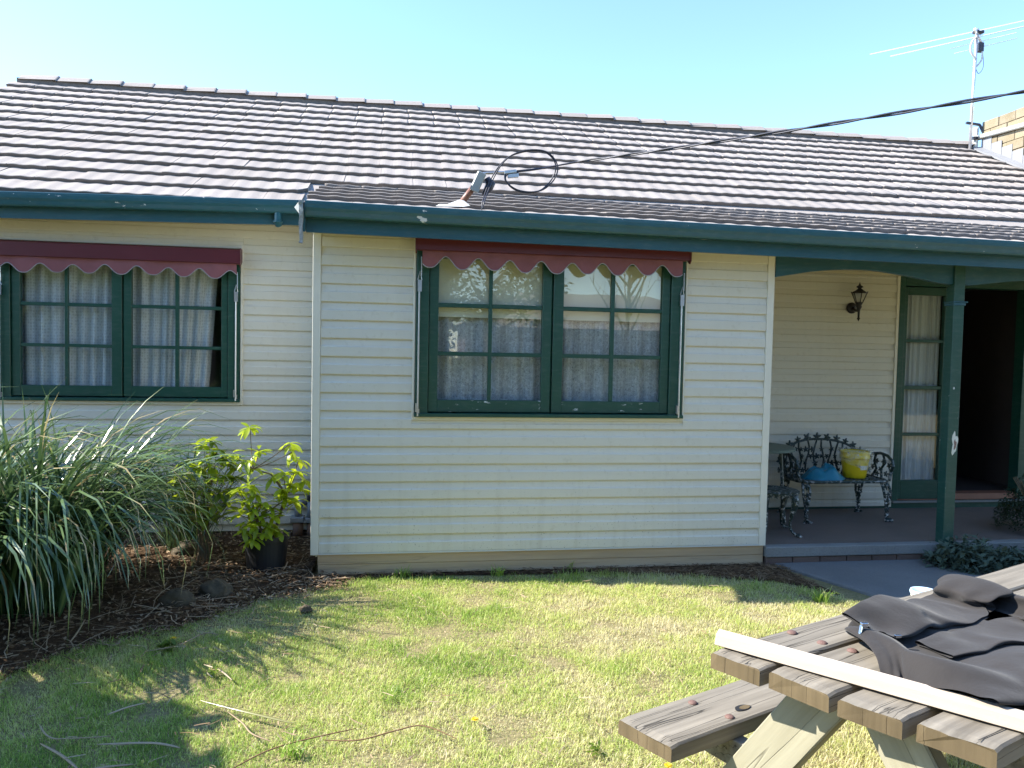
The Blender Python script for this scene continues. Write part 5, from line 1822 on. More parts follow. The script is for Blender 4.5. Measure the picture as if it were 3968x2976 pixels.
# draped shape of the garment in table space, millimetres: rings of points along the body and the two sleeves
GARMENT = [
    ('body', 24, 32, [
        62, 350, 27, 59, 358, 35, 60, 366, 39, 64, 368, 18, 61, 387, 26, 37, 409, 44, 32, 453, 53, 40, 489, 65, 43, 520, 68, 39, 543, 68, 44, 566, 79, 49, 578, 64, 56, 558, 58,
        59, 539, 62, 57, 519, 64, 50, 497, 62, 47, 475, 60, 48, 453, 61, 40, 438, 52, 43, 402, 26, 36, 359, 16, 36, 345, 25, 52, 342, 23, 53, 350, 26, 71, 336, 57, 79, 335, 48,
        84, 344, 55, 91, 355, 38, 69, 365, 51, 58, 403, 66, 51, 444, 82, 62, 479, 79, 73, 513, 80, 91, 556, 80, 101, 591, 70, 103, 593, 49, 104, 582, 63, 97, 564, 68, 89, 538,
        70, 92, 505, 71, 86, 484, 70, 77, 459, 66, 71, 433, 61, 71, 400, 29, 53, 349, 13, 39, 318, 36, 59, 318, 42, 64, 330, 50, 98, 310, 72, 102, 317, 67, 105, 326, 72, 110,
        339, 68, 83, 354, 83, 77, 404, 93, 72, 439, 106, 93, 495, 97, 119, 533, 82, 132, 574, 70, 136, 594, 62, 142, 601, 52, 148, 595, 45, 143, 584, 57, 131, 560, 65, 124, 521,
        75, 122, 486, 86, 108, 456, 89, 106, 421, 68, 93, 388, 37, 85, 350, 17, 70, 314, 41, 66, 301, 65, 86, 300, 64, 125, 258, 81, 143, 271, 79, 142, 289, 94, 128, 320, 95,
        113, 340, 92, 90, 392, 107, 96, 439, 110, 140, 504, 99, 154, 554, 85, 163, 576, 66, 160, 589, 65, 162, 613, 53, 165, 617, 39, 164, 597, 49, 160, 570, 63, 157, 535, 77,
        140, 493, 77, 139, 449, 68, 137, 408, 57, 128, 378, 17, 121, 336, 37, 104, 295, 63, 101, 259, 67, 107, 252, 81, 129, 203, 88, 150, 223, 96, 173, 257, 85, 161, 298, 84,
        145, 336, 76, 113, 383, 81, 137, 433, 89, 171, 484, 91, 193, 557, 75, 193, 587, 63, 184, 613, 67, 201, 627, 49, 201, 628, 35, 196, 613, 38, 185, 586, 53, 175, 539, 71,
        172, 488, 72, 183, 446, 73, 172, 399, 47, 157, 357, 25, 156, 314, 52, 141, 266, 66, 140, 230, 68, 126, 204, 69, 144, 166, 77, 158, 188, 93, 187, 233, 88, 198, 284, 76,
        177, 326, 65, 141, 369, 61, 175, 419, 71, 198, 483, 75, 222, 549, 72, 211, 586, 84, 218, 607, 63, 227, 613, 44, 230, 624, 30, 225, 606, 21, 220, 581, 33, 208, 549, 59,
        218, 493, 62, 218, 440, 53, 204, 388, 15, 183, 324, 13, 180, 278, 51, 173, 236, 61, 180, 190, 59, 159, 170, 64, 172, 152, 67, 175, 182, 70, 192, 219, 67, 217, 263, 55,
        205, 304, 34, 182, 360, 38, 201, 420, 65, 231, 485, 62, 238, 555, 81, 246, 584, 80, 249, 593, 44, 262, 598, 37, 268, 613, 21, 265, 605, 12, 255, 574, 15, 244, 541, 40,
        256, 497, 53, 240, 431, 29, 229, 378, 10, 200, 308, 16, 201, 257, 50, 204, 218, 45, 204, 174, 39, 183, 158, 43, 204, 147, 54, 202, 170, 50, 215, 199, 42, 227, 238, 21,
        235, 277, 31, 225, 335, 34, 226, 412, 51, 256, 484, 59, 263, 559, 94, 283, 578, 71, 295, 600, 48, 307, 618, 35, 311, 630, 15, 310, 614, 11, 297, 588, 11, 282, 538, 22,
        288, 485, 52, 257, 435, 12, 247, 383, 11, 218, 316, 26, 216, 255, 16, 225, 199, 14, 222, 159, 25, 212, 139, 33, 238, 123, 55, 245, 142, 37, 255, 176, 24, 270, 221, 16,
        283, 256, 25, 265, 328, 18, 264, 411, 25, 277, 478, 83, 289, 552, 76, 312, 591, 60, 335, 612, 39, 340, 630, 29, 340, 632, 17, 342, 618, 10, 324, 595, 17, 302, 551, 35,
        313, 485, 41, 297, 440, 14, 288, 389, 10, 252, 322, 13, 246, 250, 15, 258, 191, 9, 246, 151, 23, 243, 122, 36, 281, 113, 66, 290, 133, 53, 298, 164, 38, 305, 205, 18,
        313, 257, 20, 298, 327, 16, 301, 411, 24, 316, 465, 85, 327, 540, 71, 343, 604, 47, 361, 630, 40, 360, 646, 22, 359, 630, 9, 361, 621, 23, 358, 599, 28, 335, 566, 47,
        333, 497, 62, 339, 440, 16, 327, 395, 16, 299, 328, 9, 283, 248, 15, 274, 190, 10, 274, 154, 22, 280, 115, 40, 324, 120, 81, 331, 136, 69, 338, 164, 60, 340, 192, 32,
        350, 259, 15, 345, 328, 18, 343, 399, 32, 361, 450, 79, 366, 534, 85, 383, 597, 62, 384, 631, 46, 384, 647, 13, 378, 628, 9, 382, 624, 30, 386, 606, 38, 383, 580, 61,
        370, 512, 66, 365, 442, 29, 352, 394, 20, 334, 339, 9, 321, 254, 9, 311, 187, 11, 311, 162, 37, 325, 119, 57, 356, 119, 85, 358, 135, 71, 371, 163, 67, 374, 195, 37, 379,
        256, 16, 397, 332, 27, 385, 392, 21, 404, 449, 76, 396, 541, 90, 420, 585, 68, 418, 627, 54, 407, 644, 28, 406, 638, 9, 406, 617, 22, 407, 603, 41, 416, 579, 60, 393,
        528, 71, 394, 450, 51, 373, 401, 14, 374, 329, 14, 372, 257, 8, 364, 188, 29, 357, 160, 50, 354, 116, 64, 390, 108, 80, 396, 128, 73, 414, 168, 67, 419, 209, 45, 406,
        246, 18, 423, 331, 25, 412, 391, 21, 427, 447, 71, 428, 534, 89, 446, 587, 81, 446, 620, 53, 434, 648, 41, 435, 647, 20, 437, 622, 21, 433, 605, 45, 440, 581, 61, 418,
        537, 74, 419, 455, 59, 407, 402, 14, 421, 318, 15, 413, 251, 9, 402, 183, 42, 393, 153, 59, 390, 106, 63, 441, 93, 76, 446, 114, 78, 449, 146, 68, 446, 191, 59, 439, 240,
        35, 443, 324, 16, 444, 382, 17, 442, 447, 67, 462, 530, 84, 463, 594, 77, 468, 617, 42, 468, 641, 34, 470, 655, 19, 469, 627, 20, 454, 603, 45, 458, 579, 66, 452, 524,
        74, 446, 455, 61, 440, 391, 10, 464, 304, 8, 449, 235, 25, 428, 174, 55, 426, 128, 66, 430, 92, 63, 476, 73, 65, 478, 89, 77, 478, 131, 78, 496, 171, 53, 484, 228, 22,
        482, 316, 14, 476, 385, 18, 466, 453, 65, 494, 536, 74, 484, 599, 70, 489, 625, 45, 499, 644, 25, 500, 658, 13, 495, 633, 19, 475, 603, 45, 475, 568, 66, 485, 514, 68,
        486, 455, 54, 495, 386, 11, 505, 294, 9, 485, 217, 18, 476, 157, 59, 481, 108, 66, 472, 85, 63, 519, 79, 57, 518, 97, 59, 527, 132, 58, 534, 171, 46, 526, 229, 15, 509,
        317, 15, 506, 389, 26, 502, 457, 58, 527, 539, 63, 508, 603, 58, 504, 647, 45, 526, 664, 20, 528, 666, 6, 524, 641, 16, 507, 604, 43, 499, 560, 60, 519, 518, 58, 532,
        447, 41, 546, 375, 12, 549, 287, 6, 519, 207, 17, 521, 145, 50, 534, 107, 47, 527, 82, 46, 562, 95, 42, 562, 114, 43, 556, 146, 48, 556, 188, 36, 549, 243, 11, 537, 318,
        19, 526, 401, 30, 546, 457, 52, 570, 529, 50, 546, 607, 54, 537, 664, 38, 547, 684, 19, 547, 682, 9, 549, 654, 14, 536, 621, 32, 531, 563, 54, 553, 511, 51, 564, 437, 33,
        567, 367, 6, 570, 295, 6, 548, 217, 8, 554, 157, 39, 565, 117, 39, 564, 79, 37, 595, 80, 35, 592, 110, 36, 578, 152, 38, 585, 193, 25, 579, 244, 11, 567, 312, 16, 567,
        397, 23, 584, 463, 39, 603, 529, 39, 586, 606, 38, 578, 663, 30, 572, 677, 18, 564, 673, 16, 569, 659, 21, 559, 623, 17, 574, 560, 40, 585, 505, 38, 584, 439, 26, 583,
        359, 5, 586, 312, 9, 578, 229, 6, 590, 164, 28, 592, 133, 33, 593, 90, 30, 631, 80, 24, 627, 101, 30, 616, 147, 29, 614, 197, 19, 612, 232, 11, 598, 307, 13, 609, 394,
        14, 630, 469, 29, 629, 542, 35, 601, 600, 28, 596, 653, 20, 589, 688, 14, 586, 666, 8, 581, 657, 13, 583, 619, 11, 612, 560, 29, 626, 503, 29, 613, 438, 17, 605, 356, 4,
        612, 302, 7, 604, 229, 7, 634, 172, 20, 640, 132, 25, 638, 96, 23, 666, 77, 22, 672, 97, 27, 670, 138, 26, 653, 201, 21, 635, 235, 9, 628, 316, 8, 644, 391, 17, 664, 457,
        17, 660, 545, 29, 622, 605, 22, 616, 655, 16, 615, 690, 7, 611, 668, 9, 609, 647, 10, 619, 616, 7, 645, 572, 21, 663, 499, 26, 652, 437, 9, 639, 361, 4, 636, 278, 4, 642,
        211, 5, 666, 177, 16, 672, 125, 22, 674, 97, 22, 699, 70, 19, 706, 93, 25, 699, 131, 27, 680, 190, 14, 670, 248, 7, 668, 327, 8, 684, 403, 13, 701, 455, 10, 697, 538, 29,
        664, 609, 17, 649, 658, 18, 644, 691, 15, 643, 680, 6, 646, 660, 6, 669, 625, 4, 687, 581, 16, 689, 503, 24, 681, 439, 6, 681, 363, 5, 677, 285, 4, 674, 214, 4, 702, 167,
        13, 710, 113, 19, 702, 87, 15, 727, 73, 12, 725, 88, 15, 729, 128, 18, 724, 190, 12, 715, 249, 12, 721, 327, 8, 728, 410, 7, 736, 464, 10, 736, 540, 28, 711, 618, 25,
        683, 658, 15, 688, 682, 11, 695, 693, 6, 698, 669, 4, 707, 637, 4, 715, 587, 15, 719, 503, 21, 714, 448, 4, 726, 366, 4, 723, 295, 6, 711, 224, 10, 733, 153, 9, 740, 106,
        10, 732, 79, 6, 754, 68, 10, 754, 80, 14, 767, 122, 13, 768, 186, 12, 764, 244, 12, 757, 324, 13, 761, 406, 10, 761, 473, 12, 769, 541, 26, 741, 600, 15, 731, 651, 12,
        748, 681, 15, 749, 683, 4, 748, 663, 7, 734, 631, 4, 732, 573, 6, 754, 494, 16, 754, 454, 4, 758, 372, 7, 763, 301, 8, 740, 219, 4, 758, 140, 6, 761, 102, 4, 751, 77, 4,
        773, 79, 9, 778, 95, 14, 793, 130, 8, 800, 174, 8, 807, 250, 14, 791, 319, 9, 791, 395, 9, 790, 468, 7, 796, 542, 23, 761, 596, 13, 777, 638, 17, 788, 673, 12, 786, 667,
        4, 784, 648, 4, 776, 618, 6, 779, 566, 8, 786, 500, 13, 790, 459, 4, 777, 378, 7, 799, 296, 4, 776, 216, 4, 795, 146, 9, 798, 101, 4, 777, 72, 4, 806, 80, 10, 811, 109,
        11, 819, 139, 11, 834, 167, 8, 845, 244, 13, 812, 314, 7, 824, 388, 8, 836, 468, 8, 830, 540, 19, 780, 608, 18, 804, 639, 14, 808, 683, 10, 805, 665, 7, 797, 637, 4, 789,
        617, 8, 817, 591, 5, 838, 520, 9, 823, 474, 5, 810, 376, 4, 828, 287, 4, 810, 202, 7, 817, 142, 5, 820, 102, 4, 811, 74, 5, 839, 73, 9, 836, 103, 8, 852, 137, 11, 850,
        166, 17, 853, 242, 16, 856, 326, 8, 851, 395, 11, 846, 467, 25, 836, 552, 23, 813, 625, 27, 791, 647, 23, 813, 659, 15, 833, 668, 8, 816, 643, 12, 814, 612, 10, 846, 605,
        8, 857, 544, 14, 857, 473, 7, 850, 368, 4, 849, 288, 4, 842, 194, 7, 842, 140, 4, 848, 93, 4, 844, 66, 7, 863, 85, 18, 852, 96, 23, 834, 136, 22, 838, 165, 23, 865, 230,
        26, 862, 315, 27, 860, 392, 27, 862, 466, 38, 815, 562, 34, 781, 625, 40, 799, 649, 36, 818, 672, 27, 822, 690, 18, 827, 667, 21, 817, 640, 23, 845, 610, 20, 842, 559,
        23, 854, 469, 25, 877, 379, 16, 871, 279, 17, 872, 191, 9, 866, 145, 12, 855, 102, 19, 867, 85, 9, 879, 76, 19, 862, 93, 23, 863, 134, 29, 851, 166, 32, 874, 228, 40,
        881, 291, 30, 860, 386, 39, 858, 477, 50, 798, 558, 50, 810, 610, 44, 820, 629, 29, 838, 652, 28, 845, 668, 24, 859, 669, 18, 843, 654, 16, 836, 619, 32, 857, 551, 34,
        869, 463, 36, 873, 383, 28, 899, 283, 31, 865, 207, 28, 849, 168, 27, 873, 135, 20, 889, 98, 14, 880, 105, 27, 860, 97, 32, 862, 105, 39, 880, 151, 42, 880, 216, 50, 883,
        289, 43, 867, 378, 48, 853, 480, 66, 808, 552, 66, 831, 598, 50, 821, 649, 44, 816, 680, 37, 828, 690, 33, 853, 673, 32, 862, 648, 27, 852, 611, 24, 878, 534, 27, 889,
        452, 27, 895, 395, 27, 907, 296, 19, 908, 206, 22, 889, 189, 26, 895, 145, 34, 876, 112, 31, 880, 89, 35, 879, 97, 39, 861, 99, 51, 865, 142, 56, 868, 218, 60, 886, 298,
        59, 872, 366, 67, 857, 471, 72, 852, 549, 71, 849, 611, 65, 848, 656, 56, 835, 687, 45, 837, 671, 41, 849, 666, 41, 864, 642, 39, 860, 595, 26, 872, 522, 21, 859, 447,
        17, 880, 411, 14, 883, 305, 14, 878, 198, 19, 876, 166, 22, 902, 131, 27, 903, 108, 41, 882, 69, 45, 887, 75, 57, 890, 105, 63, 889, 150, 69, 880, 234, 71, 871, 312, 78,
        861, 368, 76, 875, 472, 77, 891, 539, 69, 885, 605, 69, 874, 652, 62, 859, 685, 51, 861, 697, 43, 870, 686, 36, 873, 659, 26, 881, 614, 15, 862, 528, 5, 879, 446, 16,
        864, 404, 4, 875, 312, 4, 892, 210, 14, 888, 153, 15, 879, 114, 20, 879, 80, 33, 905, 71, 45, 909, 76, 56, 910, 103, 63, 905, 151, 72, 901, 240, 71, 897, 319, 74, 885,
        365, 74, 897, 475, 75, 911, 533, 72, 902, 604, 69, 889, 651, 62, 881, 686, 54, 885, 700, 47, 890, 691, 38, 887, 662, 25, 898, 612, 12, 882, 528, 4, 898, 448, 17, 881,
        399, 5, 887, 316, 3, 907, 221, 15, 912, 155, 16, 902, 117, 20, 903, 80, 33]),
    ('sleeve', 13, 25, [
        222, 121, 92, 225, 143, 84, 228, 165, 72, 233, 186, 75, 229, 199, 57, 232, 219, 69, 228, 243, 69, 230, 232, 55, 238, 214, 51, 241, 191, 44, 233, 166, 56, 226, 142, 76,
        226, 111, 79, 257, 121, 105, 261, 143, 91, 270, 157, 72, 274, 176, 54, 267, 199, 46, 260, 225, 50, 255, 252, 55, 262, 236, 39, 270, 216, 35, 274, 192, 37, 275, 165, 50,
        272, 138, 70, 265, 114, 87, 299, 115, 115, 299, 138, 100, 304, 157, 85, 308, 179, 69, 305, 202, 52, 297, 228, 51, 292, 252, 53, 297, 236, 39, 304, 212, 36, 308, 192, 41,
        311, 176, 63, 312, 148, 83, 306, 131, 93, 333, 107, 109, 329, 136, 104, 331, 159, 93, 338, 179, 75, 340, 206, 63, 335, 231, 56, 334, 252, 46, 340, 236, 29, 345, 220, 37,
        344, 204, 52, 345, 182, 61, 346, 154, 85, 341, 123, 98, 363, 104, 108, 361, 127, 101, 366, 152, 94, 372, 176, 81, 377, 205, 73, 375, 227, 61, 378, 250, 48, 389, 237, 30,
        394, 214, 43, 389, 201, 62, 387, 179, 67, 381, 150, 86, 371, 111, 91, 395, 101, 111, 395, 122, 99, 402, 147, 99, 409, 176, 89, 413, 204, 75, 412, 225, 68, 419, 248, 58,
        427, 240, 51, 431, 222, 61, 426, 197, 64, 418, 177, 81, 409, 140, 80, 401, 104, 91, 432, 99, 108, 431, 121, 100, 439, 148, 99, 447, 179, 89, 448, 207, 85, 449, 224, 65,
        460, 246, 55, 461, 242, 33, 463, 222, 47, 460, 197, 63, 450, 170, 83, 445, 137, 89, 439, 108, 96, 472, 94, 90, 472, 114, 96, 481, 143, 90, 486, 176, 86, 486, 195, 74,
        486, 213, 51, 496, 239, 42, 499, 245, 26, 497, 217, 34, 495, 191, 54, 486, 172, 77, 486, 144, 80, 481, 115, 81, 505, 92, 73, 508, 112, 81, 516, 143, 76, 521, 174, 72,
        519, 201, 65, 519, 230, 52, 530, 246, 32, 532, 233, 20, 528, 224, 36, 523, 201, 52, 516, 176, 63, 516, 146, 70, 514, 118, 69, 544, 90, 55, 549, 104, 64, 556, 135, 60,
        557, 170, 54, 557, 208, 46, 556, 247, 46, 566, 244, 26, 571, 229, 19, 563, 215, 25, 557, 207, 41, 556, 175, 48, 555, 140, 55, 550, 113, 59, 581, 79, 47, 589, 101, 50,
        598, 131, 46, 599, 167, 40, 602, 212, 37, 597, 245, 38, 596, 263, 27, 602, 233, 23, 599, 212, 23, 594, 202, 33, 596, 167, 36, 594, 132, 43, 585, 101, 45, 624, 66, 39,
        630, 94, 40, 636, 127, 37, 641, 162, 33, 638, 210, 33, 636, 243, 30, 640, 267, 27, 641, 247, 22, 638, 222, 26, 636, 187, 29, 635, 149, 31, 631, 117, 36, 624, 89, 33, 670,
        57, 36, 676, 83, 36, 678, 119, 35, 679, 156, 34, 672, 200, 27, 676, 231, 25, 683, 258, 28, 684, 241, 21, 678, 208, 19, 677, 177, 27, 673, 138, 29, 669, 102, 30, 665, 69,
        32, 707, 56, 30, 715, 84, 36, 716, 118, 37, 714, 157, 29, 711, 196, 21, 715, 224, 25, 718, 250, 28, 720, 240, 22, 718, 207, 18, 714, 172, 20, 707, 134, 30, 703, 92, 29,
        697, 61, 23, 728, 58, 24, 730, 95, 26, 741, 125, 31, 740, 163, 33, 744, 200, 21, 744, 236, 25, 754, 254, 25, 751, 236, 22, 753, 212, 19, 750, 188, 22, 744, 142, 23, 731,
        98, 21, 725, 61, 18, 765, 53, 22, 762, 85, 20, 765, 124, 21, 761, 168, 23, 783, 203, 22, 777, 226, 32, 791, 238, 26, 779, 215, 21, 776, 235, 14, 780, 197, 13, 778, 145,
        16, 769, 98, 18, 762, 57, 15, 789, 48, 23, 787, 76, 21, 790, 114, 23, 782, 156, 18, 806, 191, 23, 810, 222, 32, 811, 206, 24, 817, 223, 21, 818, 238, 17, 814, 196, 13,
        807, 145, 17, 801, 96, 18, 798, 57, 14, 814, 59, 25, 816, 73, 18, 818, 116, 21, 798, 130, 24, 801, 176, 34, 807, 212, 32, 827, 194, 37, 839, 224, 35, 839, 240, 27, 830,
        196, 21, 823, 141, 21, 830, 93, 13, 826, 53, 17, 826, 46, 36, 803, 68, 31, 800, 113, 35, 802, 144, 40, 773, 171, 40, 788, 203, 45, 812, 207, 48, 807, 227, 37, 841, 234,
        40, 845, 187, 34, 845, 138, 33, 846, 88, 29, 837, 73, 31, 801, 70, 44, 782, 62, 46, 785, 105, 51, 801, 126, 58, 771, 167, 58, 781, 174, 54, 779, 208, 47, 795, 226, 48,
        828, 222, 53, 850, 180, 50, 851, 134, 41, 820, 107, 36, 809, 93, 34, 799, 92, 55, 789, 68, 61, 786, 100, 66, 807, 128, 65, 784, 170, 73, 806, 189, 60, 780, 218, 62, 779,
        246, 58, 794, 207, 56, 822, 198, 51, 815, 151, 47, 824, 98, 50, 820, 83, 45, 812, 75, 66, 819, 80, 73, 811, 101, 80, 829, 139, 72, 807, 177, 81, 824, 205, 70, 797, 233,
        73, 800, 250, 67, 807, 217, 60, 842, 185, 58, 823, 148, 59, 822, 100, 55, 819, 67, 54, 839, 49, 70, 852, 78, 77, 843, 98, 88, 850, 142, 86, 841, 182, 91, 843, 222, 82,
        828, 250, 80, 831, 237, 69, 837, 222, 67, 852, 178, 61, 836, 142, 49, 837, 98, 58, 839, 63, 65, 876, 45, 68, 878, 58, 84, 877, 94, 93, 879, 139, 97, 875, 186, 100, 866,
        226, 91, 864, 256, 82, 861, 256, 69, 868, 232, 57, 872, 187, 46, 862, 131, 43, 864, 92, 47, 873, 59, 56, 896, 46, 67, 897, 57, 83, 896, 92, 94, 896, 141, 97, 894, 189,
        99, 886, 232, 91, 884, 258, 83, 883, 255, 69, 888, 233, 56, 891, 187, 45, 881, 130, 43, 886, 91, 46, 895, 58, 53]),
    ('sleeve', 13, 23, [
        323, 256, 33, 318, 270, 43, 315, 288, 37, 313, 308, 35, 308, 333, 37, 303, 354, 39, 296, 370, 42, 297, 363, 30, 306, 343, 30, 318, 323, 23, 322, 306, 26, 325, 285, 27,
        326, 267, 24, 361, 259, 37, 356, 275, 43, 353, 294, 34, 348, 312, 44, 343, 338, 40, 340, 361, 41, 335, 379, 45, 336, 371, 34, 344, 353, 28, 354, 334, 33, 358, 313, 32,
        362, 290, 26, 365, 265, 22, 400, 261, 40, 398, 275, 45, 394, 297, 42, 385, 319, 47, 379, 346, 44, 379, 367, 41, 378, 384, 47, 381, 386, 31, 389, 363, 32, 398, 337, 34,
        402, 314, 33, 403, 289, 33, 404, 263, 27, 438, 259, 44, 435, 276, 41, 430, 297, 35, 422, 321, 43, 419, 348, 39, 419, 368, 41, 419, 385, 40, 423, 395, 33, 427, 373, 29,
        435, 344, 31, 441, 318, 28, 441, 291, 25, 441, 263, 35, 474, 256, 37, 468, 273, 38, 463, 293, 30, 461, 320, 31, 459, 347, 34, 458, 372, 36, 460, 383, 40, 462, 386, 34,
        468, 371, 29, 474, 345, 22, 477, 319, 20, 478, 290, 21, 476, 262, 24, 507, 261, 27, 499, 271, 28, 492, 294, 28, 488, 320, 35, 493, 349, 35, 494, 372, 41, 491, 388, 53,
        497, 393, 38, 499, 373, 30, 501, 349, 26, 501, 324, 28, 509, 296, 24, 510, 265, 20, 541, 251, 23, 537, 272, 28, 529, 297, 33, 521, 325, 40, 523, 352, 43, 529, 377, 48,
        530, 400, 51, 534, 399, 40, 533, 382, 31, 535, 355, 34, 533, 334, 28, 539, 301, 22, 542, 269, 20, 575, 253, 16, 576, 271, 24, 568, 298, 29, 562, 327, 28, 562, 356, 32,
        563, 387, 39, 562, 411, 46, 563, 413, 35, 565, 394, 28, 571, 364, 22, 575, 330, 19, 574, 295, 19, 575, 276, 19, 612, 247, 16, 613, 271, 24, 607, 302, 24, 608, 334, 18,
        610, 371, 23, 606, 395, 33, 598, 420, 38, 594, 417, 31, 600, 398, 26, 609, 369, 17, 617, 329, 13, 614, 290, 14, 611, 268, 17, 655, 250, 17, 652, 279, 17, 644, 306, 16,
        647, 346, 15, 653, 372, 23, 653, 401, 28, 642, 431, 29, 633, 428, 21, 641, 399, 23, 647, 373, 16, 652, 334, 11, 653, 296, 11, 653, 265, 11, 693, 253, 18, 688, 285, 16,
        676, 315, 18, 684, 346, 14, 689, 371, 22, 681, 411, 22, 674, 444, 24, 670, 444, 17, 678, 415, 18, 687, 380, 18, 693, 343, 10, 694, 306, 11, 693, 274, 14, 731, 253, 17,
        724, 281, 19, 711, 310, 24, 713, 339, 17, 718, 377, 20, 709, 414, 16, 707, 449, 17, 707, 453, 13, 711, 421, 11, 717, 383, 11, 730, 348, 11, 731, 309, 14, 733, 275, 15,
        772, 258, 18, 755, 273, 23, 745, 306, 28, 737, 347, 26, 733, 385, 21, 731, 417, 22, 736, 449, 23, 745, 447, 14, 748, 416, 18, 755, 379, 15, 762, 344, 16, 769, 310, 19,
        776, 278, 16, 812, 271, 16, 792, 276, 19, 781, 308, 21, 779, 344, 19, 771, 386, 18, 767, 414, 27, 776, 442, 21, 773, 445, 11, 790, 423, 19, 796, 383, 12, 806, 345, 13,
        799, 318, 11, 805, 294, 19, 832, 301, 25, 816, 282, 32, 817, 310, 20, 816, 347, 17, 807, 392, 16, 805, 428, 22, 796, 462, 19, 799, 472, 12, 821, 441, 12, 836, 400, 15,
        833, 367, 12, 842, 331, 11, 825, 317, 14, 818, 329, 28, 796, 306, 34, 788, 316, 26, 790, 350, 31, 796, 405, 28, 805, 449, 27, 794, 477, 24, 817, 489, 20, 836, 462, 23,
        831, 421, 22, 851, 380, 24, 842, 342, 28, 837, 330, 22, 800, 339, 34, 808, 316, 41, 779, 317, 40, 763, 356, 41, 763, 412, 39, 772, 454, 35, 791, 485, 36, 825, 486, 34,
        831, 455, 28, 815, 419, 27, 824, 371, 32, 842, 341, 39, 831, 339, 35, 809, 352, 46, 785, 328, 52, 773, 323, 56, 774, 368, 55, 781, 418, 52, 768, 460, 50, 796, 479, 47,
        818, 471, 46, 836, 445, 39, 807, 414, 41, 803, 367, 45, 837, 345, 44, 820, 318, 46, 801, 322, 59, 811, 348, 67, 789, 330, 73, 803, 381, 69, 807, 424, 64, 796, 466, 63,
        812, 447, 53, 836, 459, 51, 846, 446, 56, 812, 410, 59, 832, 380, 53, 834, 353, 56, 829, 333, 56, 829, 301, 66, 827, 323, 77, 829, 333, 82, 833, 383, 81, 828, 427, 78,
        807, 462, 79, 824, 460, 69, 839, 479, 66, 841, 451, 72, 841, 409, 66, 851, 392, 49, 840, 356, 50, 845, 333, 66, 855, 288, 71, 855, 311, 79, 857, 346, 86, 852, 383, 92,
        839, 431, 90, 842, 460, 87, 832, 486, 83, 860, 480, 79, 875, 462, 71, 871, 439, 67, 860, 402, 61, 865, 338, 48, 861, 309, 62, 883, 281, 74, 883, 298, 87, 883, 339, 97,
        878, 384, 101, 865, 439, 97, 868, 477, 89, 862, 502, 78, 859, 502, 66, 865, 474, 55, 866, 432, 47, 869, 384, 46, 883, 327, 50, 886, 287, 59, 904, 283, 73, 905, 300, 87,
        903, 342, 97, 897, 388, 100, 886, 441, 96, 886, 481, 89, 880, 506, 79, 880, 507, 65, 888, 480, 53, 889, 434, 45, 891, 389, 44, 901, 332, 50, 904, 289, 60]),
]
for nm, n_, m_, mm_ in GARMENT:
    mb = MB()
    for k in range(n_ * m_):
        x_, y_, z_ = (q / 1000 for q in mm_[3 * k:3 * k + 3])
        mb.v.append(tuple(uv(0.160 + x_ * 1.12, 3.64 + y_ * 1.20, TZ + 0.005 + 1.05 * max(z_ - 0.020, 0.0))))
    for i in range(m_ - 1):
        for k in range(n_):
            mb.f.append((i * n_ + k, i * n_ + (k + 1) % n_, (i + 1) * n_ + (k + 1) % n_, (i + 1) * n_ + k))
            mb.mi.append(0)
    o = obj(nm, mb, M['jacket'], jk, smooth=True)
    md = o.modifiers.new('smooth', 'SUBSURF')
    md.levels = md.render_levels = 2
jverts = [wloc(ob_) + v.co for ob_ in jk.children for v in ob_.data.vertices]


def on_jacket(u_, v_):
    """highest point of the garment near table position u, v"""
    q = uv(u_, v_, 0)
    near = sorted(jverts, key=lambda p: (p.x - q.x) ** 2 + (p.y - q.y) ** 2)[:14]
    return max(near, key=lambda p: p.z) + Vector((0, 0, 0.004))


zp = on_jacket(0.31, 3.93)
obj('zip_pull', MB().box(zp + Vector((-0.012, -0.006, -0.004)), zp + Vector((0.010, 0.006, 0.010))).tube([zp + Vector((-0.010, 0, 0.003)), zp + Vector((-0.022, -0.012, -0.018)), zp + Vector((-0.020, -0.016, -0.03))], 0.005, 6), M['chrome'], jk, bevel=0.002)
zp2 = on_jacket(0.47, 3.93)
obj('zip_pull', MB().box(zp2 + Vector((-0.010, -0.004, -0.003)), zp2 + Vector((0.010, 0.004, 0.006))), M['chrome'], jk, bevel=0.001)


# ------------------------------------------------------------------ plants
def strap_leaf_np(base, az, el, length, width, bend, twist, nseg=9):
    """a drooping strap leaf: list of left/right vertex pairs"""
    pts_ = []
    p = np.array(base, float)
    e = el
    step = length / nseg
    pts_.append(p.copy())
    for k in range(nseg):
        e -= bend * (k / nseg) ** 1.1 / nseg * 2.2
        d = np.array([math.cos(az) * math.cos(e), math.sin(az) * math.cos(e), math.sin(e)])
        p = p + d * step
        if p[2] < 0.02:
            p[2] = 0.02 + 0.01 * random.random()
        pts_.append(p.copy())
    out = []
    for k, q in enumerate(pts_):
        t_ = k / nseg
        w_ = width * min(1, 0.55 + 2 * t_) * (1 - t_ ** 3.2) / 2 + 0.0006
        a = az + math.pi / 2
        s = np.array([math.cos(a) * math.cos(twist * t_), math.sin(a) * math.cos(twist * t_), math.sin(twist * t_)])
        out.append((q - s * w_, q + s * w_))
    return out


def leaf_obj(mesh, parent, loc, rot, s=1.0, name='leaf'):
    o_ = bpy.data.objects.new(name, mesh)
    o_.location = Vector(loc) - wloc(parent)
    o_.rotation_euler = rot
    o_.scale = (s, s, s)
    link(o_, parent)
    return o_


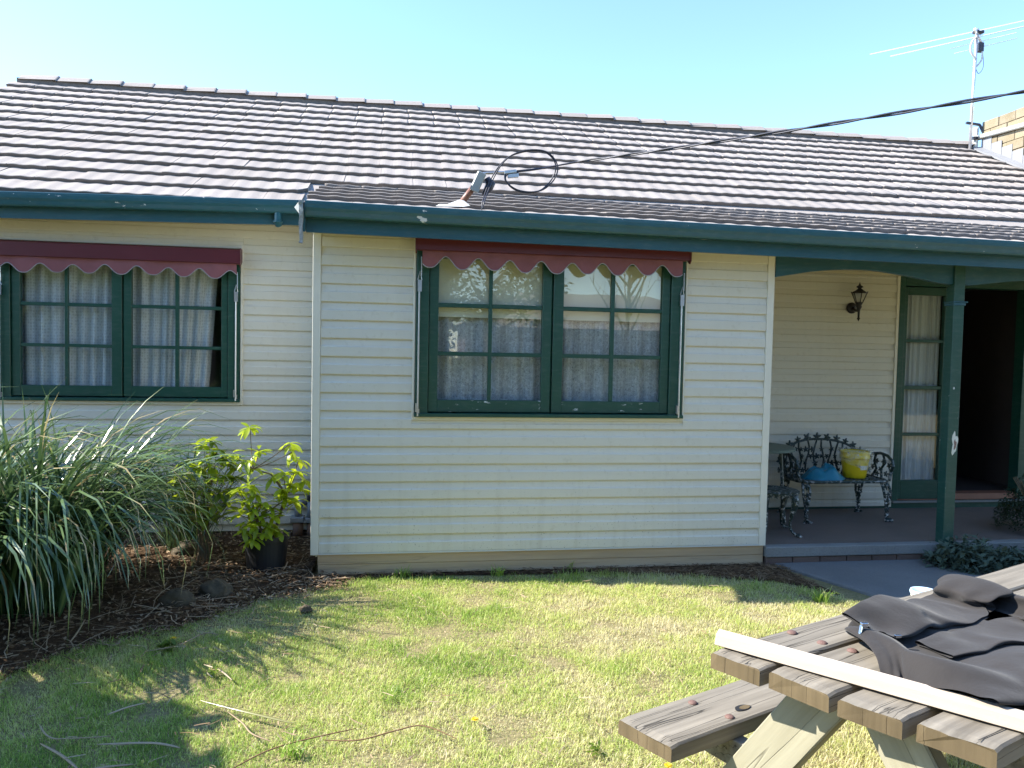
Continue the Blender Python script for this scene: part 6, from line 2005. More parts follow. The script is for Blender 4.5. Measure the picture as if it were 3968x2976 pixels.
def strap_mesh(leaves, tints, mat, name):
    V, flat, tint = [], [], []
    nq = 0
    for lf, tn in zip(leaves, tints):
        b_ = len(V)
        for k, (l_, r_) in enumerate(lf):
            V.append(l_)
            V.append(r_)
            tt_ = tn
            if k >= len(lf) - 2 and tn < 0.9 and random.random() < 0.35:
                tt_ = 0.95
            tint += [tt_, tt_]
        for k in range(len(lf) - 1):
            a = b_ + 2 * k
            flat += [a, a + 1, a + 3, a + 2]
            nq += 1
    return np_mesh(name, np.array(V), flat, [4] * nq, mat, tint, True)


random.seed(17)
fx = thing('flax_plant', 'big clump of long drooping strappy leaves in the garden bed at left', 'plant', (-1.75, -0.35, 0.03))
allv = []
for c_, cnt, rad in (((-1.62, -0.50), 700, 0.30), ((-1.98, -0.75), 480, 0.28), ((-1.50, -0.20), 220, 0.20), ((-2.25, -0.25), 320, 0.3)):
    for k in range(cnt):
        az = random.uniform(0, 2 * math.pi)
        rr = rad * math.sqrt(random.random())
        base = (c_[0] + rr * math.cos(az + random.uniform(-0.8, 0.8)), c_[1] + rr * math.sin(az + random.uniform(-0.8, 0.8)), 0.03)
        el = math.radians(random.uniform(56, 90))
        L = random.uniform(1.05, 1.78) * (0.78 if c_[0] > -1.55 else 1.0)
        if random.random() < 0.10:
            L, bend = random.uniform(1.15, 1.5), random.uniform(0.7, 1.2)
        else:
            bend = random.uniform(1.5, 3.3)
        tn = random.betavariate(2.2, 3.2) * 0.92
        if random.random() < 0.06:
            tn = random.uniform(0.92, 1.0)
        allv.append((strap_leaf_np(base, az, el, L, random.uniform(0.013, 0.024), bend, random.uniform(-0.9, 0.9)), tn))


def lf_score(lf):
    m_ = np.mean([l_ for l_, r_ in lf], axis=0)
    d = np.linalg.norm(m_ - np.array(CAM))
    return d - 0.6 * m_[2] - (0.0 if m_[0] > -2.3 else -3)


allv.sort(key=lambda q: lf_score(q[0]))
offn = np.array(wloc(fx))
for lf, tn in allv[:240]:
    lf2 = [(l_ - offn, r_ - offn) for l_, r_ in lf]
    o_ = bpy.data.objects.new('leaf', strap_mesh([lf2], [tn], M['flax'], 'leaf'))
    link(o_, fx)
o_ = bpy.data.objects.new('leaf_mass', strap_mesh([[(l_ - offn, r_ - offn) for l_, r_ in lf] for lf, tn in allv[240:]], [tn for lf, tn in allv[240:]], M['flax'], 'leaf_mass'))
o_['kind'] = 'stuff'
link(o_, fx)

# a thinner clump of the same kind against the wall behind the shrub
fx2 = thing('grass_clump', 'thin upright strappy clump against the wall between the flax and the shrub', 'plant', (-1.02, 0.75, 0.03))
lv = []
for k in range(110):
    az = random.uniform(0, 2 * math.pi)
    rr = 0.16 * math.sqrt(random.random())
    lv.append((strap_leaf_np((-1.02 + rr * math.cos(az) + 1.02, rr * math.sin(az), 0.0), az, math.radians(random.uniform(60, 88)), random.uniform(0.6, 1.08), random.uniform(0.008, 0.014), random.uniform(0.6, 1.9), random.uniform(-0.5, 0.5)), random.betavariate(2, 3) * 0.9))
for lf, tn in lv[:30]:
    o_ = bpy.data.objects.new('leaf', strap_mesh([lf], [tn], M['flax'], 'leaf'))
    link(o_, fx2)
o_ = bpy.data.objects.new('leaf_mass', strap_mesh([l_ for l_, t_ in lv[30:]], [t_ for l_, t_ in lv[30:]], M['flax'], 'leaf_mass'))
o_['kind'] = 'stuff'
link(o_, fx2)


def ellip_leaf(L, W, cup=0.25, droop=0.3, mat=None):
    mb = MB()
    n_ = 6
    for k in range(n_ + 1):
        t_ = k / n_
        w_ = W / 2 * math.sin(math.pi * min(1, t_ * 0.92 + 0.05)) ** 0.8 * (0.75 + 0.45 * t_)
        w_ = max(w_, 0.0008)
        z = -droop * L * t_ * t_
        mb.v += [(-w_, L * t_, z + cup * w_), (0, L * t_, z), (w_, L * t_, z + cup * w_)]
    for k in range(n_):
        for q in range(2):
            a = 3 * k + q
            mb.f.append((a, a + 1, a + 4, a + 3))
            mb.mi.append(0)
    return mb.mesh('leaf', mat, True)


rl = [ellip_leaf(0.098, 0.040, 0.28, d, M['rhodo']) for d in (0.15, 0.35, 0.6)]
rd_ = [ellip_leaf(0.096, 0.039, 0.28, d, M['rhodo_dark']) for d in (0.2, 0.45)]
leaf_count = 0


def whorl(parent, c, meshes, n_, s, pitch=(5, 50), tilt=0.0):
    """rosette of leaves at a shoot tip"""
    a0 = random.uniform(0, 6)
    for k in range(n_):
        a = a0 + k * 2.4 + random.uniform(-0.25, 0.25)
        pz = math.radians(random.uniform(*pitch))
        leaf_obj(random.choice(meshes), parent, Vector(c) + Vector((random.gauss(0, 0.004), random.gauss(0, 0.004), random.gauss(0, 0.008))), (pz, random.uniform(-0.3, 0.3), a), s * random.uniform(0.7, 1.1))


# potted shrub
pp_ = thing('flower_pot', 'round black plastic pot on the mulch beside the corner of the front room', 'pot', (-0.335, 0.17, 0.02))
obj('pot', MB().lathe((-0.335, 0.17, 0.02), [(0.0, 0.0), (0.125, 0.0), (0.132, 0.006), (0.150, 0.205), (0.152, 0.215), (0.164, 0.218), (0.166, 0.248), (0.160, 0.252), (0.152, 0.246), (0.148, 0.21), (0.0, 0.21)], 36), M['pot'], pp_, smooth=False)
obj('potting_soil', MB().lathe((-0.335, 0.17, 0.222), [(0.148, 0.0), (0.08, 0.012), (0.0, 0.016)], 24), M['mulch'], pp_)
sh = thing('potted_shrub', 'yellow green shrub with whorls of leaves growing in the black pot', 'shrub', (-0.335, 0.17, 0.23))
random.seed(40)
tips = [(-0.446, 0.14, 1.03, 10), (-0.555, 0.12, 0.845, 7), (-0.455, 0.10, 0.80, 8), (-0.385, 0.16, 0.86, 9), (-0.425, 0.12, 0.73, 4), (-0.18, 0.2, 0.91, 5), (-0.165, 0.18, 0.85, 4), (-0.12, 0.2, 0.79, 5), (-0.135, 0.2, 0.70, 8), (-0.215, 0.15, 0.70, 8), (-0.29, 0.14, 0.68, 7), (-0.075, 0.2, 0.64, 8), (-0.155, 0.16, 0.62, 9), (-0.10, 0.22, 0.58, 7), (-0.22, 0.1, 0.60, 7), (-0.19, 0.14, 0.53, 8), (-0.14, 0.2, 0.49, 6), (-0.24, 0.12, 0.50, 5),
        (-0.51, 0.1, 0.60, 8), (-0.44, 0.08, 0.63, 9), (-0.40, 0.12, 0.56, 8), (-0.48, 0.08, 0.52, 8), (-0.36, 0.10, 0.50, 8), (-0.30, 0.12, 0.47, 8), (-0.42, 0.05, 0.46, 8), (-0.50, 0.06, 0.43, 8), (-0.35, 0.06, 0.42, 8), (-0.28, 0.1, 0.41, 7), (-0.44, 0.02, 0.38, 8), (-0.38, 0.03, 0.36, 8), (-0.30, 0.05, 0.35, 7), (-0.47, 0.02, 0.33, 7), (-0.24, 0.09, 0.31, 5), (-0.405, 0.005, 0.275, 7), (-0.34, 0.02, 0.30, 6)]
stm = MB()
base = Vector((-0.34, 0.16, 0.23))
for (x_, y_, z_, n_) in tips:
    whorl(sh, (x_, y_, z_), rl, n_ + 2, 1.0, (-35, 35))
forks = {'a': Vector((-0.42, 0.12, 0.74)), 'b': Vector((-0.20, 0.16, 0.56)), 'c': Vector((-0.39, 0.09, 0.40))}
stm.tube([base + Vector((0.05, 0, 0)), forks['b']], [0.011, 0.009], 7)
stm.tube([forks['b'], Vector((-0.30, 0.14, 0.70)), forks['a']], [0.007, 0.006, 0.005], 6)
stm.tube([base, forks['c']], [0.008, 0.006], 6)
for (x_, y_, z_, n_) in tips:
    t_ = Vector((x_, y_, z_))
    f_ = min(forks.values(), key=lambda q: (q - t_).length + (0.3 if q.z > t_.z + 0.02 else 0))
    stm.tube([f_, f_.lerp(t_, 0.5) + Vector((0, 0, -0.01)), t_], [0.004, 0.0035, 0.003], 5)
obj('stem', stm, M['stem'], sh)
# second shrub in the bed behind
s2 = thing('garden_shrub', 'leafy green shrub in the bed between the flax and the potted shrub', 'shrub', (-0.78, 0.29, 0.03))
random.seed(44)
stm = MB()
tp = [(0.505 + (a_ - 0.505) * (0.27 + 0.4 * (b_ - 0.42) + 5.459) / (b_ + 5.459), 0.27 + 0.4 * (b_ - 0.42), 1.614 + (c_ - 1.614) * (0.27 + 0.4 * (b_ - 0.42) + 5.459) / (b_ + 5.459)) for a_, b_, c_ in [(-0.78, 0.45, 0.90), (-0.83, 0.5, 0.86), (-0.73, 0.45, 0.83), (-0.70, 0.52, 0.76), (-0.80, 0.42, 0.76), (-0.86, 0.45, 0.70), (-0.64, 0.45, 0.74), (-0.60, 0.5, 0.70), (-0.66, 0.42, 0.64), (-0.75, 0.38, 0.64), (-0.93, 0.42, 0.66), (-1.02, 0.45, 0.62), (-0.97, 0.38, 0.57), (-0.88, 0.36, 0.56), (-0.80, 0.36, 0.55), (-0.70, 0.36, 0.53), (-0.62, 0.4, 0.55), (-0.91, 0.34, 0.48), (-0.82, 0.32, 0.44), (-0.72, 0.34, 0.45), (-0.64, 0.36, 0.44), (-0.86, 0.3, 0.37), (-0.76, 0.3, 0.36), (-0.68, 0.32, 0.36), (-1.0, 0.42, 0.50), (-0.95, 0.5, 0.72), (-0.60, 0.45, 0.62), (-0.78, 0.5, 0.70)]]
for (x_, y_, z_) in tp:
    whorl(s2, (x_, y_, z_), rl + rl + rd_, 10, 1.05, (-35, 35))
    b_ = Vector((-0.78 + random.uniform(-0.05, 0.05), 0.29, 0.03))
    q_ = Vector((-0.79, 0.29, 0.30)).lerp(Vector((x_, y_, z_)), 0.25)
    if random.random() < 0.25:
        stm.tube([b_, q_], [0.006, 0.0045], 5)
    stm.tube([q_, q_.lerp(Vector((x_, y_, z_)), 0.5) + Vector((0, 0.01, -0.02)), (x_, y_, z_)], [0.004, 0.0032, 0.0025], 5)
obj('stem', stm, M['stem'], s2)


# leafy ground cover and dark bush by the porch post
def leaf_cloud(name, n_, sampler, L, W, mat, parent=None, pitch=(-40, 60)):
    V, flat = [], []
    nf = 0
    tint = []
    for k in range(n_):
        p = np.array(sampler())
        az = random.uniform(0, 2 * math.pi)
        e = math.radians(random.uniform(*pitch))
        ll, ww = L * random.uniform(0.6, 1.2), W * random.uniform(0.7, 1.2)
        d = np.array([math.cos(az) * math.cos(e), math.sin(az) * math.cos(e), math.sin(e)])
        s = np.array([-math.sin(az), math.cos(az), random.uniform(-0.4, 0.4)])
        s /= np.linalg.norm(s)
        dn = np.array([0, 0, -0.18 * ll])
        b_ = len(V)
        V += [p, p + d * ll * 0.45 - s * ww / 2, p + d * ll * 0.5 + dn * 0.3, p + d * ll * 0.45 + s * ww / 2, p + d * ll + dn]
        flat += [b_, b_ + 1, b_ + 2, b_, b_ + 2, b_ + 3, b_ + 1, b_ + 4, b_ + 2, b_ + 2, b_ + 4, b_ + 3]
        nf += 4
        tint += [random.random()] * 5
    V = np.array(V)
    if parent is not None:
        V = V - np.array(wloc(parent))
    o_ = bpy.data.objects.new(name, np_mesh(name, V, flat, [3] * nf, mat, tint))
    link(o_, parent)
    return o_


def mound(cx_, cy_, rx, ry, h, z0=0.0):
    def f_():
        while True:
            a, b = random.uniform(-1, 1), random.uniform(-1, 1)
            if a * a + b * b < 1:
                break
        hh = h * (1 - (a * a + b * b)) ** 0.5 * (0.75 + 0.5 * mnoise.noise((a * 3 + cx_, b * 3, 0.5)))
        return (cx_ + a * rx, cy_ + b * ry, z0 + max(0.004, hh * random.uniform(0.35, 1.0)))
    return f_


random.seed(50)
gc = leaf_cloud('ground_cover', 1150, mound(4.98, -0.22, 0.36, 0.24, 0.27), 0.085, 0.034, M['lamb'])
tag(gc, 'woolly grey green leafy clump at the foot of the porch post', 'plant', kind='stuff')
gc2 = leaf_cloud('ground_cover', 800, mound(5.50, -0.28, 0.36, 0.26, 0.20), 0.08, 0.032, M['lamb'])
tag(gc2, 'low grey green leaves spreading along the step right of the post', 'plant', kind='stuff')
bs_ = thing('dark_bush', 'dark fine leaved bush in front of the open door at the right edge', 'bush', (6.10, 0.30, 0.15))
leaf_cloud('foliage', 5200, mound(6.16, 0.28, 0.50, 0.30, 0.66, 0.16), 0.045, 0.016, M['bush'], bs_)
mb = MB()
for k in range(14):
    a = random.uniform(0, 6.28)
    mb.tube([(6.1, 0.28, 0.15), (6.1 + 0.3 * math.cos(a), 0.28 + 0.18 * math.sin(a), 0.6)], [0.008, 0.003], 5)
obj('stem', mb, M['stem'], bs_)

# ------------------------------------------------------------------ bits in the bed
drn = thing('drain_pipes', 'grey pipes and a gully trap against the wall behind the pot', 'pipework', (-0.2, 1.1, 0.03))
mb = MB().tube([(-0.215, 1.06, 0.03), (-0.215, 1.06, 0.16)], 0.045, 14).tube([(-0.10, 1.05, 0.02), (-0.10, 1.05, 0.15)], 0.045, 14)
obj('clay_socket', mb, M['terracotta'], drn, smooth=True)
obj('collar', MB().box((-0.275, 1.0, 0.155), (-0.165, 1.11, 0.20)).box((-0.155, 1.0, 0.15), (-0.05, 1.11, 0.19)), M['pvc'], drn, bevel=0.006)
obj('pipe', MB().tube([(-0.215, 1.06, 0.2), (-0.215, 1.06, 0.27), (-0.20, 1.10, 0.30), (-0.16, 1.18, 0.30)], 0.03, 12).tube([(-0.105, 1.05, 0.19), (-0.105, 1.05, 0.33)], 0.036, 12).tube([(-0.105, 1.05, 0.37), (-0.105, 1.07, 0.45), (-0.08, 1.15, 0.47)], 0.028, 12), M['pvc'], drn, smooth=True)
obj('band', MB().tube([(-0.105, 1.05, 0.33), (-0.105, 1.05, 0.37)], 0.04, 14), M['pot'], drn)
obj('meter_box', MB().box((-0.085, 0.96, 0.2), (-0.02, 1.1, 0.34)), M['pvc'], drn, bevel=0.01)


def rock(name, c_, r, label, seed, flat=0.7):
    bmv = []
    mb = MB()
    nlat, nlon = 18, 28
    for i in range(nlat + 1):
        th = math.pi * i / nlat
        for k in range(nlon):
            ph = 2 * math.pi * k / nlon
            d = Vector((math.sin(th) * math.cos(ph), math.sin(th) * math.sin(ph), math.cos(th)))
            q = r * (1 + 0.35 * mnoise.noise(d * 1.3 + Vector((seed, 0, 0))) + 0.16 * mnoise.noise(d * 3.2 + Vector((0, seed, 0))) + 0.07 * mnoise.noise(d * 8 + Vector((0, seed, 3))))
            mb.v.append((c_[0] + d.x * q, c_[1] + d.y * q * 0.85, c_[2] + d.z * q * flat))
    for i in range(nlat):
        for k in range(nlon):
            mb.f.append((i * nlon + k, (i + 1) * nlon + k, (i + 1) * nlon + (k + 1) % nlon, i * nlon + (k + 1) % nlon))
            mb.mi.append(0)
    return tag(obj(name, mb, M['rock'], None, True), label, 'rock', 'rocks edging the garden bed')


rock('rock', (-0.74, -0.60, 0.06), 0.095, 'rounded dark rock at the lawn edge nearest the flax', 2.0, 0.75)
rock('rock', (-0.56, -0.42, 0.055), 0.10, 'flat topped grey rock between the rounded rock and the pot', 5.5, 0.62)
rock('rock', (-0.95, 0.60, 0.06), 0.13, 'brown rock under the garden shrub further back in the bed', 9.1, 0.5)
o = rock('stone', (0.035, -0.755, 0.025), 0.034, 'small dark stone lying alone on the lawn', 13.0, 0.8)
del o['group']
o['category'] = 'stone'


# straw and chips over the mulch
def litter(name, n_, sampler, lrange, wrange, zf, mat, tint_rng, lift=0.012, kind='stuff', curve=0.15):
    V, flat, tint = [], [], []
    for k in range(n_):
        x_, y_ = sampler()
        L = random.uniform(*lrange)
        W = random.uniform(*wrange)
        a = random.uniform(0, math.pi * 2)
        z = zf(x_, y_) + random.uniform(0.002, lift)
        tl = random.uniform(-0.18, 0.18) if L > 0.03 else random.uniform(-0.5, 0.5)
        cv = random.gauss(0, curve)
        b_ = len(V)
        tn = random.uniform(*tint_rng)
        for q in range(4):
            t_ = q / 3 - 0.5
            aa = a + cv * t_ * 2
            cx_, cy_ = x_ + math.cos(aa) * L * t_, y_ + math.sin(aa) * L * t_
            zz = max(z + tl * L * t_, zf(cx_, cy_) + 0.002)
            w_ = W * (1 if 0 < q < 3 else 0.6)
            V += [(cx_ - math.sin(aa) * w_ / 2, cy_ + math.cos(aa) * w_ / 2, zz), (cx_ + math.sin(aa) * w_ / 2, cy_ - math.cos(aa) * w_ / 2, zz + W * 0.3)]
            tint += [tn, tn]
        for q in range(3):
            c_ = b_ + 2 * q
            flat += [c_, c_ + 1, c_ + 3, c_ + 2]
    o_ = bpy.data.objects.new(name, np_mesh(name, np.array(V), flat, [4] * (len(flat) // 4), mat, tint))
    link(o_)
    o_['kind'] = kind
    return o_


def bed_pt(xlo=-2.6, xhi=0.25, ymax=1.15):
    def f_():
        while True:
            x_ = random.uniform(xlo, xhi)
            e = float(bed_edge(x_))
            y_ = random.uniform(e - 0.06 - 0.12 * random.random() ** 3, ymax)
            if x_ > -0.02 and y_ > -0.02:
                continue
            return x_, y_
    return f_


random.seed(60)
tag(litter('bark_chips', 9000, bed_pt(), (0.010, 0.04), (0.005, 0.014), bed_h, M['straw'], (0.1, 0.85), 0.02), 'dark bark and leaf litter covering the garden bed', 'mulch', kind='stuff')
tag(litter('straw', 1000, bed_pt(-2.4, 0.2, 0.5), (0.05, 0.30), (0.0025, 0.006), bed_h, M['straw'], (0.35, 1.0), 0.03), 'dry straw and dead flax leaves scattered over the bed', 'straw', kind='stuff')


def strip_pt():
    while True:
        x_ = random.uniform(0.2, 3.5)
        y_ = random.uniform(-0.6, 0.0)
        if y_ > np.interp(x_, [0.2, 1.0, 1.9, 2.6, 3.25, 3.5], [-0.10, -0.05, -0.10, -0.24, -0.44, -0.66]):
            return x_, y_


tag(litter('dry_thatch', 2600, strip_pt, (0.02, 0.08), (0.002, 0.006), lambda x_, y_: 0.006, M['straw'], (0.1, 0.7), 0.025), 'dead grass and dirt along the foot of the front wall', 'thatch', kind='stuff')


def lawn_litter_pt():
    while True:
        x_, y_ = random.uniform(-1.6, 3.3), random.uniform(-3.2, -0.3)
        if y_ < bed_edge(x_) and random.random() < (1.0 if x_ < 0.2 else 0.45):
            return x_, y_


tag(litter('dry_clippings', 900, lawn_litter_pt, (0.02, 0.09), (0.002, 0.005), lambda x_, y_: 0.028, M['straw'], (0.5, 1.0), 0.02), 'dry clippings scattered through the lawn', 'clippings', kind='stuff')


# single dead leaves and twigs lying on the lawn
def lawn_stick(pts_, w_, tn, label, name='dead_leaf', mat=None):
    P_ = smooth_path([(x_, y_, z_) for x_, y_, z_ in pts_], 5)
    V, flat = [], []
    m_ = len(P_)
    for k, p in enumerate(P_):
        d = (P_[min(k + 1, m_ - 1)] - P_[max(k - 1, 0)]).normalized()
        s = Vector((-d.y, d.x, 0.25)).normalized()
        ww = 0.8 * w_ / 2 * (1 - abs(2 * k / (m_ - 1) - 1) ** 3 * 0.85)
        n_ = Vector((0, 0, 0.002))
        V += [p - s * ww, p + s * ww, p + s * ww - n_ * 1.5, p - s * ww - n_ * 1.5]
    for k in range(m_ - 1):
        a = 4 * k
        for q in range(4):
            flat += [a + q, a + (q + 1) % 4, a + 4 + (q + 1) % 4, a + 4 + q]
    o_ = bpy.data.objects.new(name, np_mesh(name, np.array([tuple(v) for v in V]), flat, [4] * (len(flat) // 4), mat or M['straw'], [tn] * len(V)))
    link(o_)
    return tag(o_, label, 'dead leaf' if name == 'dead_leaf' else 'twig', 'dead flax leaves and twigs on the lawn')


lawn_stick([(-0.299, -1.94, 0.033), (-0.081, -2.091, 0.043), (0.136, -2.204, 0.033)], 0.014, 0.90, 'broad pale green dead leaf lying alone on the sunny lawn', 'dead_leaf', M['flax'])
lawn_stick([(-0.161, -2.06, 0.033), (-0.076, -2.175, 0.033), (-0.022, -2.279, 0.038), (0.063, -2.342, 0.033)], 0.007, 0.75, 'thin crooked tan stalk just below the broad pale leaf', 'twig')
lawn_stick([(-0.573, -2.225, 0.033), (-0.696, -2.256, 0.048), (-0.805, -2.208, 0.033), (-0.896, -2.09, 0.033)], 0.011, 0.85, 'hooked grey leaf in the shaded left corner of lawn')
lawn_stick([(-0.605, -2.287, 0.033), (-0.393, -2.31, 0.038), (-0.277, -2.352, 0.033)], 0.012, 0.9, 'straight grey leaf below the hooked one at left')
lawn_stick([(-0.825, -2.252, 0.033), (-0.7, -2.368, 0.038), (-0.595, -2.48, 0.033)], 0.012, 0.8, 'grey brown leaf slanting to the bottom edge at left')
lawn_stick([(-0.595, -2.48, 0.033), (-0.498, -2.48, 0.043), (-0.416, -2.455, 0.033)], 0.010, 0.8, 'short grey leaf along the bottom edge at left')
lawn_stick([(-0.373, -1.541, 0.033), (-0.282, -1.625, 0.038), (-0.201, -1.74, 0.033)], 0.009, 1.0, 'short bright straw leaf beside the bed edge on the lawn')
lawn_stick([(-0.652, -2.034, 0.033), (-0.591, -1.985, 0.038), (-0.526, -1.937, 0.033)], 0.010, 0.95, 'short pale leaf on the grass left of the broad one')
lawn_stick([(-0.707, -1.341, 0.033), (-0.559, -1.282, 0.038), (-0.469, -1.111, 0.033), (-0.383, -1.139, 0.033)], 0.007, 0.8, 'long thin stalk curving from the bed onto the lawn', 'twig')
lawn_stick([(0.265, -2.356, 0.033), (0.408, -2.383, 0.038), (0.552, -2.315, 0.033), (0.67, -2.285, 0.033), (0.8, -2.409, 0.033)], 0.006, 0.45, 'long brown twig arching across the lower middle of the lawn', 'twig')
lawn_stick([(-0.049, -2.53, 0.033), (0.1, -2.397, 0.038), (0.393, -2.275, 0.033)], 0.006, 0.4, 'dark straight twig on the grass right of the shaded corner', 'twig')
lawn_stick([(-1.12, -1.187, 0.038), (-1.128, -1.064, 0.048), (-1.152, -0.889, 0.058)], 0.010, 0.85, 'pale broken leaf leaning in the bed under the flax')
lawn_stick([(-0.862, -0.811, 0.028), (-0.831, -0.671, 0.048), (-0.831, -0.566, 0.048)], 0.012, 1.0, 'bright cream leaf beside the rounded rock')


def dandelion(x_, y_, z_, label):
    f_ = thing('dandelion', label, 'flower', (x_, y_, 0.0), 'yellow dandelions in the lawn')
    obj('stem', MB().tube([(x_, y_, 0), (x_, y_, z_)], 0.0018, 5), M['grass'] if False else M['bush'], f_)
    mb = MB()
    for ring_, n_, el in ((0.016, 14, 0.15), (0.011, 10, 0.6)):
        for k in range(n_):
            a = 2 * math.pi * k / n_ + ring_ * 90
            d = Vector((math.cos(a), math.sin(a), el))
            s = Vector((-math.sin(a), math.cos(a), 0)) * 0.0028
            c_ = Vector((x_, y_, z_))
            mb.add([c_ - s * 0.4, c_ + s * 0.4, c_ + d * ring_ + s, c_ + d * ring_ - s], [(0, 1, 2, 3)])
    obj('petals', mb, M['petal'], f_)


dandelion(1.582, -2.721, 0.038, 'yellow dandelion beneath the end of the picnic bench')
dandelion(-0.607, -1.186, 0.038, 'tiny yellow dandelion at the edge of the mulch')
dandelion(0.889, -2.269, 0.038, 'yellow dandelion flattened in the middle of the lawn')

# ------------------------------------------------------------------ lawn: one blade mesh
def lawn():
    def blades(n_, x0, x1, y0, y1, lr, wr, dens=None):
        X = rng.uniform(x0, x1, n_)
        Y = rng.uniform(y0, y1, n_)
        ok = Y < bed_edge(X) + rng.normal(0, 0.06, n_) - 0.01
        strip = np.interp(X, [0.0, 0.4, 1.0, 1.9, 2.6, 3.25, 3.5, 3.9, 4.6], [-0.13, -0.06, -0.03, -0.09, -0.24, -0.48, -0.80, -1.30, -3.2])
        ok &= (Y < strip + rng.normal(0, 0.03, n_)) | (X < 0)
        ok &= ~((X > 3.3) & (Y > -1.7) & (X > 3.42 + (-Y) * 0.40))
        if dens is not None:
            ok &= rng.random(n_) < dens(X, Y)
        return X[ok], Y[ok]
    sets = [blades(480000, -2.0, 4.2, -3.5, -0.1, 0, 0), blades(60000, -5, 7.5, -7, -0.1, 0, 0)]
    X = np.concatenate([s[0] for s in sets])
    Y = np.concatenate([s[1] for s in sets])
    n_ = len(X)
    gx, gy = np.meshgrid(np.linspace(-5, 8, 326), np.linspace(-7.2, 0.4, 191), indexing='ij')

    def field(s, seed, det):
        f_ = np.array([sum(mnoise.noise((a * s * 2 ** o + seed, b * s * 2 ** o, seed * 3.1)) / 1.8 ** o for o in range(det)) for a, b in zip(gx.ravel(), gy.ravel())]).reshape(gx.shape)
        fi = np.clip((X + 5) / 0.04, 0, 324.999)
        fj = np.clip((Y + 7.2) / 0.04, 0, 189.999)
        i, j = fi.astype(int), fj.astype(int)
        a, b = fi - i, fj - j
        return f_[i, j] * (1 - a) * (1 - b) + f_[i + 1, j] * a * (1 - b) + f_[i, j + 1] * (1 - a) * b + f_[i + 1, j + 1] * a * b
    big = field(0.9, 3.0, 3)
    clump = field(3.1, 8.0, 3) * 0.75 + field(9.0, 5.0, 1) * 0.6
    fine = field(4.5, 1.0, 2)
    keep = rng.random(n_) < np.clip(1.0 + 1.1 * clump, 0.10, 1)
    X, Y, big, clump, fine = X[keep], Y[keep], big[keep], clump[keep], fine[keep]
    n_ = len(X)
    tint = np.clip(0.56 + 0.13 * np.clip((X - 0.3) / 1.8, 0, 1) + 0.40 * big + 0.25 * fine - 0.22 * clump + rng.normal(0, 0.17, n_), 0, 0.98)
    dry = rng.random(n_) < 0.10
    tint[dry] = rng.uniform(0.75, 1.0, dry.sum())
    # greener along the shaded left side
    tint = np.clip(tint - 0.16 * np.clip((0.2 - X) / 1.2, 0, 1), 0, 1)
    L = np.clip(rng.normal(0.023, 0.008, n_) * (1 + 0.9 * clump), 0.010, 0.075)
    edge = np.exp(-np.abs(Y - np.interp(X, [0.3, 1.0, 1.9, 2.6, 3.25, 3.5], [-0.08, -0.05, -0.11, -0.26, -0.50, -0.82])) / 0.05)
    L *= 1 + 0.9 * edge * (X > 0.3)
    W = rng.uniform(0.0016, 0.0032, n_)
    az = rng.uniform(0, 2 * np.pi, n_)
    lean = np.abs(rng.normal(0.95, 0.40, n_))
    dx, dy = np.cos(az), np.sin(az)
    sx_, sy_ = -dy * W / 2, dx * W / 2
    V = np.zeros((n_, 5, 3), np.float32)
    V[:, 0] = np.c_[X - sx_, Y - sy_, np.zeros(n_)]
    V[:, 1] = np.c_[X + sx_, Y + sy_, np.zeros(n_)]
    m1 = 0.55 * L
    hx, hz = np.sin(lean * 0.6) * m1, np.cos(lean * 0.6) * m1
    V[:, 2] = np.c_[X + dx * hx - sx_ * 0.85, Y + dy * hx - sy_ * 0.85, hz]
    V[:, 3] = np.c_[X + dx * hx + sx_ * 0.85, Y + dy * hx + sy_ * 0.85, hz]
    tx_ = hx + np.sin(lean * 1.5) * 0.45 * L
    tz_ = np.maximum(hz + np.cos(lean * 1.5) * 0.45 * L, 0.004)
    V[:, 4] = np.c_[X + dx * tx_, Y + dy * tx_, tz_]
    base_ = (np.arange(n_) * 5)[:, None]
    flat = (base_ + np.array([[0, 1, 3, 2, 2, 3, 4]])).ravel()
    sizes = np.tile([4, 3], n_)
    me = np_mesh('lawn', V.reshape(-1, 3), flat, sizes, M['grass'], np.repeat(tint, 5), False)
    o_ = bpy.data.objects.new('lawn', me)
    link(o_)
    tag(o_, 'short patchy green and straw coloured lawn', 'lawn', kind='stuff')


lawn()


def tuft(x_, y_, n_, h, tn, label):
    lv_ = []
    for k in range(n_):
        az = random.uniform(0, 6.28)
        lv_.append(strap_leaf_np((random.gauss(0, 0.025), random.gauss(0, 0.02), 0.0), az, math.radians(random.uniform(55, 88)), h * random.uniform(0.5, 1.1), random.uniform(0.003, 0.005), random.uniform(0.5, 1.8), 0.2, 4))
    o_ = bpy.data.objects.new('grass_tuft', strap_mesh(lv_, [tn * random.uniform(0.7, 1.2) for _ in lv_], M['grass'], 'grass_tuft'))
    o_.location = (x_, y_, 0)
    link(o_)
    tag(o_, label, 'grass tuft', 'taller grass tufts')


tuft(3.33, -0.86, 60, 0.12, 0.3, 'bright grass tuft between the path and the jacket')
tuft(0.62, -0.07, 40, 0.09, 0.3, 'grass tuft at the left foot of the front wall')
tuft(1.30, -0.10, 45, 0.09, 0.35, 'grass tuft under the left part of the window')
tuft(0.15, -2.42, 50, 0.07, 0.2, 'lush green tuft in the lower left of the lawn')
tuft(1.85, -0.02, 9, 0.11, 0.3, 'few weeds growing up the timber base board')


def weed(x_, y_, s, n_, label):
    o_ = leaf_cloud('weed', n_, lambda: (random.gauss(0, s * 0.35) + x_, random.gauss(0, s * 0.25) + y_, random.uniform(0.012, 0.045)), s, s * 0.38, M['rhodo_dark'], None, (-5, 45))
    tag(o_, label, 'weed', 'broad leaved weeds in the grass')


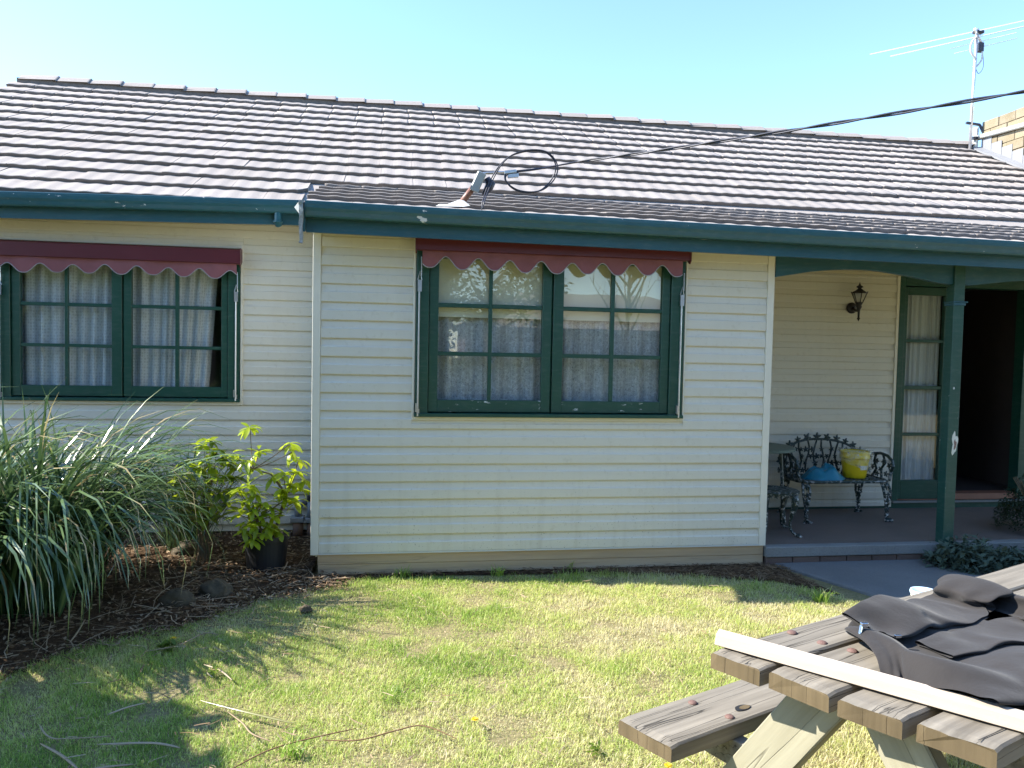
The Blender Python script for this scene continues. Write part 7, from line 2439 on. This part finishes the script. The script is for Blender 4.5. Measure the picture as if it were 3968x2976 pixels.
weed(-0.62, -1.28, 0.06, 26, 'broad leaved weed at the shaded mulch edge')
weed(-0.30, -1.62, 0.045, 18, 'small weed on the lawn by the broad pale leaf')
weed(1.35, -2.55, 0.04, 22, 'flat rosette weed on the lawn beside the picnic bench')
weed(0.20, -0.28, 0.04, 8, 'little dark leaf cluster at the corner of the front wall')


# ------------------------------------------------------------------ garden and house the windows reflect, plus foliage added to cut sky light
def crown_tree(x_, y_, h, r, n_, label, mat='tree', trunk=0.16, name='tree', bare=False):
    t_ = thing(name, label, 'tree', (x_, y_, 0))
    mb = MB()
    th = h * (0.4 if not bare else 0.35)
    mb.tube([(x_, y_, 0), (x_ + 0.05, y_, th * 0.5), (x_, y_ + 0.05, th), (x_ + 0.05, y_, h * 0.75)], [trunk, trunk * 0.75, trunk * 0.6, trunk * 0.2], 8)
    for k in range(16 if bare else 8):
        a = random.uniform(0, 6.28)
        z0_ = random.uniform(th * 0.7, h * 0.6)
        e = Vector((math.cos(a) * r * random.uniform(0.5, 0.95), math.sin(a) * r * random.uniform(0.5, 0.95), random.uniform(0.2, 0.45) * h))
        st_ = Vector((x_, y_, z0_))
        mid = st_ + e * 0.5 + Vector((0, 0, -0.1 * h * 0.3))
        mb.tube([st_, mid, st_ + e], [trunk * 0.4, trunk * 0.22, trunk * 0.06], 6)
        if bare:
            for q in range(5):
                b_ = mid.lerp(st_ + e, random.random())
                mb.tube([b_, b_ + Vector((random.gauss(0, 0.4), random.gauss(0, 0.4), random.uniform(0.3, 0.9)))], [trunk * 0.1, trunk * 0.03], 4)
    obj('trunk', mb, M['bark'], t_)
    if bare:
        return t_
    cl_ = []
    for k in range(46):
        a, b = random.uniform(0, 6.28), random.uniform(-0.9, 1.0)
        rr = r * random.uniform(0.45, 1.0) * math.sqrt(1 - 0.7 * b * b)
        cl_.append((x_ + rr * math.cos(a), y_ + rr * math.sin(a), h * 0.66 + b * h * 0.33, r * random.uniform(0.18, 0.34)))

    def smp():
        c_ = random.choice(cl_)
        d = Vector((random.gauss(0, 1), random.gauss(0, 1), random.gauss(0, 1))).normalized() * c_[3] * random.random() ** 0.4
        return (c_[0] + d.x, c_[1] + d.y, c_[2] + d.z)
    leaf_cloud('crown', n_, smp, 0.28, 0.15, M[mat], t_)
    return t_


random.seed(70)
crown_tree(3.6, -19.0, 7.0, 2.8, 7000, 'round leafy tree across the garden mirrored in the left panes')
crown_tree(8.6, -20.0, 7.5, 2.2, 0, 'bare branched tree mirrored in the middle panes', bare=True, trunk=0.12)
crown_tree(11.6, -18.5, 5.6, 2.2, 5000, 'pink blossom tree mirrored in the right panes', 'blossom')
crown_tree(-3.5, -21.0, 7.5, 3.2, 6000, 'broad dark tree across the garden beyond the lawn')
crown_tree(17.5, -20.0, 8.0, 3.2, 6000, 'tall green tree mirrored in the porch door glass')
crown_tree(-3.55, -2.15, 2.3, 0.90, 4200, 'small tree outside the frame shading the lower left lawn', trunk=0.05)
for q_, (x_, y_, h_, r_) in enumerate(((-9.5, -13.0, 9.0, 3.4), (-4.2, -13.5, 9.5, 3.3), (-0.6, -12.8, 8.5, 2.9), (9.8, -13.2, 8.5, 2.9), (14.2, -13.0, 9.5, 3.3), (20.0, -13.5, 9.0, 3.4))):  # tall row added to screen sky light off the front wall
    crown_tree(x_, y_, h_, r_, 9000, ('unseen tree at the far left of a row added to dim the front wall', 'unseen tree second in the row added to dim the front wall', 'tree added to dim the front wall, its edge showing in the left panes', 'tree added to dim the front wall, its edge showing in the right panes', 'tree in the row added to dim the front wall, mirrored in the porch glass', 'unseen tree at the far right of the row added to dim the front wall')[q_])
def hedge_pt():
    x_ = random.uniform(-14, 24)
    return x_, random.uniform(-15.5, -14.6), random.uniform(0.05, 1.4 if 2.2 < x_ < 8.8 else 4.3)  # high stretches added to keep bright sky out of the window reflections


hd = thing('hedge', 'unseen hedge across the lawn, raised on both sides to darken the window reflections', 'hedge', (6, -15, 0))
obj('core', MB().box((-14, -15.25, 0), (2.1, -14.85, 4.1)).box((8.9, -15.25, 0), (24, -14.85, 4.1)).box((2.1, -15.2, 0), (8.9, -14.9, 1.2)), m_simple('hedge_blocker', (0.03, 0.05, 0.018), 0.9, var=0.6, scale=9, bump=1.0, bscale=12), hd)  # solid core added to close bright gaps in the reflections
leaf_cloud('foliage', 52000, hedge_pt, 0.22, 0.13, M['tree'], hd)
nh = thing('neighbour_house', 'brick house with a grey hipped roof across the garden', 'house', (8.5, -25, 0))
obj('wall', MB().box((3.5, -28, 0), (13.5, -23, 2.5)), M['paver'], nh)
mbr = MB()
mbr.add([(3.0, -28.5, 2.5), (14.0, -28.5, 2.5), (14.0, -22.5, 2.5), (3.0, -22.5, 2.5), (5.8, -25.5, 4.0), (11.2, -25.5, 4.0)], [(3, 2, 5, 4), (0, 4, 5, 1), (0, 3, 4), (1, 5, 2), (0, 1, 2, 3)])
obj('roof', mbr, M['tile'], nh)
obj('window', MB().box((5.0, -22.98, 0.9), (6.8, -22.9, 2.0)), M['white_trim'], nh)
